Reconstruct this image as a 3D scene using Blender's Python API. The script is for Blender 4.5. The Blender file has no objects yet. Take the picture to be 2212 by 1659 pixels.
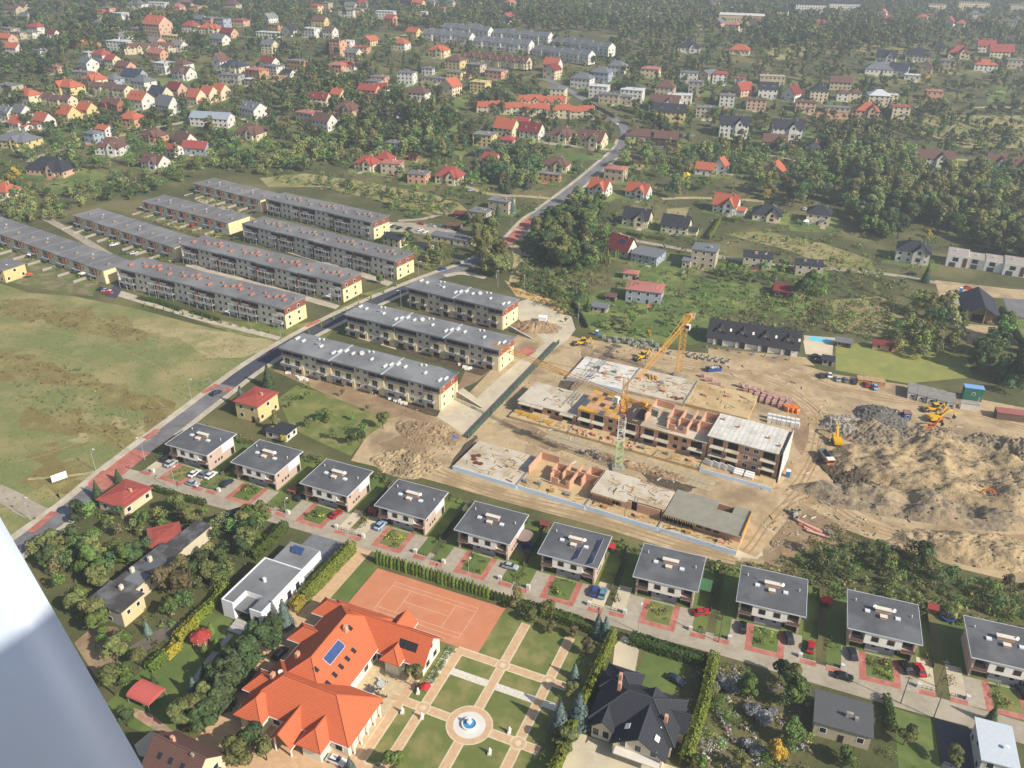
import bpy, bmesh, math, random
import numpy as np
from mathutils import Vector, Matrix, noise
from mathutils.geometry import tessellate_polygon
R = math.radians
random.seed(7)
HAZE = 0.00031          # air density, set near the end of the script
RNG = np.random.default_rng(7)
sc = bpy.context.scene
col = sc.collection

# ------------------------------------------------------------------ camera
F, CZ, PIT, ROLL = 1825.0, 150.9, R(28.58), R(1.02)     # focal length in survey units, height above the site, pitch, roll
cp, sp, cr, sr = math.cos(PIT), math.sin(PIT), math.cos(ROLL), math.sin(ROLL)
FW = Vector((0, cp, -sp)); UP = Vector((0, sp, cp)); RT = Vector((1, 0, 0))
cam_d = bpy.data.cameras.new('camera'); cam = bpy.data.objects.new('camera', cam_d); col.objects.link(cam)
CX_ = RT * cr + UP * sr; CY_ = UP * cr - RT * sr
m = Matrix((CX_, CY_, -FW)).transposed().to_4x4(); m.translation = (0, 0, CZ)
cam.matrix_world = m
cam_d.sensor_width = 36; cam_d.lens = F / 2212 * 36; cam_d.clip_start = .1; cam_d.clip_end = 20000
sc.camera = cam

# ------------------------------------------------------------------ sky and sun
SUN_EL, SUN_AZ = R(35), R(-35)          # azimuth measured from +x towards +y: from the right, a little behind the camera
world = bpy.data.worlds.new('World'); sc.world = world; world.use_nodes = True
nt = world.node_tree; bg = nt.nodes['Background']
sky = nt.nodes.new('ShaderNodeTexSky'); sky.sky_type = 'NISHITA'; sky.sun_disc = False
sky.sun_elevation = SUN_EL; sky.sun_rotation = math.pi / 2 - SUN_AZ
sky.air_density = 1.0; sky.dust_density = 2.0; sky.altitude = 300
nt.links.new(sky.outputs[0], bg.inputs[0]); bg.inputs[1].default_value = 0.097
sun_d = bpy.data.lights.new('sun', 'SUN'); sun_d.energy = 4.7; sun_d.angle = R(.5); sun_d.color = (1, .93, .82)
sun = bpy.data.objects.new('sun', sun_d); col.objects.link(sun)
SV = Vector((math.cos(SUN_EL) * math.cos(SUN_AZ), math.cos(SUN_EL) * math.sin(SUN_AZ), math.sin(SUN_EL)))
sun.rotation_euler = SV.to_track_quat('Z', 'Y').to_euler()
sc.view_settings.view_transform = 'Standard'; sc.view_settings.look = 'None'
sc.view_settings.exposure = 0.5; sc.view_settings.gamma = 1
sc.cycles.max_bounces = 5; sc.cycles.diffuse_bounces = 2; sc.cycles.transparent_max_bounces = 8
sc.cycles.volume_bounces = 0

# ------------------------------------------------------------------ terrain and survey
def smooth(t):
    t = min(1, max(0, t)); return t * t * (3 - 2 * t)
def T(x, y):
    return 50 * smooth((y - 430) / 570)
def gp(u, v, h=0.0):
    """ground (plus h) point surveyed at a position of the photograph"""
    a, b = u - 1106, v - 829.5
    x = cr * a + sr * b; y = -sr * a + cr * b
    d = FW + RT * (x / F) - UP * (y / F)
    t = (CZ - h) / -d.z if d.z < -1e-4 else 6000
    if d.y * t > 420:
        lo, hi = 300.0, min(t, 9000)
        for _ in range(40):
            md = (lo + hi) / 2
            if CZ + d.z * md > T(d.x * md, d.y * md) + h: lo = md
            else: hi = md
        t = hi
    return Vector((d.x * t, d.y * t, CZ + d.z * t - h))
def px(p):
    """where a world point stands in the photograph"""
    d = p - Vector((0, 0, CZ)); z = d.dot(FW)
    return (1106 + F * d.dot(CX_) / z, 829.5 - F * d.dot(CY_) / z)
OFF = {1: (0, 0), 2: (737.3, 0), 3: (1474.7, 0), 4: (0, 379.5), 5: (737.3, 379.5), 6: (1474.7, 379.5),
       11: (0, 794.3), 12: (737.3, 794.3), 13: (1474.7, 794.3), 14: (0, 1209), 15: (737.3, 1209), 16: (1474.7, 1209)}
def q(i, x, y):
    return (OFF[i][0] + x / 3, OFF[i][1] + y / 3)
def g(i, x, y, h=0.0):
    if i == 0: return gp(x, y, h)
    return gp(*q(i, x, y), h)

# ------------------------------------------------------------------ materials
MATS = {}
def lin(c):
    return tuple(((x / 12.92) if x <= .04045 else ((x + .055) / 1.055) ** 2.4) for x in c)
def hexc(s):
    return lin(tuple(int(s[i:i + 2], 16) / 255 for i in (0, 2, 4)))
def mat(name, c, rough=.8, c2=None, scale=1.0, bump=0.0, bscale=None, spec=.3, c3=None, scale3=.08, rnd=0.0, metal=0.0, trans=0.0, stretch=None, contrast=.25, obj=False):
    """procedural surface: base colour with a second tone mixed in by noise, optional large patches, bump and per-object variation"""
    if name in MATS: return MATS[name]
    mt = bpy.data.materials.new(name); mt.use_nodes = True; n = mt.node_tree; L = n.links.new
    bs = n.nodes['Principled BSDF']; bs.inputs['Roughness'].default_value = rough
    bs.inputs['Specular IOR Level'].default_value = spec; bs.inputs['Metallic'].default_value = metal
    if isinstance(c, str): c = hexc(c)
    if isinstance(c2, str): c2 = hexc(c2)
    if isinstance(c3, str): c3 = hexc(c3)
    mt.diffuse_color = (*c, 1)
    if obj:
        tc = n.nodes.new('ShaderNodeTexCoord'); vec = tc.outputs['Object']
    else:
        ge = n.nodes.new('ShaderNodeNewGeometry'); vec = ge.outputs['Position']
    if stretch:
        mp = n.nodes.new('ShaderNodeMapping'); mp.inputs['Scale'].default_value = stretch[:3]
        if len(stretch) > 3: mp.inputs['Rotation'].default_value = (0, 0, stretch[3])
        L(vec, mp.inputs[0]); vec = mp.outputs[0]
    def nz(s, det=4, rgh=.6):
        t = n.nodes.new('ShaderNodeTexNoise'); t.inputs['Scale'].default_value = s; t.inputs['Detail'].default_value = det
        t.inputs['Roughness'].default_value = rgh; L(vec, t.inputs['Vector']); return t.outputs['Fac']
    def ramp(src, lo, hi):
        r = n.nodes.new('ShaderNodeMapRange'); r.inputs['From Min'].default_value = lo; r.inputs['From Max'].default_value = hi
        L(src, r.inputs['Value']); return r.outputs['Result']
    def mix(f, a, b):
        x = n.nodes.new('ShaderNodeMix'); x.data_type = 'RGBA'; L(f, x.inputs[0])
        for s, k in ((a, 6), (b, 7)):
            if isinstance(s, tuple): x.inputs[k].default_value = (*s, 1)
            else: L(s, x.inputs[k])
        return x.outputs[2]
    cur = c
    if c2: cur = mix(ramp(nz(scale), .5 - contrast / 2, .5 + contrast / 2), c, c2)
    if c3: cur = mix(ramp(nz(scale3, 3), .46, .64), cur, c3)
    if rnd:
        oi = n.nodes.new('ShaderNodeObjectInfo'); hs = n.nodes.new('ShaderNodeHueSaturation')
        r1 = n.nodes.new('ShaderNodeMapRange'); r1.inputs['To Min'].default_value = .5 - rnd * .12; r1.inputs['To Max'].default_value = .5 + rnd * .12
        L(oi.outputs['Random'], r1.inputs['Value']); L(r1.outputs['Result'], hs.inputs['Hue'])
        mu = n.nodes.new('ShaderNodeMath'); mu.operation = 'MULTIPLY'; mu.inputs[1].default_value = 7.31
        fr = n.nodes.new('ShaderNodeMath'); fr.operation = 'FRACT'; L(oi.outputs['Random'], mu.inputs[0]); L(mu.outputs[0], fr.inputs[0])
        r2 = n.nodes.new('ShaderNodeMapRange'); r2.inputs['To Min'].default_value = 1 - rnd * .7; r2.inputs['To Max'].default_value = 1 + rnd * .7
        L(fr.outputs[0], r2.inputs['Value']); L(r2.outputs['Result'], hs.inputs['Value'])
        if isinstance(cur, tuple): hs.inputs['Color'].default_value = (*cur, 1)
        else: L(cur, hs.inputs['Color'])
        cur = hs.outputs[0]
    if isinstance(cur, tuple): bs.inputs['Base Color'].default_value = (*cur, 1)
    else: L(cur, bs.inputs['Base Color'])
    if bump:
        bp = n.nodes.new('ShaderNodeBump'); bp.inputs['Strength'].default_value = .8; bp.inputs['Distance'].default_value = bump
        L(nz(bscale or scale * 3), bp.inputs['Height']); L(bp.outputs[0], bs.inputs['Normal'])
    if trans:
        tr = n.nodes.new('ShaderNodeBsdfTranslucent'); ms = n.nodes.new('ShaderNodeMixShader'); ms.inputs[0].default_value = trans
        if isinstance(cur, tuple): tr.inputs[0].default_value = (*cur, 1)
        else: L(cur, tr.inputs[0])
        L(bs.outputs[0], ms.inputs[1]); L(tr.outputs[0], ms.inputs[2]); L(ms.outputs[0], n.nodes['Material Output'].inputs['Surface'])
    MATS[name] = mt
    return mt
def paint(hx, rough=.75, v=.06):
    """plain wall or roof colour with slight weathering"""
    k = 'paint_' + hx + str(rough)
    if k in MATS: return MATS[k]
    c = hexc(hx); d = tuple(x * (1 - v * 2.2) for x in c)
    return mat(k, c, rough, d, .45, contrast=.5)
def tiles(hx):
    """roof covering: courses as fine relief, patchy tone"""
    k = 'roofcover_' + hx
    if k in MATS: return MATS[k]
    c = hexc(hx); d = tuple(x * .82 for x in c)
    mt = mat(k, c, .8, d, 1.1, contrast=.8, c3=tuple(x * .9 for x in c), scale3=.25, spec=.15)
    n = mt.node_tree; L = n.links.new; bs = n.nodes['Principled BSDF']
    ge = n.nodes.new('ShaderNodeNewGeometry'); w = n.nodes.new('ShaderNodeTexWave'); w.wave_type = 'BANDS'; w.bands_direction = 'Z'
    w.inputs['Scale'].default_value = 1.15; w.inputs['Distortion'].default_value = .6; L(ge.outputs['Position'], w.inputs['Vector'])
    bp = n.nodes.new('ShaderNodeBump'); bp.inputs['Strength'].default_value = .9; bp.inputs['Distance'].default_value = .1
    L(w.outputs['Fac'], bp.inputs['Height']); L(bp.outputs[0], bs.inputs['Normal'])
    return mt
GLASS = mat('window_glass', (.02, .025, .03), .12, spec=.6)
WHITE = paint('e6e4dc'); GREYT = paint('8d9094'); CONC = mat('concrete', 'a39d90', .9, '8a8478', .7, .02); DARKW = paint('3b2e28')
BRICK = mat('clay_brick', 'c79c80', .9, 'b88c71', 2.2, .02); METAL = mat('galvanised', '9aa0a4', .45, metal=.6)
FELT = mat('roof_felt', '757474', .9, '696869', .35, .01, c3='807f7e', scale3=.06, contrast=.5)
FELTN = mat('roof_felt_new', '777879', .85, '6a6b6d', .35, .01, c3='868788', scale3=.07, contrast=.5)
WOOD = mat('formwork_timber', 'b98f55', .85, '9c7440', 1.2)

# ------------------------------------------------------------------ mesh helpers
MESH = {}
def mk(name, verts, faces, mats, idx=None, smooth_=False):
    me = bpy.data.meshes.new(name); me.from_pydata([tuple(v) for v in verts], [], faces)
    for k in (mats if isinstance(mats, (list, tuple)) else [mats]): me.materials.append(k)
    if idx is not None: me.polygons.foreach_set('material_index', np.asarray(idx, dtype=np.int32))
    if smooth_: me.polygons.foreach_set('use_smooth', np.ones(len(me.polygons), dtype=bool))
    me.update(); return me
def add(name, me, parent=None, loc=(0, 0, 0), rz=0.0, scl=None):
    o = bpy.data.objects.new(name, me); col.objects.link(o)
    if parent is not None: o.parent = parent
    o.location = loc
    if rz: o.rotation_euler = (0, 0, rz)
    if scl: o.scale = scl
    return o
def tag(o, label=None, cat=None, group=None, kind=None):
    if label: o['label'] = label
    if cat: o['category'] = cat
    if group: o['group'] = group
    if kind: o['kind'] = kind
    return o
def thing(name, label, cat, loc, rz=0.0, group=None):
    return tag(add(name, None, None, loc, rz), label, cat, group)
CUBEV = [(x, y, z) for z in (-.5, .5) for y in (-.5, .5) for x in (-.5, .5)]
CUBEF = [(0, 2, 3, 1), (4, 5, 7, 6), (0, 1, 5, 4), (2, 6, 7, 3), (0, 4, 6, 2), (1, 3, 7, 5)]
def cube(mt):
    k = 'cube_' + mt.name
    if k not in MESH: MESH[k] = mk('block', CUBEV, CUBEF, mt)
    return MESH[k]
def box(name, mt, parent, c, s, rz=0.0, rot=None):
    """a block by centre and size, sharing one mesh for each material"""
    o = add(name, cube(mt), parent, c, rz, s)
    if rot: o.rotation_euler = rot
    return o
def bxb(name, mt, parent, lo, hi):
    return box(name, mt, parent, [(a + b) / 2 for a, b in zip(lo, hi)], [abs(b - a) for a, b in zip(lo, hi)])
def cylm(mt, n=10, top=1.0):
    k = f'cyl_{mt.name}_{n}_{top}'
    if k not in MESH:
        v = [(math.cos(6.2832 * i / n) * .5 * (1 if z < 0 else top), math.sin(6.2832 * i / n) * .5 * (1 if z < 0 else top), z) for z in (-.5, .5) for i in range(n)]
        f = [(i, (i + 1) % n, n + (i + 1) % n, n + i) for i in range(n)] + [tuple(range(n))[::-1], tuple(range(n, 2 * n))]
        MESH[k] = mk('round', v, f, mt)
    return MESH[k]
def cyl(name, mt, parent, c, d, h, n=10, top=1.0):
    return add(name, cylm(mt, n, top), parent, c, 0, (d, d, h))
class MB:
    """collects boxes, prisms and bars into one mesh"""
    def __init__(s): s.v = []; s.f = []; s.i = []
    def poly(s, vs, fs, mi=0):
        b = len(s.v); s.v += [tuple(x) for x in vs]; s.f += [tuple(b + k for k in f) for f in fs]; s.i += [mi] * len(fs)
    def box(s, lo, hi, mi=0):
        s.poly([(hi[0] if x > 0 else lo[0], hi[1] if y > 0 else lo[1], hi[2] if z > 0 else lo[2]) for x, y, z in CUBEV], CUBEF, mi)
    def bar(s, a, b, w, mi=0, w2=None):
        a = Vector(a); b = Vector(b); d = (b - a)
        u = d.cross(Vector((0, 0, 1)));
        if u.length < 1e-4: u = Vector((1, 0, 0))
        u.normalize(); v = d.cross(u).normalized(); w2 = w2 or w
        vs = [p + u * (sx * k / 2) + v * (sy * k / 2) for p, k in ((a, w), (b, w2)) for sy in (-1, 1) for sx in (-1, 1)]
        s.poly(vs, CUBEF, mi)
    def prism(s, pts, z0, z1, mi=0):
        n = len(pts)
        s.poly([(x, y, z0) for x, y in pts] + [(x, y, z1) for x, y in pts],
               [(i, (i + 1) % n, n + (i + 1) % n, n + i) for i in range(n)] + [tuple(range(n))[::-1], tuple(range(n, 2 * n))], mi)
    def mesh(s, name, mats, sm=False): return mk(name, s.v, s.f, mats, s.i, sm)
    def build(s, name, mats, parent=None, loc=(0, 0, 0), rz=0.0, sm=False): return add(name, s.mesh(name, mats, sm), parent, loc, rz)
def copy_tree(o, parent=None):
    c = o.copy(); col.objects.link(c); c.parent = parent
    for ch in list(o.children): copy_tree(ch, c)
    return c
def ccw(pts):
    a = sum(p[0] * q_[1] - q_[0] * p[1] for p, q_ in zip(pts, pts[1:] + pts[:1]))
    return pts if a > 0 else pts[::-1]
SHEETS = [0]
def sheet(name, pts, mt, dz, step=None, label=None, cat=None, kind='structure', parent=None):
    """a flat sheet laid dz above the terrain, subdivided where the terrain rises"""
    pts = [(p[0], p[1]) for p in pts]; pts = ccw(pts); SHEETS[0] += 1; dz += (SHEETS[0] * 7 % 20) * .0002
    bm = bmesh.new(); vs = [bm.verts.new((x, y, 0)) for x, y in pts]
    for a, b, c in tessellate_polygon([[Vector((x, y, 0)) for x, y in pts]]):
        k = (pts[b][0] - pts[a][0]) * (pts[c][1] - pts[a][1]) - (pts[c][0] - pts[a][0]) * (pts[b][1] - pts[a][1])
        if abs(k) > 1e-6: bm.faces.new((vs[a], vs[b], vs[c]) if k > 0 else (vs[a], vs[c], vs[b]))
    far = max(p[1] for p in pts) > 425
    if far or step:
        st = step or 13
        for _ in range(7):
            e = [k for k in bm.edges if k.calc_length() > st]
            if not e: break
            bmesh.ops.subdivide_edges(bm, edges=e, cuts=1)
            bmesh.ops.triangulate(bm, faces=[x for x in bm.faces if len(x.verts) > 3])
        for v in bm.verts: v.co.z = T(v.co.x, v.co.y)
    for v in bm.verts: v.co.z += dz + (.16 * smooth((v.co.y - 400) / 60) if far else 0)
    me = bpy.data.meshes.new(name); bm.to_mesh(me); bm.free(); me.materials.append(mt)
    return tag(add(name, me, parent), label, cat, None, kind)
def ribbon(name, pts, width, mt, dz, **k):
    """a path of constant width along ground points"""
    P = [Vector((p[0], p[1])) for p in pts]; l, r = [], []
    for i, p in enumerate(P):
        d = (P[min(i + 1, len(P) - 1)] - P[max(i - 1, 0)]).normalized(); nn = Vector((-d.y, d.x)) * width / 2
        l.append(p + nn); r.append(p - nn)
    return sheet(name, l + r[::-1], mt, dz, **k)
def spline(pts, n=8):
    """Catmull-Rom through ground points"""
    P = [Vector((p[0], p[1])) for p in pts]; P = [P[0] * 2 - P[1]] + P + [P[-1] * 2 - P[-2]]; out = []
    for i in range(1, len(P) - 2):
        for k in range(n):
            t = k / n
            out.append(.5 * ((2 * P[i]) + (P[i + 1] - P[i - 1]) * t + (2 * P[i - 1] - 5 * P[i] + 4 * P[i + 1] - P[i + 2]) * t * t + (3 * P[i] - P[i - 1] - 3 * P[i + 1] + P[i + 2]) * t ** 3))
    return out + [P[-2]]
FOOT = []       # building footprints (world polygons): no tree grows there
def frame(x, y, rz):
    c, s = math.cos(rz), math.sin(rz)
    return lambda a, b: (x + c * a - s * b, y + s * a + c * b)
# ------------------------------------------------------------------ ground, roads, site
M_GROUND = mat('rough_grass', '595a36', .95, '434829', .12, .3, .6, c3='706a45', scale3=.03, contrast=.5)
M_MEADOW = mat('meadow_grass', '7f8450', .95, '6b7041', .45, .35, 1.2, c3='978b5e', scale3=.045, contrast=.7)
M_LAWN = mat('lawn', '52642f', .95, '5d6e38', .6, .05, 3, c3='68743c', scale3=.12, contrast=.5)
M_LAWND = mat('dry_lawn', '6e7440', .95, '5f6b34', .35, .05, 3, c3='86804f', scale3=.15, contrast=.5)
M_ASPH = mat('asphalt', '747273', .9, '676566', .5, .01, 6, c3='7f7d7d', scale3=.1)
M_ASPHN = mat('fresh_asphalt', '4a4d55', .85, '42454c', .5, .01, 6)
M_SLAB = mat('pale_pavers', 'b5aa95', .9, 'a79c88', .9, .01, 5, c3='beb5a2', scale3=.2)
M_RED = mat('red_pavers', 'ae6a5c', .9, '9e5e52', .9, .01, 6, c3='b87a6a', scale3=.3)
M_PAVE = mat('street_pavers', 'a29885', .9, '958b79', .5, .01, 4, c3='aba08c', scale3=.15)
M_CONC = mat('yard_concrete', 'c2b69e', .9, 'b0a48d', .4, .02, 3, c3='cabd9f', scale3=.1)
M_SAND = mat('site_sand', 'c2ac86', .95, '9f8a69', .35, .22, .9, c3='8d7a5f', scale3=.07, contrast=.7)
M_DIRT = mat('brown_earth', '927b5f', .95, '7d6850', .4, .2, 1, c3='a38c6b', scale3=.1, contrast=.5)
M_DIRTD = mat('dark_wet_earth', '5d5140', .9, '4a4134', .4, .15, 1)
M_CLAY = mat('clay_court', 'c38362', .95, 'ba7857', .3, .01, 6, c3='c17d58', scale3=.15)
M_GARD = mat('garden_pavers', 'c9a884', .9, 'bd9c78', .8, .01, 5)
M_EDGE = mat('pale_edging', 'd2c3a6', .9, 'c6b697', .8)
M_TRACK = mat('sand_track', 'b0a07c', .95, '9c9068', .3, .05, 2, c3='8d8a5c', scale3=.2)

M_HAUL = mat('packed_sand', 'bda684', .95, 'a9926f', .35, .08, 2, c3='97815f', scale3=.1); M_HAULD = mat('rutted_sand', '9c8564', .95, '8d7757', .6, .04, 2)
def ground_mesh():
    xs = np.concatenate([np.arange(-4000, -700, 300), np.arange(-700, 701, 25), np.arange(1000, 4001, 300)])
    ys = np.concatenate([np.arange(-300, 400, 50), np.arange(400, 1031, 12.6), np.arange(1050, 1500, 90), np.arange(1600, 9001, 600)])
    v = [(x, y, T(x, y)) for y in ys for x in xs]; nx = len(xs)
    f = [(j * nx + i, j * nx + i + 1, (j + 1) * nx + i + 1, (j + 1) * nx + i) for j in range(len(ys) - 1) for i in range(nx - 1)]
    return mk('ground', v, f, M_GROUND, None, True)
tag(add('ground', ground_mesh()), kind='structure')
def D(*p):      # survey polygon on the ground
    return [gp(u, v) for u, v in p]
def Z(i, *p):
    return [g(i, x, y) for x, y in p]

sheet('meadow', D((-300, 560), (0, 612), (60, 632), (160, 640), (300, 668), (420, 700), (600, 742), (610, 752), (540, 797), (400, 900), (300, 975), (200, 1045), (120, 1095), (30, 1150), (-200, 1330)), M_MEADOW, .01)
M_BROWNM = mat('dry_weeds', '857647', .95, '6c6339', .6, .35, 1.2, c3='8a8252', scale3=.1, contrast=.6)
for pts in ([(0, 640), (120, 650), (260, 690), (330, 715), (300, 735), (180, 720), (60, 690), (0, 680)],
            [(0, 760), (60, 775), (180, 800), (300, 850), (400, 905), (360, 930), (260, 880), (120, 830), (0, 810)],
            [(60, 870), (180, 900), (330, 925), (300, 960), (170, 960), (80, 930)], [(60, 960), (160, 990), (180, 1040), (120, 1080), (70, 1030)]):
    P = spline(D(*pts, pts[0]), 4)[:-1]
    sheet('weed_patch', [p + Vector((random.uniform(-4, 4), random.uniform(-4, 4))) for p in P], M_BROWNM, .018)
for pts in ([(290, 700), (360, 705), (470, 715), (590, 742), (560, 765), (480, 775), (430, 765), (400, 740), (330, 722)],
            [(255, 903), (300, 925), (330, 945), (312, 950), (275, 930), (245, 908)], [(160, 945), (190, 940), (195, 950), (165, 955)]):
    P = spline(D(*pts, pts[0]), 4)[:-1]
    sheet('bare_patch', [p + Vector((random.uniform(-2, 2), random.uniform(-2, 2))) for p in P], mat('bare_soil', 'ad9f78', .95, '968b60', .4, .1, 2, c3='878353', scale3=.12, contrast=.6), .024)
ribbon('footpath', spline(D((60, 1035), (130, 1030), (190, 1022), (205, 1018))), 1.2, M_TRACK, .028)
ribbon('footpath', spline(D((-60, 1040), (20, 1075), (60, 1100), (90, 1112)), 6), 6, M_PAVE, .03)

for pts in ([(0, 700), (150, 722), (300, 770), (430, 850)], [(0, 745), (120, 765), (260, 815), (380, 895)], [(60, 655), (220, 690), (380, 735), (520, 790)], [(0, 850), (110, 880), (220, 930), (280, 975)], [(20, 1000), (90, 985), (160, 960), (240, 930)]):
    ribbon('field_track', spline(D(*pts), 6), .6, mat('worn_grass', '93895a', .95, '837b4c', .4, .1, 2), .03)
# main street: carriageway, pavements with kerbs, red driveway crossings
MAIN = [(-60, 1255), (50, 1174), (160, 1094), (250, 1018), (333, 954), (400, 903), (467, 852), (548, 792), (640, 735), (740, 683), (850, 634), (935, 600), (1000, 577), (1060, 548), (1107, 515), (1140, 480), (1177, 453), (1257, 393), (1304, 353), (1334, 326), (1349, 298), (1347, 276), (1328, 260), (1290, 234), (1240, 202), (1200, 180), (1170, 168)]
main_c = spline(D(*MAIN), 6)
ribbon('main_street', main_c, 6.6, M_ASPH, .02, kind='structure')
def offset(pts, d):
    o = []
    for i, p in enumerate(pts):
        t = (pts[min(i + 1, len(pts) - 1)] - pts[max(i - 1, 0)]).normalized(); o.append(p + Vector((-t.y, t.x)) * d)
    return o
def walk(name, c, w, mt=M_SLAB, h=.12):
    """raised pavement with kerb faces along a line"""
    l, r = offset(c, w / 2), offset(c, -w / 2); mb = MB(); n = len(c)
    vs = []
    for a, b in zip(l, r):
        z = T(a.x, a.y) + h
        vs += [(a.x, a.y, z), (b.x, b.y, z), (a.x, a.y, z - h - .1), (b.x, b.y, z - h - .1)]
    fs = []
    for i in range(n - 1):
        k = i * 4; fs += [(k, k + 1, k + 5, k + 4), (k + 2, k, k + 4, k + 6), (k + 1, k + 3, k + 7, k + 5)]
    fs += [(0, 2, 3, 1), (n * 4 - 4, n * 4 - 3, n * 4 - 1, n * 4 - 2)]
    mb.poly(vs, fs); return tag(mb.build(name, mt), kind='structure')
walk('pavement', offset(main_c[:78], 4.7), 2.6)
walk('pavement', offset(main_c[:14], -4.4), 2.0)
walk('pavement', offset(main_c[26:66], -4.5), 2.2)
walk('pavement', offset(main_c[80:120], 4.6), 2.2); walk('pavement', offset(main_c[84:112], -4.6), 2.2)
for i, (u0, v0, u1, v1) in enumerate([(196, 1046, 228, 1018), (314, 948, 342, 928), (438, 850, 470, 831), (66, 1150, 118, 1106), (55, 1190, 88, 1168), (478, 846, 500, 838), (660, 706, 690, 692)]):
    a, b = gp(u0, v0), gp(u1, v1); d = Vector((b.x - a.x, b.y - a.y)).normalized(); nn = Vector((-d.y, d.x)) * 1.2
    sheet('red_crossing', [(a.x + nn.x, a.y + nn.y), (b.x + nn.x, b.y + nn.y), (b.x - nn.x, b.y - nn.y), (a.x - nn.x, a.y - nn.y)], M_RED, .13)
ribbon('raised_red_crossing', main_c[15:23], 6.8, M_RED, .028); ribbon('raised_red_crossing', main_c[82:93], 6.8, M_RED, .028)
ribbon('fresh_carriageway', main_c[38:63], 6.7, M_ASPHN, .024)
for k in range(6):      # zebra crossing
    c = main_c[87]; t = (main_c[88] - main_c[86]).normalized(); nn = Vector((-t.y, t.x)); o = c + nn * (k - 2.5) * 1.05
    sheet('zebra_stripe', [o + t * 1.5 + nn * .25, o - t * 1.5 + nn * .25, o - t * 1.5 - nn * .25, o + t * 1.5 - nn * .25], paint('d8d4cc'), .036)
# the paved street of the duplex houses
ROW = [(262, 1024), (333, 1043), (483, 1082), (600, 1114), (700, 1142), (804, 1172), (900, 1203), (1004, 1238), (1120, 1273), (1237, 1307), (1354, 1340), (1470, 1371), (1574.7, 1399), (1708, 1439), (1874.7, 1487), (2008, 1524), (2174.7, 1572), (2330, 1622)]
row_c = spline(D(*ROW), 5)
ribbon('duplex_street', row_c, 6.4, M_PAVE, .024)
# far streets
for w, mt, pts in [(4.5, M_PAVE, [(1334, 330), (1300, 322), (1200, 312), (1160, 305)]), (4.5, M_PAVE, [(1165, 210), (1120, 205), (1040, 196), (985, 205), (940, 222)]),
                   (5, M_ASPH, [(1347, 285), (1420, 300), (1500, 292)]), (4, M_PAVE, [(1553, 312), (1600, 325), (1690, 342), (1760, 360)]),
                   (4, M_PAVE, [(1370, 520), (1470, 538), (1560, 555), (1680, 572), (1900, 590), (2080, 620), (2230, 630)]),
                   (4, M_TRACK, [(1690, 438), (1600, 432), (1500, 428), (1430, 430)]), (4.5, M_PAVE, [(310, 280), (380, 268), (430, 258), (480, 262)]),
                   (5, M_PAVE, [(130, 200), (180, 198), (215, 215), (260, 235)]), (4.5, M_PAVE, [(60, 350), (110, 330), (200, 308), (310, 282)]),
                   (6, M_TRACK, [(845, 85), (880, 75), (930, 62), (1000, 50), (1130, 42)]), (6, M_PAVE, [(1510, 68), (1515, 48), (1545, 28), (1600, 12), (1680, 4)]),
                   (4, M_TRACK, [(2100, 233), (2160, 232), (2230, 236)]), (4, M_TRACK, [(1930, 342), (2010, 345), (2090, 346)]),
                   (5, M_TRACK, [(1330, 505), (1360, 515), (1372, 520)]), (5, M_TRACK, [(1110, 610), (1120, 560), (1110, 530)]),
                   (4, M_TRACK, [(1000, 400), (1060, 420), (1140, 425), (1190, 430)]), (3.5, M_PAVE, [(990, 440), (930, 470), (860, 478)]),
                   (4, M_SLAB, [(1050, 600), (1000, 590), (960, 596)]), (4.5, M_PAVE, [(95, 470), (150, 500), (200, 530), (260, 565), (290, 572)]), (4.5, M_PAVE, [(430, 432), (520, 465), (560, 480)])]:
    ribbon('side_street', spline(D(*pts), 6), w, mt, .03)
sheet('car_park', D((830, 480), (900, 482), (960, 492), (1010, 508), (1000, 520), (900, 505), (840, 500)), M_PAVE, .026)

# building site
SITE = [(758, 995), (790, 945), (842, 900), (905, 892), (960, 905), (1060, 800), (1120, 720), (1140, 695), (1250, 730), (1380, 748), (1530, 764), (1680, 772), (1800, 808), (1960, 832), (2145, 868), (2260, 890), (2330, 960), (2330, 1290), (2212, 1262), (2080, 1230), (1960, 1188), (1870, 1160), (1790, 1130), (1740, 1180), (1690, 1225), (1600, 1214), (1500, 1190), (1390, 1160), (1200, 1110), (1030, 1065), (940, 1040), (860, 1020)]
sheet('site_ground', D(*SITE), M_SAND, .015)
sheet('mixed_earth', D((842, 905), (905, 880), (880, 860), (760, 830), (640, 790), (590, 800), (700, 850), (800, 890)), M_DIRT, .018)
for w_, pts in ((9, [(1600, 1190), (1660, 1120), (1730, 1040), (1775, 960), (1765, 890), (1700, 840), (1600, 805), (1480, 785), (1360, 765), (1280, 752)]), (7, [(1690, 1100), (1760, 1075), (1830, 1110), (1920, 1150), (2050, 1178), (2240, 1170)]), (7, [(1700, 800), (1800, 840), (1930, 862), (2090, 890), (2240, 930)]), (6, [(860, 985), (960, 1030), (1100, 1072), (1300, 1125), (1480, 1180), (1590, 1205)])):
    c = spline(D(*pts), 5); ribbon('haul_road', c, w_, M_HAUL, .022)
    for o_ in (-1.6, .3):
        wv = random.uniform(0, 6); cw_ = [p + Vector((math.sin(i_ * .7 + wv), math.cos(i_ * .45 + wv))) * .7 for i_, p in enumerate(c)]; i0 = random.randrange(0, len(c) // 4)
        for e_ in (0, 1.7): ribbon('wheel_track', offset(cw_[i0:], o_ + e_), .5, M_HAULD, .03)
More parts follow.
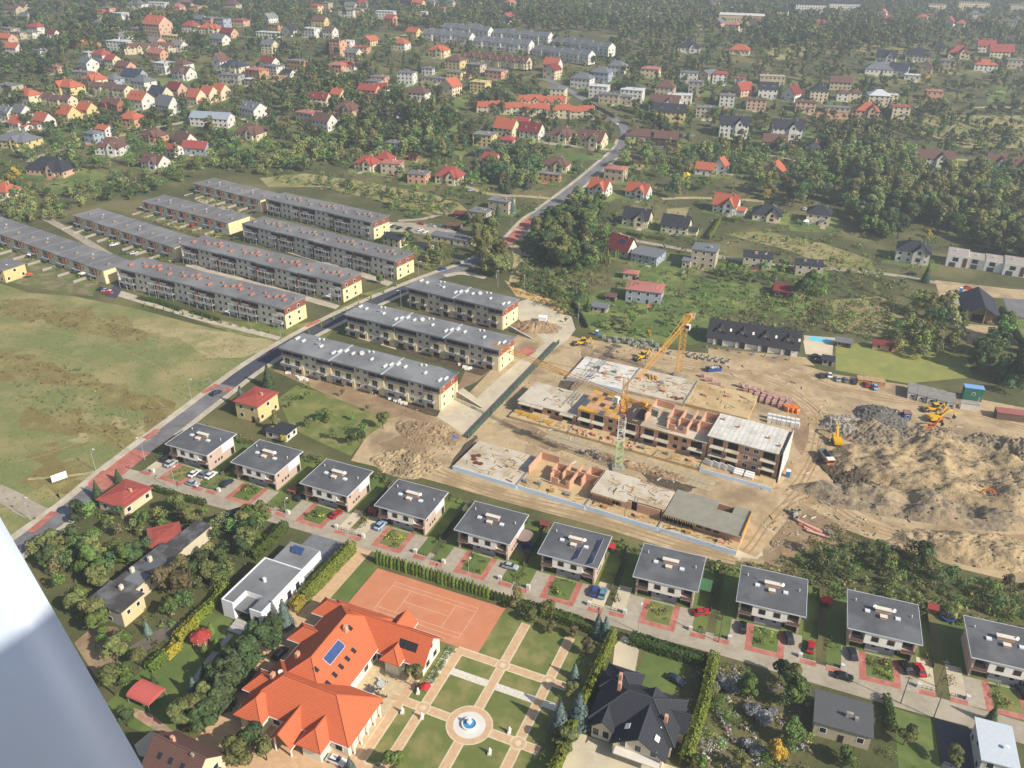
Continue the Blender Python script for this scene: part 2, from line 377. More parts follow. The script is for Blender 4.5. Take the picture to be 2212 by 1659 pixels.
for pts, mt in (([(1565, 1130), (1600, 1120), (1640, 1150), (1650, 1195), (1600, 1208), (1575, 1180)], M_CONC), ([(1640, 1130), (1700, 1085), (1790, 1120), (1840, 1165), (1760, 1180), (1690, 1215)], M_DIRT), ([(1700, 860), (1760, 880), (1800, 960), (1770, 1030), (1720, 960)], M_DIRT), ([(1250, 745), (1330, 750), (1400, 770), (1350, 790), (1260, 775)], M_DIRT), ([(1090, 905), (1160, 925), (1230, 965), (1200, 975), (1120, 945)], M_DIRT), ([(1380, 1010), (1440, 1030), (1500, 1052), (1470, 1066), (1400, 1040)], M_DIRTD), ([(1195, 860), (1215, 820), (1240, 835), (1215, 870)], M_DIRTD), ([(990, 1005), (1030, 950), (1020, 945), (970, 1005)], M_DIRTD), ([(820, 960), (900, 935), (940, 960), (880, 1000)], M_DIRT)):
    P = spline(D(*pts, pts[0]), 4)[:-1]; sheet('churned_earth', [p + Vector((random.uniform(-1, 1), random.uniform(-1, 1))) for p in P], mt, .02)
sheet('concrete_yard', D((1008, 945), (972, 918), (1010, 880), (1060, 832), (1120, 780), (1178, 742), (1150, 712), (1120, 690), (1110, 655), (1160, 640), (1195, 655), (1235, 685), (1243, 712), (1225, 735), (1190, 760), (1130, 815), (1070, 880)), M_CONC, .02)
sheet('concrete_yard', D((935, 895), (972, 918), (1030, 860), (990, 830), (960, 860)), M_CONC, .021)
sheet('sand_strip', D((1115, 640), (1090, 605), (1140, 632), (1200, 650), (1230, 672), (1215, 680), (1160, 650)), mat('orange_sand', 'c9a873', .95, 'b98f5c', .5, .02), .021)
sheet('red_paving', D((1120, 755), (1145, 748), (1160, 758), (1140, 772)), M_RED, .026)
sheet('sloped_earth', D((985, 845), (1030, 825), (1060, 800), (1010, 790)), M_DIRT, .023)
sheet('work_strip', D((612, 778), (640, 800), (760, 842), (880, 880), (945, 905), (935, 918), (850, 890), (720, 850), (598, 802)), M_DIRT, .022)
sheet('terrace_slabs', D((615, 772), (700, 800), (830, 838), (820, 850), (700, 812), (606, 784)), M_CONC, .028)
sheet('dark_membrane', D((830, 842), (860, 828), (960, 868), (945, 900), (890, 885), (815, 856)), M_DIRTD, .03)
sheet('dark_membrane', D((855, 745), (900, 728), (1010, 760), (1075, 790), (1040, 812), (960, 790), (880, 765)), M_DIRTD, .03)
sheet('pale_slabs', D((745, 722), (760, 705), (860, 735), (855, 755)), M_CONC, .03)
sheet('dark_membrane', D((905, 668), (920, 650), (1000, 672), (1075, 700), (1060, 720), (980, 698)), M_DIRTD, .03)
# grass and verges round the older blocks
for pts in ([(650, 700), (690, 690), (640, 735), (615, 745), (500, 718), (420, 690)], [(740, 660), (790, 640), (720, 690), (690, 690)], [(855, 612), (905, 590), (880, 600), (800, 640), (780, 635)], [(615, 775), (660, 742), (700, 720), (720, 712), (700, 735), (640, 775)]):
    sheet('verge', D(*pts), M_LAWND, .02)
sheet('gravel_strip', D((255, 640), (420, 690), (600, 735), (608, 728), (430, 680), (262, 628)), M_SLAB, .024)
sheet('gravel_strip', D((400, 575), (560, 622), (725, 668), (735, 660), (560, 610), (405, 568)), M_SLAB, .024)
sheet('gravel_strip', D((535, 520), (700, 570), (838, 618), (850, 610), (700, 560), (540, 512)), M_SLAB, .024)
sheet('parking_strip', D((225, 640), (262, 600), (275, 610), (250, 645)), M_ASPHN, .026)
# private gardens of the low terraces
for pts in ([(0, 520), (220, 598), (200, 640), (60, 620), (0, 600)], [(165, 480), (380, 548), (375, 562), (150, 492)], [(310, 450), (490, 500), (470, 520), (430, 510), (300, 470)], [(425, 412), (555, 452), (540, 470), (420, 432)]):
    sheet('terrace_gardens', D(*pts), mat('garden_soil_grass', '557030', .95, '6b5f44', .25, .1, 1, c3='8c7a62', scale3=.2, contrast=.3), .02)
# garden lawns and yards in view between the far houses
LAWNS = [[(1070, 190), (1160, 195), (1200, 213), (1150, 235), (1100, 225)], [(1000, 318), (1010, 332), (1000, 340), (970, 330)], [(1175, 328), (1300, 332), (1305, 345), (1225, 352), (1170, 338)],
         [(95, 400), (190, 360), (235, 380), (160, 410), (110, 425)], [(370, 235), (420, 230), (430, 250), (380, 262)], [(500, 310), (560, 295), (620, 312), (570, 330), (505, 320)], [(330, 170), (400, 165), (410, 180), (350, 185)],
         [(200, 280), (180, 262), (110, 278), (130, 300)], [(940, 220), (1000, 205), (1030, 212), (985, 245)], [(930, 270), (1000, 262), (1000, 285), (960, 292)], [(1730, 285), (1770, 280), (1775, 310), (1730, 312)], [(1620, 275), (1660, 278), (1655, 300), (1620, 298)],
         [(2135, 185), (2175, 190), (2170, 220), (2130, 225)], [(0, 90), (35, 92), (30, 105), (0, 108)], [(1700, 465), (1805, 470), (1815, 505), (1705, 500)], [(1540, 455), (1610, 458), (1600, 470), (1545, 468)],
         [(1565, 365), (1610, 360), (1600, 378), (1560, 382)], [(1240, 640), (1340, 620), (1460, 640), (1540, 660), (1560, 720), (1500, 745), (1400, 742), (1280, 720)], [(1350, 560), (1450, 545), (1500, 560), (1480, 600), (1440, 650), (1380, 600)],
         [(1480, 600), (1640, 610), (1680, 660), (1560, 680), (1480, 660)], [(1640, 650), (1760, 640), (1740, 690), (1690, 690)], [(2180, 690), (2230, 690), (2230, 770), (2205, 730)]]
M_FLAWN = mat('garden_lawn', '506330', .95, '5b6b38', .3, .05, 3, c3='7a8048', scale3=.06, contrast=.5)
for pts in LAWNS: sheet('garden_lawn', D(*pts), M_FLAWN, .016)
M_STRAW = mat('straw_field', 'a09468', .95, '8a8257', .2, .25, .8, c3='7a7a48', scale3=.04, contrast=.6)
for pts in ([(560, 385), (660, 375), (800, 395), (980, 430), (1010, 455), (940, 470), (840, 440), (700, 405), (580, 405)], [(1640, 105), (1740, 100), (1745, 125), (1680, 130)], [(1830, 90), (1960, 85), (2000, 100), (1900, 115), (1850, 112)],
            [(1650, 500), (1760, 520), (1880, 560), (1900, 600), (1800, 580), (1700, 540), (1560, 505)], [(1990, 250), (2212, 250), (2212, 320), (2080, 320), (1990, 290)], [(1780, 650), (1900, 640), (2000, 690), (2010, 720), (1900, 728), (1790, 710)], [(1440, 452), (1490, 448), (1480, 470), (1440, 470)], [(855, 80), (920, 66), (920, 82), (862, 95)], [(1130, 30), (1170, 32), (1165, 45), (1130, 45)]):
    sheet('straw_field', D(*pts), M_STRAW, .014)
sheet('mown_field', D((1805, 745), (1900, 738), (2000, 745), (2090, 775), (2100, 815), (1960, 828), (1805, 800)), mat('mown_grass', '8f8f4e', .95, '848649', .3, .03, 2, c3='7a8045', scale3=.06), .018)
sheet('sandy_yard', D((2020, 605), (2230, 630), (2230, 648), (2100, 640), (2105, 690), (2050, 660), (2028, 640)), M_SAND, .03)
sheet('sandy_yard', D((2085, 700), (2160, 705), (2150, 760), (2090, 740)), M_SAND, .03)
sheet('asphalt_yard', D((2165, 640), (2230, 650), (2230, 690), (2180, 680)), M_ASPH, .03)
sheet('sandy_yard', D((1530, 752), (1740, 772), (1760, 790), (1700, 785), (1530, 768)), M_SAND, .03)
sheet('paved_yard', D((1735, 735), (1800, 740), (1798, 770), (1740, 765)), M_CONC, .03)

sheet('asphalt_yard', Z(16, (1640, 1030), (1770, 1075), (1890, 1110), (1890, 1400), (1690, 1400)), M_ASPHN, .02)
sheet('garden_lawn', Z(16, (1370, 960), (1620, 1040), (1680, 1400), (1400, 1400)), M_FLAWN, .018)

sheet('dry_garden', D((600, 862), (640, 832), (740, 862), (842, 908), (790, 945), (758, 985), (690, 955), (630, 925)), M_LAWND, .014)
# ------------------------------------------------------------------ houses of the town
ROOFC = dict(o='b8684f', r='a25249', b='70544b', k='3a3c42', g='73767b', f='6f6f70', p='b0746a', w='c9cdd0', d='7e3b38', n='414957')
ROOFN = dict(o='orange', r='red', b='brown', k='black', g='grey', f='grey flat', p='pale red', w='white', d='dark red', n='navy')
WALLC = dict(W='d0ccc2', C='cfc3a2', Y='cdbb84', P='c6a48c', G='a29c92', B='98624f', O='b98f68', S='b5a890', U='9aa4ae', D='5a4a42')
WALLN = dict(W='white', C='cream', Y='yellow', P='peach', G='grey', B='brick', O='ochre', S='beige', U='blue-grey', D='dark timber')
HOUSES = []
TEMPLATE = {}
FRAMEW = paint('e8e6e0')
def facade_windows(root, w, d, h, rz, near, x0, y0, wallmat, floors=None, skip=()):
    """windows and one door on the walls that can be seen"""
    fl = floors or max(1, round(h / 2.9)); fh = h / fl
    cx, cy = math.cos(rz), math.sin(rz); tc = Vector((-x0, -y0)).normalized()
    for side, (nx, ny, ln, dist) in enumerate(((0, -1, w, d / 2), (1, 0, d, w / 2), (-1, 0, d, w / 2))):
        wn = Vector((cx * nx - cy * ny, cy * nx + cx * ny))
        if wn.dot(tc) < .12 or side in skip: continue
        n = max(2, int(ln / 3.4)); ww, wh = 1.25, 1.35
        for f in range(fl):
            for k in range(n):
                if side and (k + f) % 2 and n > 2: continue
                t = (k + .5) / n * ln - ln / 2; z = f * fh + fh * .55
                if side == 0 and f == 0 and k == n // 2:
                    box('door', DARKW, root, (t, -dist - .02, 1.05), (1.1, .08, 2.1)); continue
                if side == 0: c, s, c2, s2 = (t, -dist - .02, z), (ww, .08, wh), (t, -dist - .01, z), (ww + .3, .08, wh + .3)
                else: c, s, c2, s2 = (nx * (dist + .02), t, z), (.08, ww, wh), (nx * (dist + .01), t, z), (.08, ww + .3, wh + .3)
                o = box('window', GLASS, root, c, s)
                if near:
                    fr = box('window_frame', FRAMEW, root, c2, s2); fr.parent = o
                    fr.location = (0, 0, 0); fr.scale = (s2[0] / s[0], s2[1] / s[1], s2[2] / s[2])
                    fr.location = ((c2[0] - c[0]) / s[0], (c2[1] - c[1]) / s[1], 0)
def roof_mesh(kind, w, d, rh, ov=.5, th=.22):
    """roof shell on the eaves plane z=0; ridge along x"""
    k = (kind, round(w, 2), round(d, 2), round(rh, 2)); a, b = w / 2 + ov, d / 2 + ov; mb = MB()
    e = -ov * rh / (d / 2)
    if kind == 'gable':
        for s in (-1, 1):
            vs = [(-a, s * b, e), (a, s * b, e), (a, 0, rh), (-a, 0, rh)]; vs += [(x, y, z + th) for x, y, z in vs]
            mb.poly(vs, [(0, 1, 2, 3), (7, 6, 5, 4), (0, 4, 5, 1), (1, 5, 6, 2), (3, 7, 4, 0)] if s > 0 else [(3, 2, 1, 0), (4, 5, 6, 7), (1, 5, 4, 0), (2, 6, 5, 1), (0, 4, 7, 3)])
    elif kind == 'hip':
        r = max(a - b, .05)
        lo = [(-a, -b, 0), (a, -b, 0), (a, b, 0), (-a, b, 0)]; hi = [(x, y, th) for x, y, z in lo]
        vs = lo + hi + [(-r, 0, rh + th), (r, 0, rh + th)]
        mb.poly(vs, [(3, 2, 1, 0), (0, 1, 5, 4), (1, 2, 6, 5), (2, 3, 7, 6), (3, 0, 4, 7), (4, 5, 9, 8), (6, 7, 8, 9), (5, 6, 9), (7, 4, 8)])
    elif kind == 'shed':
        vs = [(-a, -b, 0), (a, -b, 0), (a, b, rh), (-a, b, rh)]; vs += [(x, y, z + th) for x, y, z in vs]
        mb.poly(vs, CUBE4)
    else:
        mb.box((-a, -b, 0), (a, b, th + .05))
    return mb
def ridge_caps(kind, w, d, rh, ov, th):
    a, b = w / 2 + ov, d / 2 + ov; mb = MB(); z = rh + th + .05
    if kind == 'gable': mb.bar((-a, 0, z), (a, 0, z), .22)
    else:
        r = max(a - b, .05); mb.bar((-r, 0, z), (r, 0, z), .22)
        for sx in (-1, 1):
            for sy in (-1, 1): mb.bar((sx * a, sy * b, th + .04), (sx * r, 0, z), .2)
    return mb
CUBE4 = [(3, 2, 1, 0), (4, 5, 6, 7), (0, 1, 5, 4), (1, 2, 6, 5), (2, 3, 7, 6), (3, 0, 4, 7)]
def gable_wall(w, d, h, rh, kind, base=-1.0):
    mb = MB(); a, b = w / 2, d / 2
    if kind == 'gable':
        mb.poly([(-a, -b, base), (a, -b, base), (a, b, base), (-a, b, base), (-a, -b, h), (a, -b, h), (a, b, h), (-a, b, h), (-a, 0, h + rh - .02), (a, 0, h + rh - .02)],
                [(0, 1, 5, 4), (2, 3, 7, 6), (1, 2, 6, 9, 5), (3, 0, 4, 8, 7)])
    elif kind == 'shed':
        mb.poly([(-a, -b, base), (a, -b, base), (a, b, base), (-a, b, base), (-a, -b, h), (a, -b, h), (a, b, h + rh - .02), (-a, b, h + rh - .02)], CUBE4)
    else: mb.box((-a, -b, base), (a, b, h))
    return mb
def house(pos, w, d, h, rot, kind, rh, rc, wc, extra='', desc=None, name=None, floors=None, near=None, where=None, cat='house'):
    """detached house: pos is its footprint centre on the ground"""
    rz = R(rot); x, y = pos[0], pos[1]; z = T(x, y)
    near = (pos[1] < 400) if near is None else near
    t = thing(name or 'house', desc or 'x', cat, (x, y, z), rz)
    kd = kind if kind in ('gable', 'hip', 'shed') else 'flat'
    rcol = ROOFC.get(rc) or WALLC.get(rc, rc); wcol = WALLC.get(wc, wc); wm = BRICK if wc == 'B' else paint(wcol)
    gable_wall(w, d, h, rh, kd).build('wall', wm, t)
    rf = roof_mesh(kd, w, d, rh, .55 if kd != 'flat' else .4).build('roof', FELT if (rc == 'f') else tiles(rcol), t, (0, 0, h))
    if near and kd in ('gable', 'hip') and rh > 1.5: ridge_caps(kd, w, d, rh, .55, .22).build('ridge_cap', paint(rcol), t, (0, 0, h))
    top = h + (rh if kd in ('gable', 'hip') else .3)
    if kd == 'flat' and 'n' not in extra:
        box('chimney', BRICK if random.random() < .4 else CONC, t, (random.uniform(-.2, .2) * w, random.uniform(-.1, .2) * d, h + .9), (1.4, .6, 1.3))
        if near: box('chimney', CONC, t, (random.uniform(.15, .3) * w, random.uniform(-.2, .2) * d, h + .7), (.7, .6, .9))
    elif 'n' not in extra:
        box('chimney', BRICK if rc in 'obrd' else CONC, t, (w * random.choice((-.2, .18)), d * .08, top), (.8, .6, 1.7))
        if w > 11: box('chimney', CONC, t, (w * .3, -d * .05, top - .2), (.7, .5, 1.3))
    if 'x' in extra:                       # cross wing with its own gable towards the front
        cw = min(w * .42, 6); cd = d * .55
        wx = w * (-.18 if 'l' in extra else .18)
        cwing = gable_wall(cd, cw, h, rh * .8, 'gable').build('wall', wm, t, (wx, -d / 2 + cd / 2 - 1.2, 0), R(90))
        roof_mesh('gable', cd + d * .3, cw, rh * .8, .45).build('roof', tiles(rcol), t, (wx, -d / 2 + cd / 2 - 1.2 + d * .15, h + .03), R(90))
        box('window', GLASS, t, (wx, -d / 2 - 1.23, h + .2), (1.6, .08, 1.8))
        if h > 3.6 or True: box('window', GLASS, t, (wx, -d / 2 - 1.23, h * .4), (2.2, .08, 1.6))
    if 'd' in extra:                       # dormers on the front slope
        for k in (-.25, .25):
            dm = box('dormer', wm, t, (w * k, -d * .28, h + rh * .42), (1.7, 1.6, 1.5))
            wd = box('window', GLASS, t, (w * k, -d * .28 - .82, h + rh * .45), (1.1, .06, 1.0))
            roof_mesh('gable', 2.4, 1.9, .8, .2).build('dormer_roof', tiles(rcol), t, (w * k, -d * .2, h + rh * .42 + .72), R(90))
    if 's' in extra and kd in ('gable', 'hip'):
        sl = math.atan2(rh, d / 2)
        for k in (-.28, -.05, .2): box('skylight', GLASS, t, (w * k, -d * .25, h + rh * .5 + .27), (.9, 1.2, .1), rot=(sl, 0, 0))
    if 'v' in extra and kd in ('gable', 'hip'):
        sl = math.atan2(rh, d / 2)
        box('solar_panel', mat('solar_cells', '26344f', .25, spec=.6), t, (w * .1, -d * .22, h + rh * .55 + .3), (3.4, 2.2, .1), rot=(sl, 0, 0))
    if 'a' in extra:                       # lower side wing
        gable_wall(5, d * .7, h * .55, 1.2, 'gable').build('wall', wm, t, (w / 2 + 2.4, -.5, 0))
        roof_mesh('gable', 5, d * .7, 1.2, .4).build('roof', tiles(rcol), t, (w / 2 + 2.4, -.5, h * .55))
    if 'b' in extra:                       # balcony
        box('balcony', CONC, t, (w * .2, -d / 2 - .6, h * .5), (3.2, 1.2, .2)); box('railing', GREYT, t, (w * .2, -d / 2 - 1.2, h * .5 + .5), (3.2, .06, .9))
    if 't' in extra:                       # terrace slab in front
        box('terrace', paint('b9ad9a'), t, (w * .1, -d / 2 - 1.8, .03), (w * .6, 3.4, .3))
    if random.random() < .5 and kd == 'flat': cyl('dish', WHITE, t, (w * .25, -d * .1, h + 1), .9, .15, 10)
    facade_windows(t, w, d, h, rz, near, x, y, wm, floors)
    if cat == 'house': HOUSES.append(dict(o=t, rc=rc, wc=wc, kind=kd, p=Vector((x, y, z)), w=w, d=d, h=top, desc=desc, where=where))
    f = frame(x, y, rz); FOOT.append([f(-w / 2 - .6, -d / 2 - .6), f(w / 2 + .6, -d / 2 - .6), f(w / 2 + .6, d / 2 + .6), f(-w / 2 - .6, d / 2 + .6)])
    for k in ((0,) if w < 15 else (-.32, 0, .32)): CLEAR.append((Vector((x + k * w, y, z + h * .8)), d * .5, y))
    return t
CLEAR = []     # sight lines the photograph leaves open: (point, radius, distance)
def hz(i, x, y, w, d, h, rot, kind, rh, rc, wc, extra='', desc=None, **k):
    """house surveyed by the middle of its roof"""
    if i in (1, 2, 3) and w < 22 and y < 1000: k_ = (1.16 if y < 750 else 1.08) * (1.1 if i == 2 and y > 500 else 1); w *= k_; d *= k_; h *= k_; rh *= k_
    p = g(i, x, y, h + (rh * .45 if kind in ('gable', 'hip') else .2))
    return house(p, w, d, h, rot, kind, rh, rc, wc, extra, desc, **k)
H1 = """
235 160 13 10 6 -25 hip 3 r W
120 205 12 9 5 -20 flat 0 f S
200 205 12 9 4.5 -20 flat 0 f W
342 203 8 7 3.5 -20 gable 2.5 d W
85 45 16 10 6 -20 gable 3 b S
165 92 11 9 5 -30 gable 3 g G
700 48 15 10 6 -28 flat 0 g B
888 15 18 11 6 -15 hip 3 g W
1020 14 26 10 6 -12 flat 0 w W
1152 32 11 9 6 -20 hip 3.5 p P
1275 38 8 8 6 -20 flat 0 f B
952 58 13 10 7 -25 flat 0 f O
788 82 12 11 8 -28 flat 0 w W
1235 152 13 10 5 -20 hip 3.5 r W
1302 110 10 9 6 -25 gable 3 g S
1362 112 10 10 8 -25 flat 0 f B
1442 118 10 10 10 -25 flat 0 g U
1480 195 13 9 4 -25 gable 3.5 d P
1555 125 14 10 5 -20 hip 1.5 r P
1118 226 16 9 5.5 -22 flat 0 Y Y
778 262 20 10 7 -18 flat 0 w W
1505 15 16 11 5 -20 hip 4 b S
2048 30 11 10 9 -25 hip 2 r Y
2115 15 10 9 9 -20 flat 0 f S
1735 205 19 8 4.5 -20 flat 0 w W
1788 158 11 9 6 -25 flat 0 f O
1872 178 9 9 5 60 gable 4 k W
2018 180 14 10 7 -28 flat 0 w W
2188 255 10 10 12 -25 flat 0 b B
570 335 7 6 4 -25 flat 0 w W
658 335 13 10 6 -30 hip 3.5 r W
725 370 9 8 6 -25 gable 3 r C
568 388 11 10 7 -35 gable 3.5 g W
525 462 18 7 3.5 -20 flat 0 f G
808 410 12 9 5 -25 gable 3 b B
365 428 8 5 4.5 -25 flat 0 p P
1060 402 12 10 7 -28 flat 0 w W b
1183 398 12 10 5.5 -28 hip 3 b W
1188 448 15 10 4.5 -28 gable 4 b W x
1422 368 9 9 6 60 gable 5 b W
1520 408 17 12 6.5 -24 hip 4 n C x
1663 442 14 10 6.5 -28 hip 1.2 p O
1776 424 12 9 6.5 -28 flat 0 g W
1926 388 13 9 6 -28 flat 0 f O
1745 383 12 9 3.5 -25 gable 3 d W
1498 480 16 9 6 -14 flat 0 g G b
868 465 16 10 4.5 -20 gable 4 n U s
925 505 14 11 5 -28 hip 4 g W
735 495 10 9 4 -25 hip 3 g U
612 490 14 11 5 -28 hip 4.5 o C x
440 535 18 12 4.5 -26 hip 4.5 o Y xl
60 545 14 10 6 -20 flat 0 f S
180 592 14 10 6 -28 hip 4 o C
905 615 14 11 5.5 -26 gable 4.5 o W s
1035 580 13 10 5 -26 gable 4.5 n C s
1140 552 11 9 5 -26 gable 4 d P b
1270 600 9 10 5.5 -26 gable 4.5 o C a
1352 580 9 10 5.5 -26 gable 4.5 o C
1428 565 9 10 5.5 -26 gable 4.5 o C
1082 648 13 10 5.5 -30 gable 5.5 g W
560 682 10 9 5 -26 gable 4 o Y
435 708 11 10 5 -26 gable 4.5 o Y
505 722 7 5 3.5 -26 hip 1.5 r Y n
280 752 11 9 5 -26 gable 4.5 o W
118 772 10 9 4 -26 gable 4 o W a
235 795 8 5 3 -26 hip 1 r W n
135 700 10 9 5.5 -26 gable 4 g W
40 705 12 9 4.5 -26 gable 3.5 g W d
850 742 13 11 4.5 -20 hip 4 o B
1000 852 13 10 4 -22 hip 4.5 b B x
1192 880 13 9 3.5 -32 gable 4.5 b W
1115 945 10 8 4.5 -26 gable 2.5 r W
1270 932 16 9 4 -10 gable 3.5 r U
720 918 17 12 4.5 -8 hip 5 b W xd
1005 1022 15 11 4.5 -24 gable 4.5 b W xs
600 850 9 8 6 -24 hip 1.5 g U
675 820 9 8 5 -24 gable 2 o W
2000 722 14 10 6 -30 flat 0 p S b
2068 615 14 9 4.5 -14 gable 3.5 d C d
2100 755 14 10 6 -30 gable 4.5 b W
2190 410 12 9 5 -24 hip 2 p B
2190 590 8 8 6 -24 gable 3 o Y
1625 508 8 6 4 -24 flat 0 w G n
1790 490 5 5 3 -24 flat 0 O O n
1868 458 8 6 3 -24 gable 2 k W n
1640 680 15 12 5.5 -36 gable 4 g W d
1628 828 17 13 3.5 -22 hip 5.5 b C xsv
30 700 9 8 5 -26 hip 3 g C
1445 150 9 8 6 -24 flat 0 f G
55 180 14 9 7 -20 flat 0 g S
40 230 13 9 6 -20 gable 3 o P
150 35 12 10 6 -25 gable 3.5 b S
2140 185 10 9 6 -25 gable 3 b W
"""
H2 = """
30 262 11 10 9 -12 flat 0 w W
122 300 15 10 4.5 -12 flat 0 r B
25 408 15 10 3.5 -14 hip 3 r W
385 265 13 10 4.5 -24 hip 3.5 o W
635 306 14 11 5 -24 hip 4 o C x
742 372 13 11 6.5 -26 hip 3.5 b Y
875 412 12 10 7 -26 flat 0 f S
1005 452 14 11 5 -26 flat 0 f B
1372 395 12 10 6 -26 gable 4.5 o W
1368 430 11 10 6.5 60 gable 4 d C
1565 488 15 11 6 -24 hip 3.5 g W
1690 450 14 11 6 -24 hip 3.5 g U
1792 408 13 11 6 -24 hip 3.5 g W
426 465 12 10 7.5 -14 flat 0 g W
250 492 11 9 5.5 -14 flat 0 f B b
568 438 9 7 4 -20 flat 0 g W
745 462 12 9 4.5 -24 flat 0 f Y
800 478 9 6 3 -24 flat 0 b B n
708 530 11 10 6.5 60 gable 4.5 o C
902 525 11 9 6 -24 flat 0 Y Y
605 500 19 6 3.2 -20 flat 0 f G n
180 562 13 8 3.5 -20 gable 3 r B
262 555 8 7 3.5 -20 gable 3 r W
505 580 12 9 3.5 -20 hip 3.5 b W
1402 568 11 10 7 -14 flat 0 f C
1072 795 13 11 5 -26 gable 5 o C
1180 770 9 6 3.5 -26 gable 2 r C n
1238 820 13 10 4 -26 gable 4.5 d W d
1432 845 15 12 3.5 -26 hip 4.5 b C x
1628 870 16 12 4.5 -26 gable 4.5 b C xd
932 862 12 10 6.5 -20 flat 0 f Y
1080 890 9 8 6 -20 hip 2 r P b
945 972 12 7 4 -20 flat 0 f G n
972 1005 10 9 6 -26 gable 3 r P
170 1030 14 11 4.5 -22 hip 4.5 r C xs
285 1005 11 9 4.5 -22 hip 4 r C
330 1048 13 10 6.5 -10 flat 0 p S
502 1115 12 10 6 -14 flat 0 f B
705 1108 16 12 4.5 -18 hip 5.5 r C xs
1395 1040 17 11 4 -20 hip 4.5 b C xs
1350 1120 15 5 4.5 -20 flat 0 f O n
1782 1082 13 10 7 -24 hip 1.2 p S
1918 1032 10 6 4 -20 gable 1.5 b Y n
1680 1185 12 10 5 -30 gable 5 o W x
1930 1210 14 9 4 -30 gable 4.5 o W x
1960 855 24 13 4 -16 hip 4 b S v
2110 870 14 9 4.5 -16 gable 3.5 b D
2100 640 18 11 5 -18 gable 4.5 b W x
2105 540 12 10 5.5 -18 hip 4 b S
2010 436 14 10 6 -20 hip 1.5 p C
1675 552 12 9 7 -18 flat 0 w W
1890 575 14 10 7 -18 flat 0 w W
1745 605 13 10 5 -18 flat 0 g S
1842 618 10 9 4.5 -18 flat 0 g S
2165 610 9 8 6 -18 flat 0 w W
40 678 13 11 4.5 -22 hip 5 b P x
305 712 11 8 3 -20 hip 3 n W
355 918 11 8 4 -20 flat 0 g W
40 62 16 9 7 -14 flat 0 g W
110 55 9 9 8 -14 flat 0 g S
290 70 19 9 7 -14 flat 0 w W b
140 12 10 9 6 -14 gable 3 r W
530 75 10 7 5 -14 flat 0 w W
470 1008 6 4 2.6 -14 gable 1 r B n
215 520 9 8 5 -20 flat 0 g S
60 25 12 9 6 -14 gable 3 g S
"""
H3 = """
375 305 16 11 3.5 -20 hip 4 o C
45 288 18 12 3.5 -14 hip 4.5 k W x
655 55 11 11 9 -20 hip 4.5 k C
1735 128 9 9 4 50 gable 5 r W
1325 345 15 12 4 -24 gable 5 k W x
1532 335 18 13 4 -24 hip 5 k W
1660 285 12 10 4 -24 hip 5 k S
1790 318 16 12 4.5 -14 hip 5 r C x
1970 278 14 10 5 -14 gable 4 r W
2065 310 18 12 4.5 -12 gable 5 r C s
1962 402 17 11 4 -12 hip 3.5 o W d
1270 425 20 13 3.5 -12 hip 4.5 g W
1405 430 14 11 3.5 -30 gable 5 n W
1582 412 10 10 5 62 gable 5 b P
1720 388 11 10 8 -20 flat 0 f S
2160 385 13 10 6 -14 flat 0 f S
1490 482 11 7 3.5 -20 flat 0 w W n
45 465 13 9 6 -14 flat 0 g W
170 462 12 9 6 40 gable 2 g S
245 468 11 9 6.5 -10 hip 1.5 r W
90 525 10 9 8 -14 flat 0 f G
582 488 18 8 6 -8 flat 0 S S
370 503 7 6 4.5 -10 flat 0 r W
395 555 13 10 4 30 gable 4.5 r P
555 552 13 10 6 -10 gable 4 k W d
712 578 12 10 4.5 50 gable 5 d W
888 568 12 10 6.5 -12 hip 3.5 k C
800 590 9 6 4 -12 flat 0 b S n
1025 512 15 10 5 -12 gable 3.5 b S
292 612 10 9 7 -14 flat 0 f W
480 640 13 10 6.5 -12 flat 0 b P
798 655 13 10 6.5 -12 flat 0 b P b
20 610 9 8 6 -14 flat 0 w W
1040 590 8 8 5 -12 hip 2 b W
1120 588 8 8 5 -12 hip 2 b C
1275 598 14 11 6.5 -12 hip 3.5 w C
1362 610 7 7 4.5 -12 flat 0 w C
1200 688 15 12 4.5 -14 hip 5 o P xb
1415 685 11 10 9 -12 flat 0 r C b
1632 585 11 9 6 -14 flat 0 p B
600 890 15 11 5 -12 gable 4 b W x
878 930 9 9 5 40 gable 4 b W
150 1070 12 9 4 -20 gable 3.5 o W
250 1045 9 9 5.5 62 gable 5 o W
600 1072 11 13 4 60 gable 5 o B
1630 995 25 11 5 -14 gable 4.5 b W x
2038 1022 12 11 5 -14 gable 4.5 b W x
2195 1040 10 11 5 -14 gable 4.5 b W x
150 690 12 9 6.5 -12 flat 0 f S
1000 690 17 8 4.5 -12 flat 0 f S n
"""
H5 = """
1922 240 15 11 4.5 -22 gable 4.5 k C xs
2175 285 15 11 4.5 -22 gable 4.5 k C sa
1822 428 13 10 3.5 -40 gable 6 d W v
1992 492 14 13 4.5 -30 flat 0 g U n
1972 715 16 11 6 -16 hip .8 p U
1880 620 7 5 3 -16 hip .8 p S n
1040 150 13 10 7 -24 flat 0 f S
905 222 11 9 6.5 -24 flat 0 f S
352 385 11 8 4.5 -30 gable 1.5 k C n
540 442 8 5 2.6 -24 gable .8 k G n
1330 -60 5 4 2 -20 flat 0 g S n
"""
H6 = """
152 462 12 11 9 -20 flat 0 g S
30 540 4 6 4 -20 flat 0 g S n
490 508 14 10 6 -14 flat 0 k S b
822 560 13 9 5.5 -12 flat 0 k S
290 150 14 11 5 -26 gable 5.5 o W xa
552 215 16 13 3.5 -16 hip 4.5 k C x
890 215 13 12 6 -20 hip 4 k C b
1505 450 16 13 6 -24 hip 4 k W xb
"""
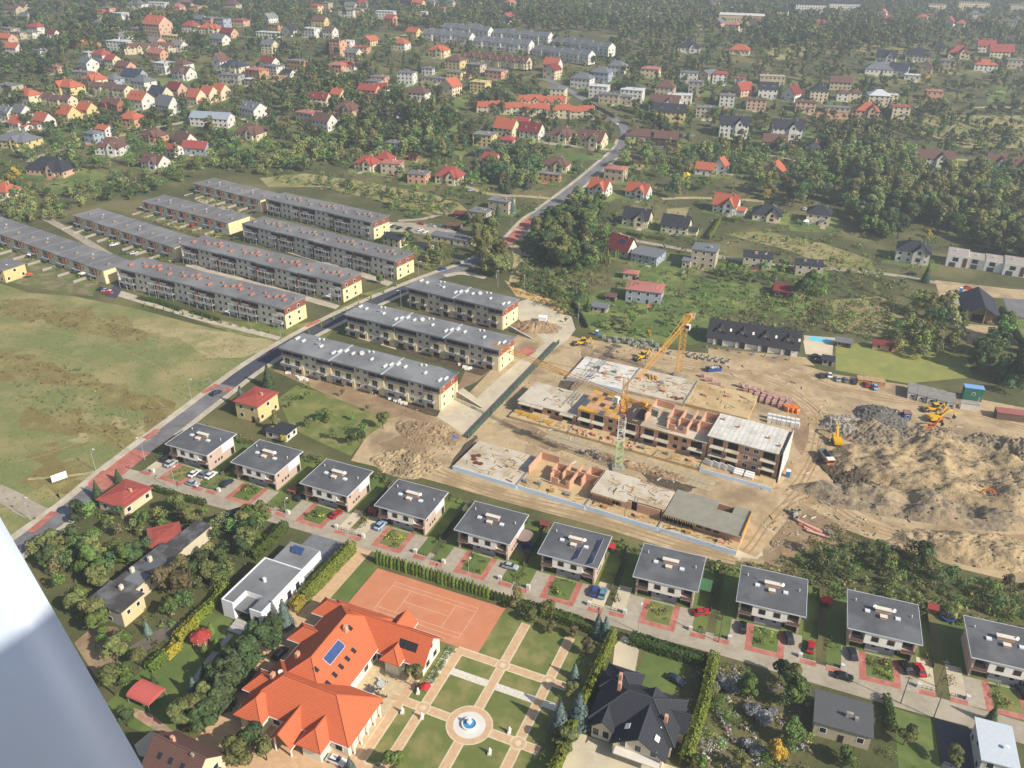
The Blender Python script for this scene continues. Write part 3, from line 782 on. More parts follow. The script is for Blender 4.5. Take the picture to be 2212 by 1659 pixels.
for i, tb in ((1, H1), (2, H2), (3, H3), (5, H5), (6, H6)):
    for ln in tb.strip().splitlines():
        a = ln.split(); x, y, w, d, h, rot = map(float, a[:6])
        if i == 5 and y < 0: continue
        hz(i, x, y, w, d, h, rot, a[6], float(a[7]), a[8], a[9], a[10] if len(a) > 10 else '', near=(i in (5, 6)))

def terrace(desc, a, b, n, d, h, kind, rh, rc, wc, front_gable=False, dorm=False, chim=True, end=None, name='terraced_row', wins=2, skyl=False):
    """row of n joined houses between two surveyed roof ends (ground points already)"""
    v = Vector((b[0] - a[0], b[1] - a[1])); L = v.length; rz = math.atan2(v.y, v.x); c = ((a[0] + b[0]) / 2, (a[1] + b[1]) / 2); z = T(*c)
    t = thing(name, desc, 'terrace', (c[0], c[1], z), rz); wm = paint(WALLC.get(wc, wc)); rm = FELT if rc == 'f' else tiles(ROOFC.get(rc, rc)); u = L / n
    near = c[1] < 400
    for k in range(n):
        x = -L / 2 + u * (k + .5); dz = .75 if k % 2 else 0; dy = 1.0 if k % 2 else 0
        gable_wall(u, d, h + dz, rh, kind).build('wall', wm, t, (x, dy, 0))
        roof_mesh(kind, u - .02, d, rh, .3 if kind == 'flat' else .0, .25).build('roof', rm, t, (x, dy, h + dz)) if kind != 'gable' else roof_mesh('gable', u - .7, d, rh, .35, .25).build('roof', rm, t, (x, dy, h + dz))
        if kind == 'gable': gable_wall(.35, d + .2, h + dz + .25, rh + .05, 'gable').build('party_wall', wm, t, (x - u / 2 + .17, dy, 0))
        if chim: box('chimney', CONC if rc in 'gkf' else BRICK, t, (x + u * .28, dy + d * .1, h + dz + rh + .2), (.9, .6, 1.2))
        if front_gable:
            gable_wall(d * .5, u * .5, h, rh * .7, 'gable').build('wall', wm, t, (x, -d * .25 - .8 + dy, 0), R(90))
            roof_mesh('gable', d * .8, u * .5, rh * .7, .35).build('roof', rm, t, (x, -d * .1 - .8 + dy, h + dz + .02), R(90))
            box('window', GLASS, t, (x, -d * .5 - .83 + dy, h + .2), (1.2, .06, 1.4))
        for f in range(max(1, round(h / 2.9))):
            for j in range(wins):
                box('window', GLASS, t, (x + u * ((j + .5) / wins - .5), -d / 2 + dy - .02 - (.82 if front_gable and abs((j + .5) / wins - .5) < .25 else 0), 1.6 + f * 2.9), (1.2, .07, 1.4))
        if skyl: box('skylight', GLASS, t, (x, -d * .25 + dy, h + dz + rh * .5 + .27), (.8, 1.1, .1), rot=(math.atan2(rh, d / 2), 0, 0))
    for f in range(max(1, round(h / 2.9))):
        for s in (-.25, .25): box('window', GLASS, t, (L / 2 + .02, d * s, 1.6 + f * 2.9), (.07, 1.1, 1.3))
    f = frame(c[0], c[1], rz); FOOT.append([f(-L / 2, -d / 2 - 1), f(L / 2, -d / 2 - 1), f(L / 2, d / 2 + 1), f(-L / 2, d / 2 + 1)])
    for k in range(5): p = f(L * (k - 2) / 5, 0); CLEAR.append((Vector((p[0], p[1], T(*p) + h)), max(d, L / n) * .45, p[1]))
    return t
def rg(i, x, y, h): return g(i, x, y, h)
for ds, a, b, n in (('white terrace with grey roofs, back row leftmost, below the cemetery', (670, 152), (970, 188), 5), ('white terrace with grey roofs, front row leftmost beside the sandy track', (545, 190), (850, 228), 5),
                    ('white terrace with grey roofs, back row middle one', (1000, 185), (1355, 232), 6), ('white terrace with grey roofs, front row middle one', (870, 235), (1230, 285), 6),
                    ('white terrace with grey roofs, back row rightmost', (1395, 235), (1750, 310), 6), ('white terrace with grey roofs, front row rightmost', (1262, 285), (1620, 360), 6)):
    terrace(ds, rg(2, *a, 9), rg(2, *b, 9), n, 11, 6.5, 'gable', 3.6, 'g', 'W', skyl=True)
terrace('long brown-roofed terrace with eight front gables below the white terraces', rg(2, 790, 330, 7), rg(2, 1215, 405, 7), 8, 10, 4.5, 'gable', 4, 'b', 'C', front_gable=True)
terrace('orange-roofed terrace of ten stepped houses, front one of the pair', rg(2, 885, 662, 6.5), rg(2, 1640, 718, 6.5), 10, 9, 5, 'gable', 3.2, 'o', 'C')
terrace('orange-roofed terrace behind the stepped one, with white dormers', rg(2, 1150, 630, 7), rg(2, 1455, 652, 7), 4, 9, 5.5, 'gable', 3.6, 'o', 'C', front_gable=True)
terrace('brown-roofed terrace with five cream gables beside the white flat block', rg(1, 805, 300, 6.5), rg(1, 1135, 283, 6.5), 5, 10, 4.5, 'gable', 3.6, 'b', 'C', front_gable=True)
terrace('brown terrace of four houses beside the curved close', rg(1, 225, 605, 6), rg(1, 465, 655, 6), 4, 9, 5, 'gable', 3, 'b', 'C')
terrace('brown terrace of three houses with a cream end wall', rg(1, 600, 540, 6), rg(1, 835, 585, 6), 3, 10, 5.5, 'gable', 3, 'b', 'C')
terrace('small brown terrace behind the yellow gabled pair', rg(1, 670, 645, 5), rg(1, 785, 670, 5), 3, 9, 4, 'gable', 3, 'b', 'B')
# houses of the farthest quarters, too small to tell more than roof and walls
for k in range(64):
    u, v = (random.uniform(20, 800), random.uniform(4, 120)) if k < 36 else (random.uniform(1520, 2200), random.uniform(2, 60)) if k < 52 else (random.uniform(820, 1120), random.uniform(2, 75))
    p = gp(u, v, 6)
    if min((Vector((p.x, p.y)) - Vector((h_['p'].x, h_['p'].y))).length for h_ in HOUSES) < 24: continue
    kd = random.choice(('hip', 'gable', 'flat', 'gable')); house(p, random.uniform(10, 17), random.uniform(9, 12), random.uniform(4.5, 8), random.choice((-28, -20, 60)), kd, 3.6 if kd != 'flat' else 0, random.choice('ooorrbbgkgfp'), random.choice('WWWCCYPSGB'))
# larger named buildings of the town
hz(1, 1015, 128, 19, 15, 11, -26, 'gable', 6, 'o', 'P', 'd', 'tall peach apartment house with orange gable roof among the trees')
hz(1, 1365, 168, 22, 11, 5, -18, 'hip', 4, 'o', 'C', 'x', 'long orange-roofed cream house with a white gable, far left quarter')
hz(1, 1372, 742, 30, 12, 6, -10, 'gable', 3.5, 'U', 'W', 'n', 'long pale barn-like house with grey gable roof and big windows')
hz(1, 110, 880, 26, 17, 4.5, -16, 'hip', 4.5, 'g', 'Y', 'x', 'big yellow nursery building with grey hip roof and paved yard')
hz(1, 330, 1055, 28, 15, 3.5, -14, 'hip', 6.5, 'k', 'P', 'xs', 'large black-roofed villa with peach walls on the bright lawn')
hz(1, 30, 1205, 13, 11, 4, -20, 'hip', 4.5, 'o', 'C', '', 'orange hip roof cut by the left edge beside a yellow tree')
hz(2, 2130, 695, 24, 12, 7, -14, 'gable', 5, 'k', 'Y', 'd', 'three storey cream and yellow guest house with black mansard roof')
hz(3, 337, 775, 19, 13, 8.5, -10, 'gable', 4.5, 'k', 'W', 'xb', 'white apartment villa with black roof, the one nearer the guest house', floors=3)
hz(3, 682, 800, 19, 13, 8.5, -10, 'gable', 4.5, 'k', 'W', 'xb', 'white apartment villa with black roof beside the brown gabled house', floors=3)
hz(3, 385, 92, 52, 32, 10, -14, 'flat', 0, 'd3cfc4', 'c7b18d', 'n', 'beige supermarket hall with pale flat roof beside the curved ramp', name='supermarket', cat='hall', floors=1)
hz(3, 830, 18, 40, 13, 11, -6, 'gable', 3, 'k', 'W', 'db', 'long white apartment block with dark roof and balconies, left part', name='apartment_block', cat='block', floors=4)
hz(3, 1050, 12, 42, 13, 11, -6, 'gable', 3, 'k', 'W', 'db', 'long white apartment block with dark roof and balconies, right part', name='apartment_block', cat='block', floors=4)
hz(3, 1650, 25, 26, 11, 9, -6, 'flat', 0, 'f', 'C', '', 'cream slab block at the top edge, leftmost of three', name='apartment_block', cat='block', floors=3)
hz(3, 1885, 12, 42, 11, 12, -6, 'flat', 0, 'f', 'C', '', 'cream slab block at the top edge, tallest of three', name='apartment_block', cat='block', floors=4)
hz(3, 2170, 28, 24, 11, 9, -6, 'flat', 0, 'f', 'S', '', 'beige slab block at the top edge, rightmost of three', name='apartment_block', cat='block', floors=3)

# garden plots round the houses: lawn and a paved drive
PLOTM = [M_LAWN, M_FLAWN, M_LAWND, M_FLAWN, M_LAWN]
for h in HOUSES:
    x, y = h['p'].x, h['p'].y; rz = h['o'].rotation_euler.z; f = frame(x, y, rz); a, b = h['w'] / 2, h['d'] / 2; e = [random.uniform(2.5, 7) for _ in range(4)]
    sheet('garden_plot', [f(-a - e[0], -b - e[1]), f(a + e[2], -b - e[1]), f(a + e[2], b + e[3]), f(-a - e[0], b + e[3])], random.choice(PLOTM), .012)
    s_ = random.choice((-1, 1)); sheet('house_drive', [f(s_ * a * .3, -b - e[1]), f(s_ * a * .3 + 3, -b - e[1]), f(s_ * a * .3 + 3, -b + .3), f(s_ * a * .3, -b + .3)], random.choice((M_PAVE, M_SLAB, M_RED, M_PAVE)), .024)
# ------------------------------------------------------------------ ten duplex houses along the paved street
M_PINK = paint('bfa898'); M_DUPW = paint('f0ebe0'); M_LILAC = paint('9f97a5'); M_RAIL = paint('6f5a50'); M_TRIM = paint('c9cccd')
M_FELTD = mat('duplex_roof_felt', '5b5c5f', .9, '505155', .4, .01, c3='66676a', scale3=.12, contrast=.5)
SOLAR = mat('solar_cells_blue', '3d527e', .3, '344870', 1.5, spec=.6)
def window(root, c, s, axis, frame_=None, name='window', leaf=0):
    """glazed opening with its frame as a sub-part; axis 'y' or 'x' is the wall normal"""
    o = box(name, GLASS, root, c, s); e = .14
    k = [1 + 2 * e / s[0], 1 + 2 * e / s[1], 1 + 2 * e / s[2]]; loc = [0, 0, 0]
    ax = 'xyz'.index(axis[0]); sg = -1 if axis[1:] == '-' else 1
    k[ax] = 1; loc[ax] = -.35 * sg
    fr = add('window_frame', cube(frame_ or FRAMEW), o, loc, 0, k)
    if leaf:
        ml = [0, 0, 0]; ms = [.06 / s[0], .06 / s[1], 1.0]; ms[ax] = 1.4
        for q_ in range(leaf):
            l2 = [0, 0, 0]; l2[1 - ax] = (q_ + 1) / (leaf + 1) - .5
            add('mullion', cube(frame_ or FRAMEW), o, l2, 0, ms)
    return o
def duplex():
    t = thing('duplex_house', 'x', 'house', (0, 0, 0)); W, Dp, H = 14.6, 12.2, 6.3
    bxb('wall', M_PINK, t, (-W / 2, -Dp / 2 + 1.6, -.3), (W / 2, Dp / 2, H))
    bxb('front_bay', M_DUPW, t, (-4.1, -Dp / 2 - .62, 3.0), (4.1, -Dp / 2 + 1.61, H))
    bxb('ground_floor_bay', M_LILAC, t, (-3.2, -Dp / 2 + .4, -.3), (3.2, -Dp / 2 + 1.62, 3.0))
    for s in (-1, 1):
        bxb('corner_pier', M_PINK, t, (s * W / 2 - .45 * (s > 0), -Dp / 2, -.3), (s * W / 2 + .45 * (s < 0), -Dp / 2 + 1.62, H))
        b = bxb('balcony', M_PINK, t, (s * 4.12, -Dp / 2 - .9, 2.85), (s * (W / 2 - .1), -Dp / 2 + 1.6, 3.05))
        bxb('railing', M_RAIL, t, (s * 4.14, -Dp / 2 - .92, 3.05), (s * (W / 2 - .12), -Dp / 2 - .84, 3.95))
        window(t, (s * 5.7, -Dp / 2 + 1.57, 4.3), (1.9, .1, 2.3), 'y-', paint('5a4a40'))
        bxb('garage_door', paint('6e4f3e'), t, (s * 4.4, -Dp / 2 + 1.5, 0), (s * 6.8, -Dp / 2 + 1.59, 2.3))
        window(t, (s * 1.75, -Dp / 2 - .65, 4.75), (1.35, .1, 1.3), 'y-', paint('7d6652'))
        window(t, (s * 1.5, -Dp / 2 + .37, 1.75), (1.0, .1, .7), 'y-', paint('b9c4cc'))
        bxb('front_door', DARKW, t, (s * 3.35, -Dp / 2 + 1.5, 0), (s * 4.1, -Dp / 2 + 1.59, 2.2))
        cyl('roof_vent', M_TRIM, t, (s * 6.3, 3.2 if s < 0 else 1.6, H + .75), .3, .7, 8)
    bxb('side_panel', M_DUPW, t, (W / 2 + .003, .4, 2.9), (W / 2 + .06, Dp / 2 - .3, H - .02))
    for y, z in ((-3, 1.7), (-1.5, 1.7), (-.2, 1.7), (-4.6, 4.6)): window(t, (W / 2 + .02, y, z), (.1, .5, .6), 'x', paint('6b5a50'))
    bxb('patio_door', GLASS, t, (W / 2 + .005, 4.2, .1), (W / 2 + .05, 5.6, 2.4))
    a, b = 8.15, 6.95
    rb = MB(); rb.poly([(-a, -b, 0), (a, -b, 0), (a, b, 0), (-a, b, 0), (-a, -b, .22), (a, -b, .22), (a, b, .22), (-a, b, .22), (-2.2, 0, .62), (2.2, 0, .62)],
                       [(3, 2, 1, 0), (0, 1, 5, 4), (1, 2, 6, 5), (2, 3, 7, 6), (3, 0, 4, 7), (4, 5, 9, 8), (6, 7, 8, 9), (5, 6, 9), (7, 4, 8)], 0)
    rb.build('roof', M_FELTD, t, (0, 0, H + .003))
    for s in (-1, 1):
        bxb('roof_edge', M_TRIM, t, (-a - .08, s * b - .02, H), (a + .08, s * b + .1 * s, H + .3))
        bxb('roof_edge', M_TRIM, t, (s * a - .02, -b, H + .001), (s * a + .1 * s, b, H + .301))
    c = bxb('chimney', BRICK, t, (-1.9, .6, H + .2), (1.7, 1.5, H + 1.55))
    add('chimney_cap', cube(paint('d8d2c2')), c, (0, 0, .52), 0, (1.16, 1.3, .14))
    c = bxb('chimney', BRICK, t, (-.9, -1.6, H + .2), (.5, -.7, H + 1.2)); add('chimney_cap', cube(paint('d8d2c2')), c, (0, 0, .52), 0, (1.2, 1.25, .16))
    for x in (-3.7, 3.1): box('skylight', paint('d7dbdd', .3), t, (x, .1 if x < 0 else -.4, H + .7), (1.15, 1.0, .35))
    cyl('antenna', GREYT, t, (-2.0, 1.9, H + 1.4), .07, 2.6, 5); box('antenna', GREYT, t, (-2.0, 1.9, H + 2.4), (1.1, .07, .07))
    cyl('antenna', GREYT, t, (1.6, 2.0, H + 1.2), .07, 1.8, 5)
    return t
DUP = [(-97.81, 225.16, -22.4), (-74.52, 215.74, -22.6), (-51.28, 205.61, -22.3), (-28.02, 195.61, -22), (-4.87, 185.52, -21.6), (17.54, 176.53, -20.4), (41.42, 168.46, -19.2), (65.66, 160.38, -18.4), (90.05, 151.99, -18.3), (115.2, 143.6, -18)]
ORD = ['first', 'second', 'third', 'fourth', 'fifth', 'sixth', 'seventh', 'eighth', 'ninth', 'tenth']
dup_marks = ['its drive crowded with parked cars', 'blue car before it', 'red car before it', 'blue car in the drive', 'round terrace at its right', 'two solar panel racks on the roof', 'green awning at its right side', 'pale gravel bed before it', 'dish at each end of its chimney', 'cut by the right edge of the picture']
dup0 = duplex(); DUPS = []
for k, (x, y, a) in enumerate(DUP):
    o = dup0 if k == 0 else copy_tree(dup0)
    o.location = (x, y, 0); o.rotation_euler = (0, 0, R(a))
    o['label'] = f'grey-roofed duplex, {ORD[k]} from the main street, {dup_marks[k]}'; o['group'] = 'duplex houses along the paved street'
    DUPS.append(o); f = frame(x, y, R(a)); FOOT.append([f(-8.5, -9), f(8.5, -9), f(8.5, 7), f(-8.5, 7)])
    CLEAR.append((Vector((x, y, 5)), 8, y))
for k in (1, 2, 3, 5, 7, 8, 9):       # satellite dishes where the photo shows them
    for s in ((1,) if k != 8 else (1, -1)):
        cyl('dish', WHITE, DUPS[k], (2.2 * s, 1.2, 7.9), .95, .18, 12).rotation_euler = (R(70), 0, R(30))
t = DUPS[5]
for bx, n in ((1.8, 3), (5.6, 6)):
    for j in range(n):
        p = box('solar_panel', SOLAR, t, (bx + (.25 if n == 6 else 0), -6.0 + j * 1.75 + (0 if n == 6 else .2), 7.35), (2.1, 1.62, .07), rot=(0, R(-38), 0))
        add('frame', cube(paint('aab4c0')), p, (0, 0, -.35), 0, (1.05, 1.06, .9))
box('awning', paint('3f6b45'), DUPS[6], (9.4, 1.0, 2.6), (3.2, 4.6, .12)); box('awning', paint('3c4048'), DUPS[7], (8.3, -1.5, 2.8), (1.6, 4.6, .12))
cyl('terrace', paint('8d7a70'), DUPS[4], (8.6, 2.6, 2.8), 5.2, .25, 24)
# front yards: red paver frames, planted bed, drives, side lawns and low fences
M_DRIVE = mat('drive_pavers', 'aaa08e', .9, '9d9381', .8, .01, 5)
yard_names = []
for k, (x, y, a) in enumerate(DUP):
    f = frame(x, y, R(a))
    def S(name, pts, mt, dz): return sheet(name, [f(*p) for p in pts], mt, dz)
    S('back_garden', [(-11.9, -6.5), (11.9, -6.5), (11.9, 13.2), (-11.9, 13.2)], M_LAWN, .012)
    S('drive', [(-11.8, -15.4), (11.8, -15.4), (11.8, -6.4), (-11.8, -6.4)], M_DRIVE, .03)
    for s in (-1, 1):
        S('red_paver_path', [(s * 3.0, -14.2), (s * 4.5, -14.2), (s * 4.5, -6.4), (s * 3.0, -6.4)], M_RED, .036)
        S('red_paver_path', [(s * 8.2, -15.6), (s * 11.9, -15.6), (s * 11.9, -14.1), (s * 8.2, -14.1)], M_RED, .036)
        S('side_lawn', [(s * 8.4, -13.6), (s * 11.8, -13.6), (s * 11.8, -4), (s * 8.4, -4)], M_LAWN if (k + (s > 0)) % 3 else M_CONC, .036)
    S('red_paver_path', [(-4.5, -15.7), (4.5, -15.7), (4.5, -14.2), (-4.5, -14.2)], M_RED, .036)
    S('planted_bed', [(-2.95, -14.1), (2.95, -14.1), (2.95, -6.9), (-2.95, -6.9)], M_LAWN if k % 3 else M_LAWND, .04)
    if k < 9 or True:
        fc = thing('garden_fence', f'dark garden fence with white bin shelter before the {ORD[k]} duplex', 'fence', (x, y, 0), R(a), 'fences of the duplex gardens')
        for s in (-1, 1):
            box('bin_shelter', paint('cfccc4'), fc, (s * 8.2, -13.6, .6), (.9, .8, 1.2))
            for j in range(4): box('post', paint('4a4a4c'), fc, (s * (8.9 + j * .95), -13.75, .5), (.08, .08, 1.0))
            for z in (.35, .9): box('rail', paint('4a4a4c'), fc, (s * 10.3, -13.75, z), (3.0, .05, .06))
        box('boundary_fence', paint('55564f'), fc, (11.95, 3, .6), (.06, 19, 1.2))

# ------------------------------------------------------------------ apartment blocks
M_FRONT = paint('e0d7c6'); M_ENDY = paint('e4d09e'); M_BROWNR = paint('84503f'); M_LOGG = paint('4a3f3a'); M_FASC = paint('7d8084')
M_NEWY = paint('e4d2a6'); M_NEWG = paint('d3c6b2'); M_NEWR = paint('9a5138')
M_CHR = paint('a8705c'); M_CHB = paint('8a776b')
def old_block(desc, o, ang, n, u=24.5, d=15.2, H=9.4):
    """three storey block of n sections: bay, bay, window, window, bay; recessed brown top floor"""
    rz = R(ang); z = T(o[0], o[1] - 20); t = thing('apartment_block', desc, 'block', (o[0], o[1], z), rz, 'older blocks with pergola balconies')
    L = n * u; pg = pergola_mesh()
    for k in range(n):
        x0 = k * u; dy = .0 if k % 2 == 0 else .35
        bxb('wall', M_FRONT, t, (x0 + .01, 1.9 + dy, -1), (x0 + u - .01, d, H))
        bxb('roof', FELT, t, (x0 - (.5 if k == 0 else -.01), .2 + dy, H), (x0 + u + (.5 if k == n - 1 else -.01), d + .6, H + .45 + .06 * (k % 2)))
        bxb('roof_fascia', M_FASC, t, (x0, .1 + dy, H - .25), (x0 + u, .195 + dy, H + .4))
        for bx, bw in ((.4, 4.6), (5.2, 4.6), (19.2, 4.6)):
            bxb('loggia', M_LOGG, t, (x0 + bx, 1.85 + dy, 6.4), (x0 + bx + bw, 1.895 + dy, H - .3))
            bxb('loggia_panel', M_BROWNR if bx == 5.2 else M_FRONT, t, (x0 + bx, 1.3 + dy, 6.2), (x0 + bx + bw, 1.38 + dy, 7.1))
            for fl in (0, 1):
                window(t, (x0 + bx + bw * .5, 1.86 + dy, 1.45 + fl * 3.05), (2.6, .1, 2.2), 'y-', paint('d6cdbf'))
                add('pergola', pg, t, (x0 + bx, 1.85 + dy, 3.0 + fl * 3.05))
                bxb('balcony', CONC, t, (x0 + bx, -.3 + dy, 3.02), (x0 + bx + bw, 1.9 + dy, 3.18)) if fl == 0 else None
            bxb('railing', paint('b0aaa2'), t, (x0 + bx, -.32 + dy, 3.18), (x0 + bx + bw, -.26 + dy, 4.1))
        for wx in (11.8, 15.2):
            for fl in range(3): window(t, (x0 + wx + .6, 1.87 + dy, 1.6 + fl * 3.05), (1.25, .1, 1.35), 'y-')
        bxb('stair_strip', M_BROWNR if k else M_FRONT, t, (x0 - .25, .3 + dy, 3.4), (x0 + .25, 1.9, H - .3))
        for cx_, cy_, w_ in ((3.5, 4.2, 2.6), (7.2, 9, 1.0), (11, 6.2, 1.8), (14, 7.5, 2.6), (15.8, 9.4, 2.6), (19.5, 6.5, 2.4), (22.5, 10, .9)):
            c = bxb('chimney', M_CHR if o[1] < 400 else M_CHB, t, (x0 + cx_, cy_, H + .4), (x0 + cx_ + .75, cy_ + w_, H + 1.35)); add('chimney_cap', cube(METAL), c, (0, 0, .62), 0, (.8, .5, .25))
    bxb('end_wall', M_ENDY, t, (L + .01, 1.9, -1), (L + .12, d, 6.3)); bxb('end_wall', M_BROWNR, t, (L + .011, 1.9, 6.3), (L + .13, d, H - .02))
    for fl in range(3):
        for y in (4.5, 10.5): window(t, (L + .16, y, 1.6 + fl * 3.0), (.1, 1.2, 1.3), 'x')
    f = frame(o[0], o[1], rz); FOOT.append([f(-1, -3), f(L + 1, -3), f(L + 1, d + 2), f(-1, d + 2)])
    for k in range(n * 2): p = f((k + .5) * u / 2, 3); CLEAR.append((Vector((*p, 6)), 7, p[1]))
    return t
def pergola_mesh():
    if 'pergola' not in MESH:
        mb = MB()
        for x in (.1, 4.5): mb.box((x - .05, -2.2, -3), (x + .05, -2.1, .0))
        for y in (-2.2, -.1): mb.box((.05, y - .05, -.05), (4.55, y + .05, .08))
        for i in range(5): mb.box((.1 + i * 1.1 - .05, -2.3, .08), (.1 + i * 1.1 + .05, 0, .2))
        MESH['pergola'] = mb.mesh('pergola', paint('b9bcbd'))
    return MESH['pergola']
old_block('older grey-roofed block nearest the meadow, red chimneys, yellow end wall', (-182.4, 363.7), -26.8, 4, 24.2)
old_block('older grey-roofed block second from the meadow, behind the nearest one', (-164.5, 396.5), -28.5, 4, 24.8)
old_block('older grey-roofed block third from the meadow, with green awnings', (-143.9, 430.2), -31.2, 4, 25.4)
old_block('older grey-roofed block farthest from the meadow, beside the car park', (-143.3, 475.2), -31, 3, 25.9)
def low_row(desc, a, b, n, d=15.5, H=6.3):
    v = Vector((b[0] - a[0], b[1] - a[1])); u = v.length / n; rz = math.atan2(v.y, v.x); z = T((a[0] + b[0]) / 2, (a[1] + b[1]) / 2)
    t = thing('low_terrace', desc, 'terrace', (a[0], a[1], z), rz, 'two storey terraces behind the older blocks'); L = n * u
    for k in range(n):
        x = k * u; dz = .12 * (k % 2)
        bxb('wall', M_FRONT, t, (x, .3, -1), (x + u, d, H)); bxb('roof', FELT, t, (x + .01, -.3, H + dz), (x + u - .01, d + .4, H + .35 + dz))
        bxb('roof_edge', paint('8f9499'), t, (x - .1, -.32, H + .2), (x + .12, d + .42, H + .42 + dz))
        bxb('party_fin', paint('9a4a38'), t, (x + u * .52, -.6, 3.0), (x + u * .52 + .3, .3, H)); bxb('yellow_panel', M_ENDY, t, (x + u * .56, .2, 3.1), (x + u * .98, .295, H - .1))
        bxb('dark_panel', paint('8f8174'), t, (x + u * .08, .22, 3.1), (x + u * .5, .295, H - .3))
        window(t, (x + u * .28, .2, 4.6), (2.2, .1, 1.5), 'y-'); window(t, (x + u * .75, .16, 4.5), (1.0, .1, 1.4), 'y-'); window(t, (x + u * .3, .27, 1.4), (2.0, .1, 2.1), 'y-', paint('b5aa9c'))
        bxb('canopy', GREYT, t, (x + u * .1, -1.6, 2.8), (x + u * .55, .3, 2.95))
        c = bxb('chimney', M_CHB, t, (x + u * .6, d * .35, H + .3), (x + u * .6 + .6, d * .35 + 1.9, H + 1.2)); add('chimney_cap', cube(METAL), c, (0, 0, .62), 0, (.8, .5, .25))
        if k % 3 == 1: cyl('dish', WHITE, t, (x + u * .3, d * .6, H + 1), .9, .2, 10).rotation_euler = (R(60), 0, 0)
        bxb('garden_wall', paint('9c948a'), t, (x - .06, -8, 0), (x + .06, -.31, 1.3))
    bxb('end_wall', M_ENDY, t, (L + .003, .3, -1), (L + .1, d, H - .01))
    f = frame(a[0], a[1], rz); FOOT.append([f(-1, -2), f(L + 1, -2), f(L + 1, d + 1), f(-1, d + 1)])
    for k in range(6): p = f((k + .5) * L / 6, 2); CLEAR.append((Vector((*p, 4 + z)), 6, p[1]))
    return t
low_row('low grey-roofed terrace at the left edge, in line with the nearest block', gp(-60, 486, 6.2), gp(222, 587, 6.2), 9)
low_row('low grey-roofed terrace second row, blue panel on its roof', gp(157, 466, 6.2), gp(376, 537, 6.2), 8)
low_row('low grey-roofed terrace third row with its yellow end wall', gp(307, 434.5, 6.2), gp(492, 485, 6.2), 7)
low_row('low grey-roofed terrace farthest row, beside the straw field', gp(418, 394.5, 6.2), gp(562, 437, 6.2), 6)
hz(4, 30, 575, 13, 11, 6, -27, 'flat', 0, 'f', 'Y', 'n', 'yellow flat-roofed house cut by the left edge beside the meadow')

M_BALC = paint('8f9296'); M_CHIMW = paint('c9c9c6')
def new_section(t, x0, u, d, H, k, n, dy, finished=True):
    """one 24 m section of the new blocks"""
    s = u / 23.4
    bxb('wall', M_NEWG, t, (x0 + .01, 1.2 + dy, -.6), (x0 + u - .01, d, H))
    for bx, bw in ((.3, 9.6), (16.6, 6.5)):
        bxb('yellow_bay', M_NEWY, t, (x0 + bx * s, .95 + dy, 0.0), (x0 + (bx + bw) * s, 1.195 + dy, 6.3))
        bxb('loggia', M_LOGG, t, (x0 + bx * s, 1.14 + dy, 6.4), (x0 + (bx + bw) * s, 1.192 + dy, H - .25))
        bxb('loggia_pier', M_NEWR, t, (x0 + bx * s, .6 + dy, 6.3), (x0 + bx * s + .35, 1.19 + dy, H))
        bxb('loggia_pier', M_NEWR, t, (x0 + (bx + bw * .5) * s, .6 + dy, 6.3), (x0 + (bx + bw * .5) * s + .3, 1.19 + dy, H))
        bxb('railing', M_BALC, t, (x0 + bx * s, .55 + dy, 6.4), (x0 + (bx + bw) * s, .6 + dy, 7.3))
    for wx in (2.4, 7.4, 19.2):
        window(t, (x0 + wx * s, .93 + dy, 4.4), (2.0, .1, 2.2), 'y-', paint('c9b79a'), leaf=1); window(t, (x0 + wx * s, .93 + dy, 1.3), (2.4, .1, 1.9), 'y-', DARKW)
        b = bxb('balcony', paint('b3aca0'), t, (x0 + wx * s - 2.1, -.9 + dy, 3.02), (x0 + wx * s + 2.1, .95 + dy, 3.2))
        rl = bxb('railing', M_BALC, t, (x0 + wx * s - 2.1, -.92 + dy, 3.2), (x0 + wx * s + 2.1, -.86 + dy, 4.1))
        for e in (-2.1, 2.04): bxb('railing', M_BALC, t, (x0 + wx * s + e, -.86 + dy, 3.2), (x0 + wx * s + e + .06, .94 + dy, 4.1))
    for wx in (11.6, 14.9):
        for fl in range(3): window(t, (x0 + wx * s, 1.18 + dy, 1.7 + fl * 3.05), (1.3, .1, 1.25), 'y-', leaf=1)
    bxb('roof', FELTN, t, (x0 - (.6 if k == 0 else -.01), -.1 + dy, H), (x0 + u + (.6 if k == n - 1 else -.01), d + .5, H + .5))
    bxb('roof_fascia', M_FASC, t, (x0, -.16 + dy, H - .15), (x0 + u, -.103 + dy, H + .45))
    if k: bxb('roof_joint', paint('aab0b4'), t, (x0 - .3, -.2, H + .45), (x0 + .3, d + .52, H + .66))
    for cx_, cy_, w_ in ((1.0, 8, 3.0), (4.5, 7.5, 2.4), (9, 12, 1), (10.6, 12.6, .9), (13.5, 7, 2.2), (21.0, 4.5, 3.0), (22.3, 6.5, 3.0)):
        c = bxb('chimney', M_CHIMW, t, (x0 + cx_ * s, cy_, H + .45), (x0 + cx_ * s + .6, cy_ + w_ * .8, H + 1.05)); add('chimney_cap', cube(paint('dcdcd8')), c, (0, 0, .56), 0, (1.12, 1.1, .14))
    if k == 0: box('roof_hatch', paint('8e979e'), t, (x0 + 11, 9, H + .8), (1.6, 1.4, .6))
    if k == 1: cyl('dish', WHITE, t, (x0 + 8, 9.5, H + 1.3), 1.8, .3, 14).rotation_euler = (R(55), 0, 0)
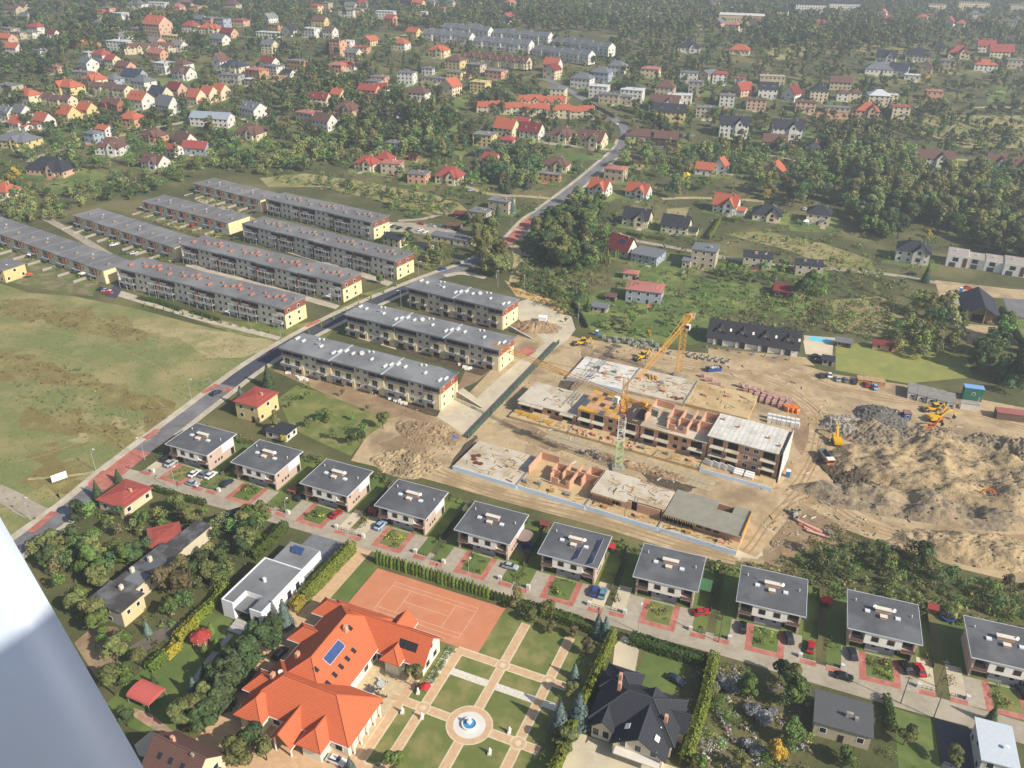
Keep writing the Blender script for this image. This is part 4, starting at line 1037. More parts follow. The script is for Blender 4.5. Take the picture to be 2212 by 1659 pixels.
def new_block(desc, o, ang, n, u, d=14.2, H=9.3):
    rz = R(ang); t = thing('apartment_block', desc, 'block', (o[0], o[1], 0), rz, 'new blocks beside the building site'); L = n * u
    for k in range(n): new_section(t, k * u, u, d, H, k, n, -.0 + .55 * k)
    bxb('end_wall', M_NEWY, t, (L + .004, 1.3 + .55 * (n - 1), -.6), (L + .1, d, 6.35)); bxb('end_wall', M_NEWR, t, (L + .005, 1.3 + .55 * (n - 1), 6.35), (L + .12, d, H - .01))
    for fl in range(3):
        for y in (4.5, 10.5): window(t, (L + .15, y, 1.7 + fl * 3.05), (.1, .9, 1.2), 'x')
    f = frame(o[0], o[1], rz); FOOT.append([f(-1, -2), f(L + 1, -2), f(L + 1, d + 1), f(-1, d + 1)])
    for k in range(n * 2): p = f((k + .5) * u / 2, 3); CLEAR.append((Vector((*p, 5)), 8, p[1]))
    return t
new_block('new grey-roofed block nearest the yellow house, three sections', (-87.6, 284.3), -25.8, 3, 22.85)
new_block('new grey-roofed block in the middle of three, crane jib over its corner', (-68.8, 316.0), -26.5, 3, 23.4)
new_block('new grey-roofed block farthest of three, two sections, beside the turning loop', (-47.0, 346.4), -29.2, 2, 24)
# ------------------------------------------------------------------ building site: three shells, cranes, machines, stores
M_BLUE = paint('cfe5fa', .7); M_SLABW = mat('fresh_slab', 'c9c0af', .9, 'b7ac98', .35, .01, 3, c3='a99a80', scale3=.12, contrast=.6)
M_SLABT = mat('dusty_slab', 'c4ad84', .95, 'b59c72', .3, .01, 3, c3='a98f66', scale3=.12, contrast=.6); M_SLABG = mat('wet_slab', '8f8b7d', .9, '858173', .4, .01, 3)
M_WROOF = mat('white_roof_sheet', 'd6d3cb', .8, 'c8c4ba', .5, .01, 2, c3='bcb7ab', scale3=.2); M_NET = mat('scaffold_net', 'd0cdc4', .9, 'bcb8ae', 1.2, .05, 2); M_FORM = paint('c79a3c')
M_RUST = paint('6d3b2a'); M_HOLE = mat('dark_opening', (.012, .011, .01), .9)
def brick_wall(t, x0, y0, x1, y1, z0, z1, th=.35):
    if abs(x1 - x0) > abs(y1 - y0): return bxb('brick_wall', BRICK, t, (x0, y0 - th / 2, z0), (x1, y0 + th / 2, z1))
    return bxb('brick_wall', BRICK, t, (x0 - th / 2, y0, z0), (x0 + th / 2, y1, z1))
def rooms(t, x0, u, y0, y1, z0, h=2.7):
    """roofless brick rooms of one section"""
    ws = [(.02, y0 + 1.5, .02, y1), (.33, y0 + 3.5, .33, y1 - 3), (.36, y0 + 1, .36, y0 + 4), (.5, y0 + 3, .5, y1 - 1.5), (.66, y0, .66, y1 - .4), (.78, y0 + 3, .78, y1), (.98, y0 + 2, .98, y1)]
    for a, ya, b, yb in ws: brick_wall(t, x0 + a * u, ya, x0 + b * u, yb, z0, z0 + h)
    for a, b, y in ((.02, .3, y1), (.33, .5, y1 - 3.2), (.5, .66, y0 + 5.5), (.4, .66, y0), (.66, .98, y0 + 6.5), (.78, .98, y1), (.36, .45, y0 + 3.8)):
        if a == .4:
            brick_wall(t, x0 + a * u, y, x0 + b * u, y, z0, z0 + 1.0); brick_wall(t, x0 + a * u, y, x0 + .5 * u, y, z0 + 1.0, z0 + h); brick_wall(t, x0 + .61 * u, y, x0 + b * u, y, z0 + 1.0, z0 + h)
        else: brick_wall(t, x0 + a * u, y, x0 + b * u, y, z0, z0 + h)
def planks(t, x0, x1, y0, y1, z, n, mt=WOOD):
    for _ in range(n):
        a = random.choice((0, 90)) + random.uniform(-25, 25)
        box('plank', random.choice((mt, WOOD, CONC, M_SLABT, M_SLABG, M_RUST) if random.random() < .4 else (WOOD, M_SLABT, CONC)), t, (random.uniform(x0, x1), random.uniform(y0, y1), z + .06 + random.uniform(0, .08)), (random.uniform(.8, 2.6), random.uniform(.12, .4), .1), R(a))
def podium(t, L, u, n, d, z, jog, mats, blue=True):
    for k in range(n):
        x0 = k * u; dy = jog * k
        bxb('podium_slab', mats[min(k, len(mats) - 1)], t, (x0 + .01, dy, -2.5), (x0 + u - .01, d, z))
        if blue is True or k in (blue or ()): bxb('blue_insulation', M_BLUE, t, (x0, dy - .16, -.4), (x0 + u, dy - .003, z + .3))
        if k: bxb('joint_upstand', CONC, t, (x0 - .25, dy - .2, z), (x0 + .25, d, z + .35))
# near shell
t = thing('unfinished_block', 'unfinished block nearest the duplexes, blue insulation band and bare slabs', 'building', (-18.1, 220.1, 0), R(-26.5)); U = 22.3
podium(t, 4 * U, U, 4, 17.2, 1.3, .3, [M_SLABW, M_SLABT, M_SLABT, M_SLABT])
rooms(t, U, U, 6, 17, 1.3)
planks(t, 1, U - 1, 1, 16, 1.3, 60); planks(t, U + 1, 2 * U, 1, 5, 1.3, 20)
for x, y in ((3, 8), (4, 6.5), (5.5, 5), (4.2, 9), (7, 5.2)): cyl('rebar_coil', M_RUST, t, (x, y, 1.42), 1.8, .14, 9)
x0 = 2 * U
for w_ in rooms and ((.03, .3), (.42, .56), (.64, .95)): brick_wall(t, x0 + w_[0] * U, 5.2, x0 + w_[1] * U, 5.2, 1.3, 4.1)
for x_ in (.03, .98): brick_wall(t, x0 + x_ * U, 5, x0 + x_ * U, 16.5, 1.3, 4.1)
bxb('back_wall', BRICK, t, (x0 + .5, 16.2, 1.3), (x0 + U - .3, 16.5, 4.1)); bxb('opening', M_HOLE, t, (x0 + .6, 5.6, 1.32), (x0 + U - .4, 5.7, 4.0))
bxb('upper_slab', M_SLABW, t, (x0 + .1, 3.8, 4.1), (x0 + U * .5, 16.9, 4.4)); bxb('upper_slab', M_SLABW, t, (x0 + U * .5, 5.6, 4.101), (x0 + U, 15.5, 4.401))
planks(t, x0 + 2, x0 + U - 1, 6, 15, 4.4, 46, M_FORM)
for j in range(16): bxb('formwork_beam', M_FORM, t, (x0 + .4 + j * .65, 3.5, 3.85), (x0 + .55 + j * .65, 4.8, 4.09))
for j in range(9): cyl('prop', GREYT, t, (x0 + .8 + j * 1.2, 4.0, 2.6), .1, 2.6, 5)
x0 = 3 * U
brick_wall(t, x0 + .4, 5.4, x0 + U - .4, 5.4, 1.3, 4.1)
for wx in (9.6, 12.2, 14.6): bxb('opening', M_HOLE, t, (x0 + wx, 5.1, 2.3), (x0 + wx + 1.5, 5.22, 3.6))
brick_wall(t, x0 + U - .3, 5.4, x0 + U - .3, 16.8, 1.3, 4.1); bxb('opening', M_HOLE, t, (x0 + .6, 5.0, 1.32), (x0 + 8.6, 5.21, 4.0)); bxb('back_wall', BRICK, t, (x0 + .5, 16.5, 1.3), (x0 + U - .5, 16.8, 4.1))
bxb('upper_slab', M_SLABG, t, (x0 + .3, 3.6, 4.1), (x0 + 13, 17.2, 4.4)); bxb('upper_slab', M_SLABG, t, (x0 + 13, 3.6, 4.1), (x0 + U, 13.2, 4.398)); bxb('upper_slab', M_SLABG, t, (x0 + 17.5, 13.2, 4.1), (x0 + U, 17.2, 4.399))
for j in range(14): bxb('formwork_beam', M_FORM, t, (x0 + .4 + j * .7, 3.2, 3.85), (x0 + .55 + j * .7, 4.6, 4.09))
for j in range(12): bxb('edge_board', M_FORM, t, (x0 + U + .05, 4 + j * 1.05, 3.7), (x0 + U + .25, 4.9 + j * 1.05, 5.0)); cyl('rebar', M_RUST, t, (x0 + U - .3, 4.4 + j * 1.05, 4.8), .07, .9, 4)
for j in range(7): cyl('prop', GREYT, t, (x0 + .8 + j * 1.2, 4.0, 2.6), .1, 2.6, 5)
planks(t, x0 + 1, x0 + U - 2, .8, 4.8, 1.3, 34, M_FORM); planks(t, 2 * U + 1, 3 * U - 1, 1.2, 4.6, 1.3, 24)
# middle shell
t = thing('unfinished_block', 'unfinished brick block in the middle, white roof on its right end', 'building', (-.9, 252.2, 0), R(-27)); U = 22.6
podium(t, 4 * U, U, 4, 21.6, 1.0, .1, [M_SLABT], blue=(3,))
def shell_storey(t, x0, z, h=2.8, front=6.6, back=21.4, wins=True, frames=False):
    bxb('brick_wall', BRICK, t, (x0 + .2, front + .001, z), (x0 + U - .2, front + .36, z + h)); bxb('floor_band', CONC, t, (x0 + .1, front - .06, z + h - .3), (x0 + U - .1, front + .4, z + h + .05))
    for x_ in (.25, U - .55): bxb('brick_wall', BRICK, t, (x0 + x_, front + .37, z), (x0 + x_ + .3, back - .31, z + h))
    bxb('brick_wall', BRICK, t, (x0 + .3, back - .3, z), (x0 + U - .3, back, z + h))
    for wx, ww in ((1.6, 3.2), (6.4, 3.2), (17.4, 3.6)): bxb('opening', M_HOLE, t, (x0 + wx, front - .05, z + .15), (x0 + wx + ww, front, z + 2.4))
    for wx in (11.6, 14.5):
        if frames: window(t, (x0 + wx + .7, front - .02, z + 1.6), (1.4, .1, 1.3), 'y-', leaf=1)
        else: bxb('opening', M_HOLE, t, (x0 + wx, front - .05, z + 1.0), (x0 + wx + 1.4, front, z + 2.2))
def slab_balconies(t, x0, z, front=6.6, wood=False):
    for wx, ww in ((1.0, 4.4), (5.8, 4.4), (16.8, 4.8)): bxb('balcony_slab', WOOD if wood else M_SLABW, t, (x0 + wx, front - 2.0, z - .22), (x0 + wx + ww, front - .06, z))
for k, fl in ((0, 1), (1, 2), (2, 2), (3, 3)):
    for s in range(fl): shell_storey(t, k * U, 1.0 + s * 2.95, frames=(k == 3)); 
    for s in range(1, max(2, fl)): slab_balconies(t, k * U, 1.0 + s * 2.95)
bxb('upper_slab', M_SLABW, t, (0, 6.2, 3.9), (U - .05, 21.6, 4.2)); planks(t, 8, U - 1, 8, 20, 4.2, 26, M_FORM)
for x_, y_ in ((2, 3), (5, 2.4), (8, 2.2), (14, 1.8)): 
    for j in range(4): box('timber_stack', M_FORM, t, (x_ + j * .1, y_ + j * .35, 1.25 + .08 * j), (3.0, .3, .4), R(8))
for i in range(8):          # formwork deck of the second section
    for j in range(6): bxb('deck_panel', random.choice((WOOD, M_FORM, M_LOGG, WOOD, paint('555a60'), BRICK)), t, (U + .3 + i * 1.85, 6.4 + j * 2.5, 6.9), (U + 2.1 + i * 1.85, 8.85 + j * 2.5, 7.08 + random.uniform(0, .08)))
bxb('deck_panel', M_LOGG, t, (U + 15.4, 6.6, 6.9), (2 * U - .3, 20, 7.02)); planks(t, U + 3, 2 * U - 2, 8, 20, 7.1, 26, M_FORM)
for j in range(30): bxb('formwork_beam', M_FORM, t, (U + .5 + j * .72, 6.0, 6.62), (U + .64 + j * .72, 6.9, 6.88))
bxb('upper_slab', M_SLABW, t, (2 * U, 6.2, 6.9), (3 * U - .05, 21.6, 7.1)); rooms(t, 2 * U, U, 8, 21.4, 7.1, 2.5); planks(t, 2 * U + 1, 3 * U - 1, 7, 20, 7.1, 24)
for j in range(24): bxb('formwork_beam', M_FORM, t, (2 * U + .5 + j * .8, 6.0, 6.45), (2 * U + .64 + j * .8, 6.55, 6.7))
planks(t, 1, 3 * U, .6, 4.2, 1.0, 110); 
for _ in range(26): box('brick_pile', BRICK, t, (random.uniform(U, 2 * U), random.uniform(.8, 4.0), 1.3), (random.uniform(.5, 1.3), random.uniform(.4, 1), random.uniform(.3, .9)), random.uniform(0, 3))
bxb('white_roof', M_WROOF, t, (3 * U - .3, 5.9, 9.85), (4 * U - .6, 21.6, 10.15))
for j in range(14): bxb('roof_rib', paint('a8a59d'), t, (3 * U + .6 + j * 1.55, 5.95, 10.15), (3 * U + .68 + j * 1.55, 21.55, 10.19))
for x_, y_ in ((7, 15), (17, 13), (21, 10), (1.5, 17.5)): bxb('chimney', BRICK, t, (3 * U + x_, y_, 10.1), (3 * U + x_ + .6, y_ + .8, 11.0))
bxb('scaffold_net', M_NET, t, (4 * U + .6, 5.5, .2), (4 * U + .75, 21.4, 10.9)); bxb('scaffold_deck', CONC, t, (4 * U - .25, 6, 9.9), (4 * U + .58, 21.3, 10.0))
for j in range(8): cyl('scaffold_pole', GREYT, t, (4 * U + .5, 6 + j * 2.1, 5.5), .1, 11.2, 5)
for x_ in (1.5, 4.0, 6.2, 8.8): 
    for j in range(3): box('window_crate', FRAMEW, t, (3 * U + x_ + j * .25, 3.4, 2.1), (.12, 2.4, 2.0), R(70))
for x_ in (11.5, 14.8):
    for j in range(4): box('insulation_pack', paint('e9e7e0'), t, (3 * U + x_, 2.2 + j * .75, 1.45 + .25 * (j % 2)), (2.8, .7, .9))
for z_ in (1.7, 2.1): bxb('guard_rail', M_RUST, t, (3 * U + 5, 1.0, z_), (4 * U - 3, 1.06, z_ + .07))
# far shell
t = thing('unfinished_block', 'unfinished block farthest back, only its three pale floor slabs are laid', 'building', (20.6, 281.2, 0), R(-25.5)); U = 22.6
podium(t, 3 * U, U, 3, 19.6, 1.2, .5, [M_WROOF, M_SLABW, M_SLABT], blue=(0,))
planks(t, 3, 2 * U, 3, 17, 1.2, 150); planks(t, 2 * U + 1, 3 * U, 4, 18, 1.2, 40)
for x, y in ((40, 3), (41.3, 3.5), (42.5, 3.2), (43.5, 3.8), (41.8, 2.4)): cyl('rebar_coil', M_RUST, t, (x, y, 1.32), 1.3, .14, 9)
for j in range(5): box('timber_stack', M_FORM, t, (28 + j * .7, 14 + (j % 2), 1.5), (.5, 2.6, .5), R(20))
for o_, a_, L_, d_ in (((-18.1, 220.1), -26.5, 89, 17), ((-.9, 252.2), -27, 91, 22), ((20.6, 281.2), -25.5, 68, 20)):
    f = frame(*o_, R(a_)); FOOT.append([f(-2, -2), f(L_ + 2, -2), f(L_ + 2, d_ + 2), f(-2, d_ + 2)])
    for k in range(6): p = f((k + .5) * L_ / 6, 4); CLEAR.append((Vector((*p, 3)), 8, p[1]))

# tower cranes
M_CRO = paint('cf9a48', .5); M_CRR = paint('a8323a', .5); M_CRG = paint('a9c990', .6); M_CRW = paint('dcdcd6', .5)
def lattice(mb, a, b, w, h, n, mi=0, tri=False):
    """truss of square section between two points"""
    a = Vector(a); b = Vector(b); d = (b - a).normalized(); s = d.cross(Vector((0, 0, 1)))
    if s.length < .01: s = Vector((1, 0, 0))
    s.normalize(); v = s.cross(d).normalized()
    cs = [(-.5, -.5), (.5, -.5), (.5, .5), (-.5, .5)] if not tri else [(-.5, -.5), (.5, -.5), (0, .5)]
    P = lambda i, t: a + (b - a) * t + s * cs[i][0] * w + v * cs[i][1] * h
    m_ = len(cs)
    for i in range(m_): mb.bar(P(i, 0), P(i, 1), .14, mi)
    for k in range(n):
        for i in range(m_):
            j = (i + 1) % m_; mb.bar(P(i, k / n), P(j, (k + 1) / n), .075, mi); mb.bar(P(i, k / n), P(j, k / n), .075, mi)
def crane(desc, base, H, segs, jib_to, jib_len, cj_len, head=7.5):
    t = thing('tower_crane', desc, 'crane', base); dj = (Vector(jib_to[:2]) - Vector(base[:2])).normalized(); J = Vector((dj.x, dj.y, 0)); S = Vector((-dj.y, dj.x, 0))
    box('base_block', CONC, t, (0, 0, .4), (4, 4, 1))
    for z0, z1, mt in segs:
        mb = MB(); lattice(mb, (0, 0, z0), (0, 0, z1), 2.0, 2.0, max(2, round((z1 - z0) / 1.9))); mb.build('mast_section', mt, t)
    mb = MB(); lattice(mb, J * 1 + Vector((0, 0, H + .8)), J * jib_len + Vector((0, 0, H + .8)), 1.3, 1.4, int(jib_len / 2), tri=True); mb.build('jib', M_CRO, t)
    mb = MB(); lattice(mb, J * -1 + Vector((0, 0, H + .6)), J * -cj_len + Vector((0, 0, H + .6)), 1.4, .8, int(cj_len / 2)); mb.box((0, 0, 0), (0, 0, 0)); mb.build('counter_jib', M_CRO, t)
    mb = MB(); lattice(mb, (0, 0, H), (0, 0, H + head), 1.4, 1.4, 4); mb.bar((0, 0, H + head), J * jib_len * .6 + Vector((0, 0, H + 1.6)), .12); mb.bar((0, 0, H + head), J * -cj_len * .9 + Vector((0, 0, H + 1)), .12); mb.build('tower_head', M_CRO, t)
    box('slewing_ring', M_CRO, t, (0, 0, H), (2.6, 2.6, 1.2))
    for k in range(3): 
        c = J * (-cj_len + .8 + k * .8) + Vector((0, 0, H + .2)); box('counterweight', CONC, t, c, (.6, 1.6, 2.2), math.atan2(dj.y, dj.x))
    c = J * -cj_len * .55 + Vector((0, 0, H + 1.6)); box('winch', M_CRO, t, c, (1.8, 1.3, 1.2), math.atan2(dj.y, dj.x))
    c = J * 1.4 + S * 1.8 + Vector((0, 0, H + .3)); cb = box('cab', M_CRW, t, c, (1.5, 1.4, 2.0), math.atan2(dj.y, dj.x)); add('window', cube(GLASS), cb, (.02, 0, .12), 0, (1.0, .9, .6))
    tr = J * jib_len * .45 + Vector((0, 0, H)); box('trolley', M_CRO, t, tr, (1.2, 1.2, .4)); cyl('cable', GREYT, t, tr - Vector((0, 0, 5)), .08, 10, 4)
    return t
cb = gp(1335, 1012); H1c = 25.0
crane('orange tower crane with green, white and red mast between the unfinished blocks', (cb.x, cb.y, 0), H1c, ((0, 11, M_CRG), (11, 19.5, M_CRW), (19.5, 25, M_CRR)), gp(1057, 743, H1c), (gp(1057, 743, H1c) - gp(1339, 862, H1c)).length, 13)
cb = gp(1465, 814); H2c = 21.5
crane('all-orange tower crane at the back of the site, its jib swung towards the camera', (cb.x, cb.y, 0), H2c, ((0, 21.5, M_CRO),), gp(1361, 838, H2c), (gp(1361, 838, H2c) - gp(1469, 715, H2c)).length, 11, 4.5)
# concrete plate road between the shells
rd = tag(add('plate_road', None, None, (0, 0, 0)), kind='structure')
a, b = gp(1182, 938), gp(1540, 1052); v = Vector((b.x - a.x, b.y - a.y)); n = int(v.length / 1.55); rz = math.atan2(v.y, v.x)
for k in range(n):
    for s in (-1, 1):
        p = Vector((a.x, a.y)) + v * ((k + .5) / n) + Vector((-v.y, v.x)).normalized() * s * 1.55
        box('concrete_plate', mat('road_plate', 'b2a283', .9, '9f8f70', .5, .02, c3='a3977c', scale3=.15), rd, (p.x, p.y, .06 + random.uniform(-.02, .03)), (1.47, 2.95, .14), rz + random.uniform(-.02, .02))

# spoil heaps
def heap(name, desc, c, rx, ry, h, rot, mt, seed, rough=.35, flat=.6):
    n = 96; vs = []; fs = []
    for j in range(n):
        for i in range(n):
            a, b = i / (n - 1) * 2 - 1, j / (n - 1) * 2 - 1; x, y = a * rx, b * ry
            nn = noise.fractal(Vector((x * .09 + seed, y * .09, seed)), .9, 2.1, 5) ; r = math.hypot(a, b) * (1 + .22 * noise.noise(Vector((a * 1.7 + seed, b * 1.7, 0))))
            z = h * smooth((1 - r) / flat) * (.75 + rough * nn) + smooth((1 - r) / .2) * (.9 * abs(noise.noise(Vector((x * .3, y * .3, seed)))) + .75 * abs(noise.noise(Vector((x * .75, y * .75, seed)))) + .3 * noise.noise(Vector((x * 1.5, y * 1.5, seed))))
            vs.append((x, y, z - .12))
    for j in range(n - 1):
        for i in range(n - 1): k = j * n + i; fs.append((k, k + 1, k + n + 1, k + n))
    o = tag(add(name, mk(name, vs, fs, mt, None, True), None, (c[0], c[1], 0), R(rot)), desc, 'heap'); mb = MB()
    for _ in range(int(rx * ry * .9) + 60):
        v = vs[random.randrange(len(vs))]
        if v[2] > .1:
            s_ = random.uniform(.12, .5); d_ = Vector((random.uniform(-1, 1), random.uniform(-1, 1), random.uniform(-.2, .2))) * s_ * .6; p = Vector(v) + Vector((random.uniform(-.3, .3), random.uniform(-.3, .3), s_ * .2)); mb.bar(p - d_, p + d_, s_, random.randrange(3), s_ * .6)
    if mb.v: tag(mb.build('clods', [mt, M_DIRT, CONC], o), kind='stuff')
    return o
M_SPOIL = mat('sandy_spoil', 'b9a37d', .95, '9a8564', .9, .4, 1.8, c3='796a52', scale3=.16, contrast=.5); M_GREYS = mat('grey_spoil', '8d7f69', .95, '6a5f4f', .8, .35, 1.8, c3='a08d6e', scale3=.14)
M_GRAV = mat('dark_gravel', '6a665f', .95, '5b5751', 1, .1, 3)
def h0(i, x, y): return g(i, x, y)
heap('sand_heap', 'largest pale sand heap at the right of the site', h0(13, 1750, 700), 37, 21, 3.6, -12, M_SPOIL, 1.3, .75, .3)
heap('spoil_heap', 'grey-brown spoil bank in front of the largest sand heap', h0(13, 1500, 900), 38, 8, 3.4, -14, M_GREYS, 4.1, .8, .5)
heap('spoil_heap', 'dark spoil ridge beside the yellow excavator', h0(13, 1250, 450), 15, 9, 3.4, -40, M_GREYS, 7.7, .7)
heap('gravel_heap', 'smooth dark gravel heap before the site offices', h0(13, 1290, 320), 11, 8.5, 3.2, -10, M_GRAV, 2.2, .15, .9)
heap('spoil_heap', 'low spoil mound under the orange excavator', h0(13, 1560, 470), 16, 9, 2.4, 10, M_GREYS, 9.3, .7)
heap('spoil_heap', 'broken earth bank at the right edge of the site', h0(13, 2080, 530), 14, 9, 3.2, -20, M_GREYS, 5.9, .7)
heap('sand_heap', 'tan sand bank by the scrub at the right bottom of the site', h0(13, 1900, 1180), 26, 8, 2.5, -12, M_SPOIL, 12.9, .6)
heap('sand_heap', 'small pale sand mound left of the near unfinished block', h0(12, 420, 620), 12, 8, .35, -20, M_SPOIL, 21.0, .4)
heap('spoil_heap', 'brown earth mound beside the concrete drive of the new block', h0(12, 560, 420), 13, 7, .8, -20, M_DIRT, 24.0, .5)
heap('spoil_heap', 'earth mound inside the turning loop by the white container', h0(5, 1260, 985), 11, 7, 1.9, -10, M_DIRT, 27.0, .6)
heap('spoil_heap', 'trench spoil line along the middle unfinished block', h0(12, 1900, 640), 20, 2.6, 1.4, -27, M_DIRT, 31.0, .7)
heap('rubble_heap', 'rubble heap with scattered slabs beside the offices track', h0(13, 1060, 380), 9, 8, 1.8, 20, mat('rubble', 'a39b8b', .95, '8a8275', 1, .3, 2), 33.0, .9)
heap('spoil_heap', 'dark mud strip beside the haul road bend', h0(13, 1080, 680), 9, 13, 1.6, 10, M_DIRTD, 36.0, .6)

# ------------------------------------------------------------------ machines and vehicles
M_TYRE = mat('tyre', (.018, .018, .019), .85); M_YEL = paint('d9a81e', .45); M_ORA = paint('cf6a2a', .45); M_DKM = paint('3b3c3e', .6)
def wheel(t, x, y, r, w=.3):
    o = add('wheel', cylm(M_TYRE, 14), t, (x, y, r), 0, (2 * r, 2 * r, w)); o.rotation_euler = (R(90), 0, 0)
    add('rim', cylm(METAL, 10), o, (0, 0, 0), 0, (.55, .55, 1.06)); return o
def excavator(desc, p, rz, mt, arm=60):
    t = thing('excavator', desc, 'excavator', (p[0], p[1], T(p[0], p[1]) + (p[2] if len(p) > 2 else 0)), R(rz))
    for s in (-1, 1): mb = MB(); mb.prism([(-2, s * 1.1 - .3), (2, s * 1.1 - .3), (2, s * 1.1 + .3), (-2, s * 1.1 + .3)], .05, .85); mb.build('track', M_TYRE, t)
    box('turntable', M_DKM, t, (0, 0, .95), (1.8, 1.8, .3)); bxb('body', mt, t, (-2.5, -1.35, 1.1), (.9, 1.35, 2.2)); bxb('counterweight', mt, t, (-2.9, -1.3, 1.1), (-2.4, 1.3, 2.1))
    c = bxb('cab', mt, t, (.2, .35, 1.1), (1.8, 1.35, 2.9)); add('window', cube(GLASS), c, (.05, 0, .15), 0, (.98, 1.02, .55))
    mb = MB(); mb.bar((.9, -.3, 1.7), (3.4, -.3, 4.6), .55); mb.bar((3.4, -.3, 4.6), (5.6, -.3, 4.0), .5, 0, .4); mb.build('boom', mt, t)
    mb = MB(); mb.bar((5.6, -.3, 4.2), (6.9, -.3, 1.6), .4, 0, .3); mb.build('stick', mt, t); mb = MB(); mb.bar((6.9, -.3, 1.7), (6.2, -.3, .7), 1.0, 0, .6); mb.build('bucket', M_DKM, t)
    return t
def backhoe(desc, p, rz):
    t = thing('backhoe_loader', desc, 'loader', (p[0], p[1], T(p[0], p[1])), R(rz))
    bxb('body', M_YEL, t, (-1.8, -.8, .8), (2.2, .8, 1.7)); c = bxb('cab', M_DKM, t, (-1.3, -.8, 1.7), (.3, .8, 3.0)); add('roof', cube(M_YEL), c, (0, 0, .54), 0, (1.05, 1.05, .1)); add('window', cube(GLASS), c, (0, 0, .1), 0, (1.03, 1.03, .6))
    for s in (-1, 1): wheel(t, -1.2, s * 1.0, .8, .45); wheel(t, 1.7, s * .95, .55, .4)
    mb = MB(); mb.bar((.8, .7, 1.5), (3.2, .7, .8), .25); mb.bar((.8, -.7, 1.5), (3.2, -.7, .8), .25); mb.build('loader_arm', M_YEL, t); mb = MB(); mb.prism([(3.1, -1.2), (4.1, -1.2), (4.1, 1.2), (3.1, 1.2)], .1, .9); mb.build('bucket', M_DKM, t)
    mb = MB(); mb.bar((-1.9, 0, 1.2), (-3.4, 0, 3.2), .35); mb.bar((-3.4, 0, 3.2), (-4.4, 0, 1.2), .3); mb.bar((-4.4, 0, 1.2), (-4.0, 0, .5), .6); mb.build('digging_arm', M_YEL, t)
    return t
def truck(desc, p, rz, cabm, bedm):
    t = thing('dump_truck', desc, 'truck', (p[0], p[1], T(p[0], p[1])), R(rz))
    bxb('chassis', M_DKM, t, (-3.6, -.5, .7), (3.4, .5, 1.0)); c = bxb('cab', cabm, t, (1.9, -1.2, .7), (3.7, 1.2, 2.8)); add('window', cube(GLASS), c, (.03, 0, .2), 0, (1.0, .9, .35)); add('roof', cube(paint('e8e4da')), c, (0, 0, .52), 0, (1.01, 1.01, .08))
    bxb('bed_floor', bedm, t, (-3.8, -1.25, 1.1), (1.7, 1.25, 1.3))
    for s in (-1, 1): bxb('bed_side', bedm, t, (-3.8, s * 1.25 - .06, 1.3), (1.7, s * 1.25 + .06, 2.3))
    for x in (-3.75, 1.65): bxb('bed_board', bedm, t, (x - .06, -1.18, 1.3), (x + .06, 1.18, 2.4))
    for s in (-1, 1):
        for x in (-2.9, -1.6, 2.7): wheel(t, x, s * 1.05, .52, .35)
        bxb('headlight', paint('f0ece0', .2), t, (3.7, s * .85 - .15, 1.0), (3.74, s * .85 + .15, 1.25))
    return t
excavator('yellow excavator digging beside the dark spoil ridge', g(13, 995, 490), 82, M_YEL)
excavator('orange excavator on the low mound near the site offices', g(13, 1600, 420), 35, M_ORA)
backhoe('yellow loader with a long raised arm before the site offices', g(13, 1620, 280), 185); excavator('small yellow and red excavator beside the long-armed loader', g(13, 1640, 345), 10, M_YEL)
excavator('orange excavator parked in the pit behind the sand, at the right edge', g(13, 2060, 880), 170, M_ORA)
backhoe('backhoe loader standing at the end of the concrete yard', g(5, 1560, 1095), 190); backhoe('backhoe loader working behind the far unfinished block', g(5, 1950, 1185), 215)
truck('orange-cabbed dump truck on the haul road', g(13, 925, 605), -85, M_ORA, paint('6a6a66'))
def skip(desc, p, rz, mt):
    t = thing('waste_skip', desc, 'skip', (p[0], p[1], 0), R(rz)); mb = MB()
    o = [(-2.6, -1.1, .15), (2.6, -1.1, .15), (2.6, 1.1, .15), (-2.6, 1.1, .15), (-3, -1.25, 1.6), (3, -1.25, 1.6), (3, 1.25, 1.6), (-3, 1.25, 1.6)]
    mb.poly(o, [(3, 2, 1, 0), (0, 1, 5, 4), (1, 2, 6, 5), (2, 3, 7, 6), (3, 0, 4, 7)]); mb.poly([(x * .95, y * .95, z + .05) for x, y, z in o], [(0, 1, 2, 3), (4, 5, 1, 0), (5, 6, 2, 1), (6, 7, 3, 2), (7, 4, 0, 3)]); mb.build('bin', mt, t)
    for _ in range(9): box('rubbish', random.choice((paint('e0ddd4'), WOOD, CONC, M_YEL)), t, (random.uniform(-2, 2), random.uniform(-.7, .7), 1.3), (random.uniform(.5, 1.2), .7, .7), random.uniform(0, 3))
    return t
skip('blue waste skip full of rubbish on the haul road', g(13, 200, 20), 12, paint('2f4c8c'))
def toilet(desc, p):
    t = thing('portable_toilet', desc, 'toilet', (p[0], p[1], T(p[0], p[1])), R(-20)); bxb('cabin', paint('2f66b5'), t, (-.6, -.6, 0), (.6, .6, 2.1)); bxb('roof', paint('dfe3e6'), t, (-.66, -.66, 2.1), (.66, .66, 2.35)); bxb('door', paint('3c78c4'), t, (-.42, -.64, .15), (.42, -.6, 1.95))
toilet('blue portable toilet at the corner of the concrete yard', g(5, 1655, 1035)); toilet('blue portable toilet beside the white scaffold net', g(13, 680, 705)); toilet('blue portable toilet near the red pick-up by the unfinished gable house', g(6, 1800, 755))
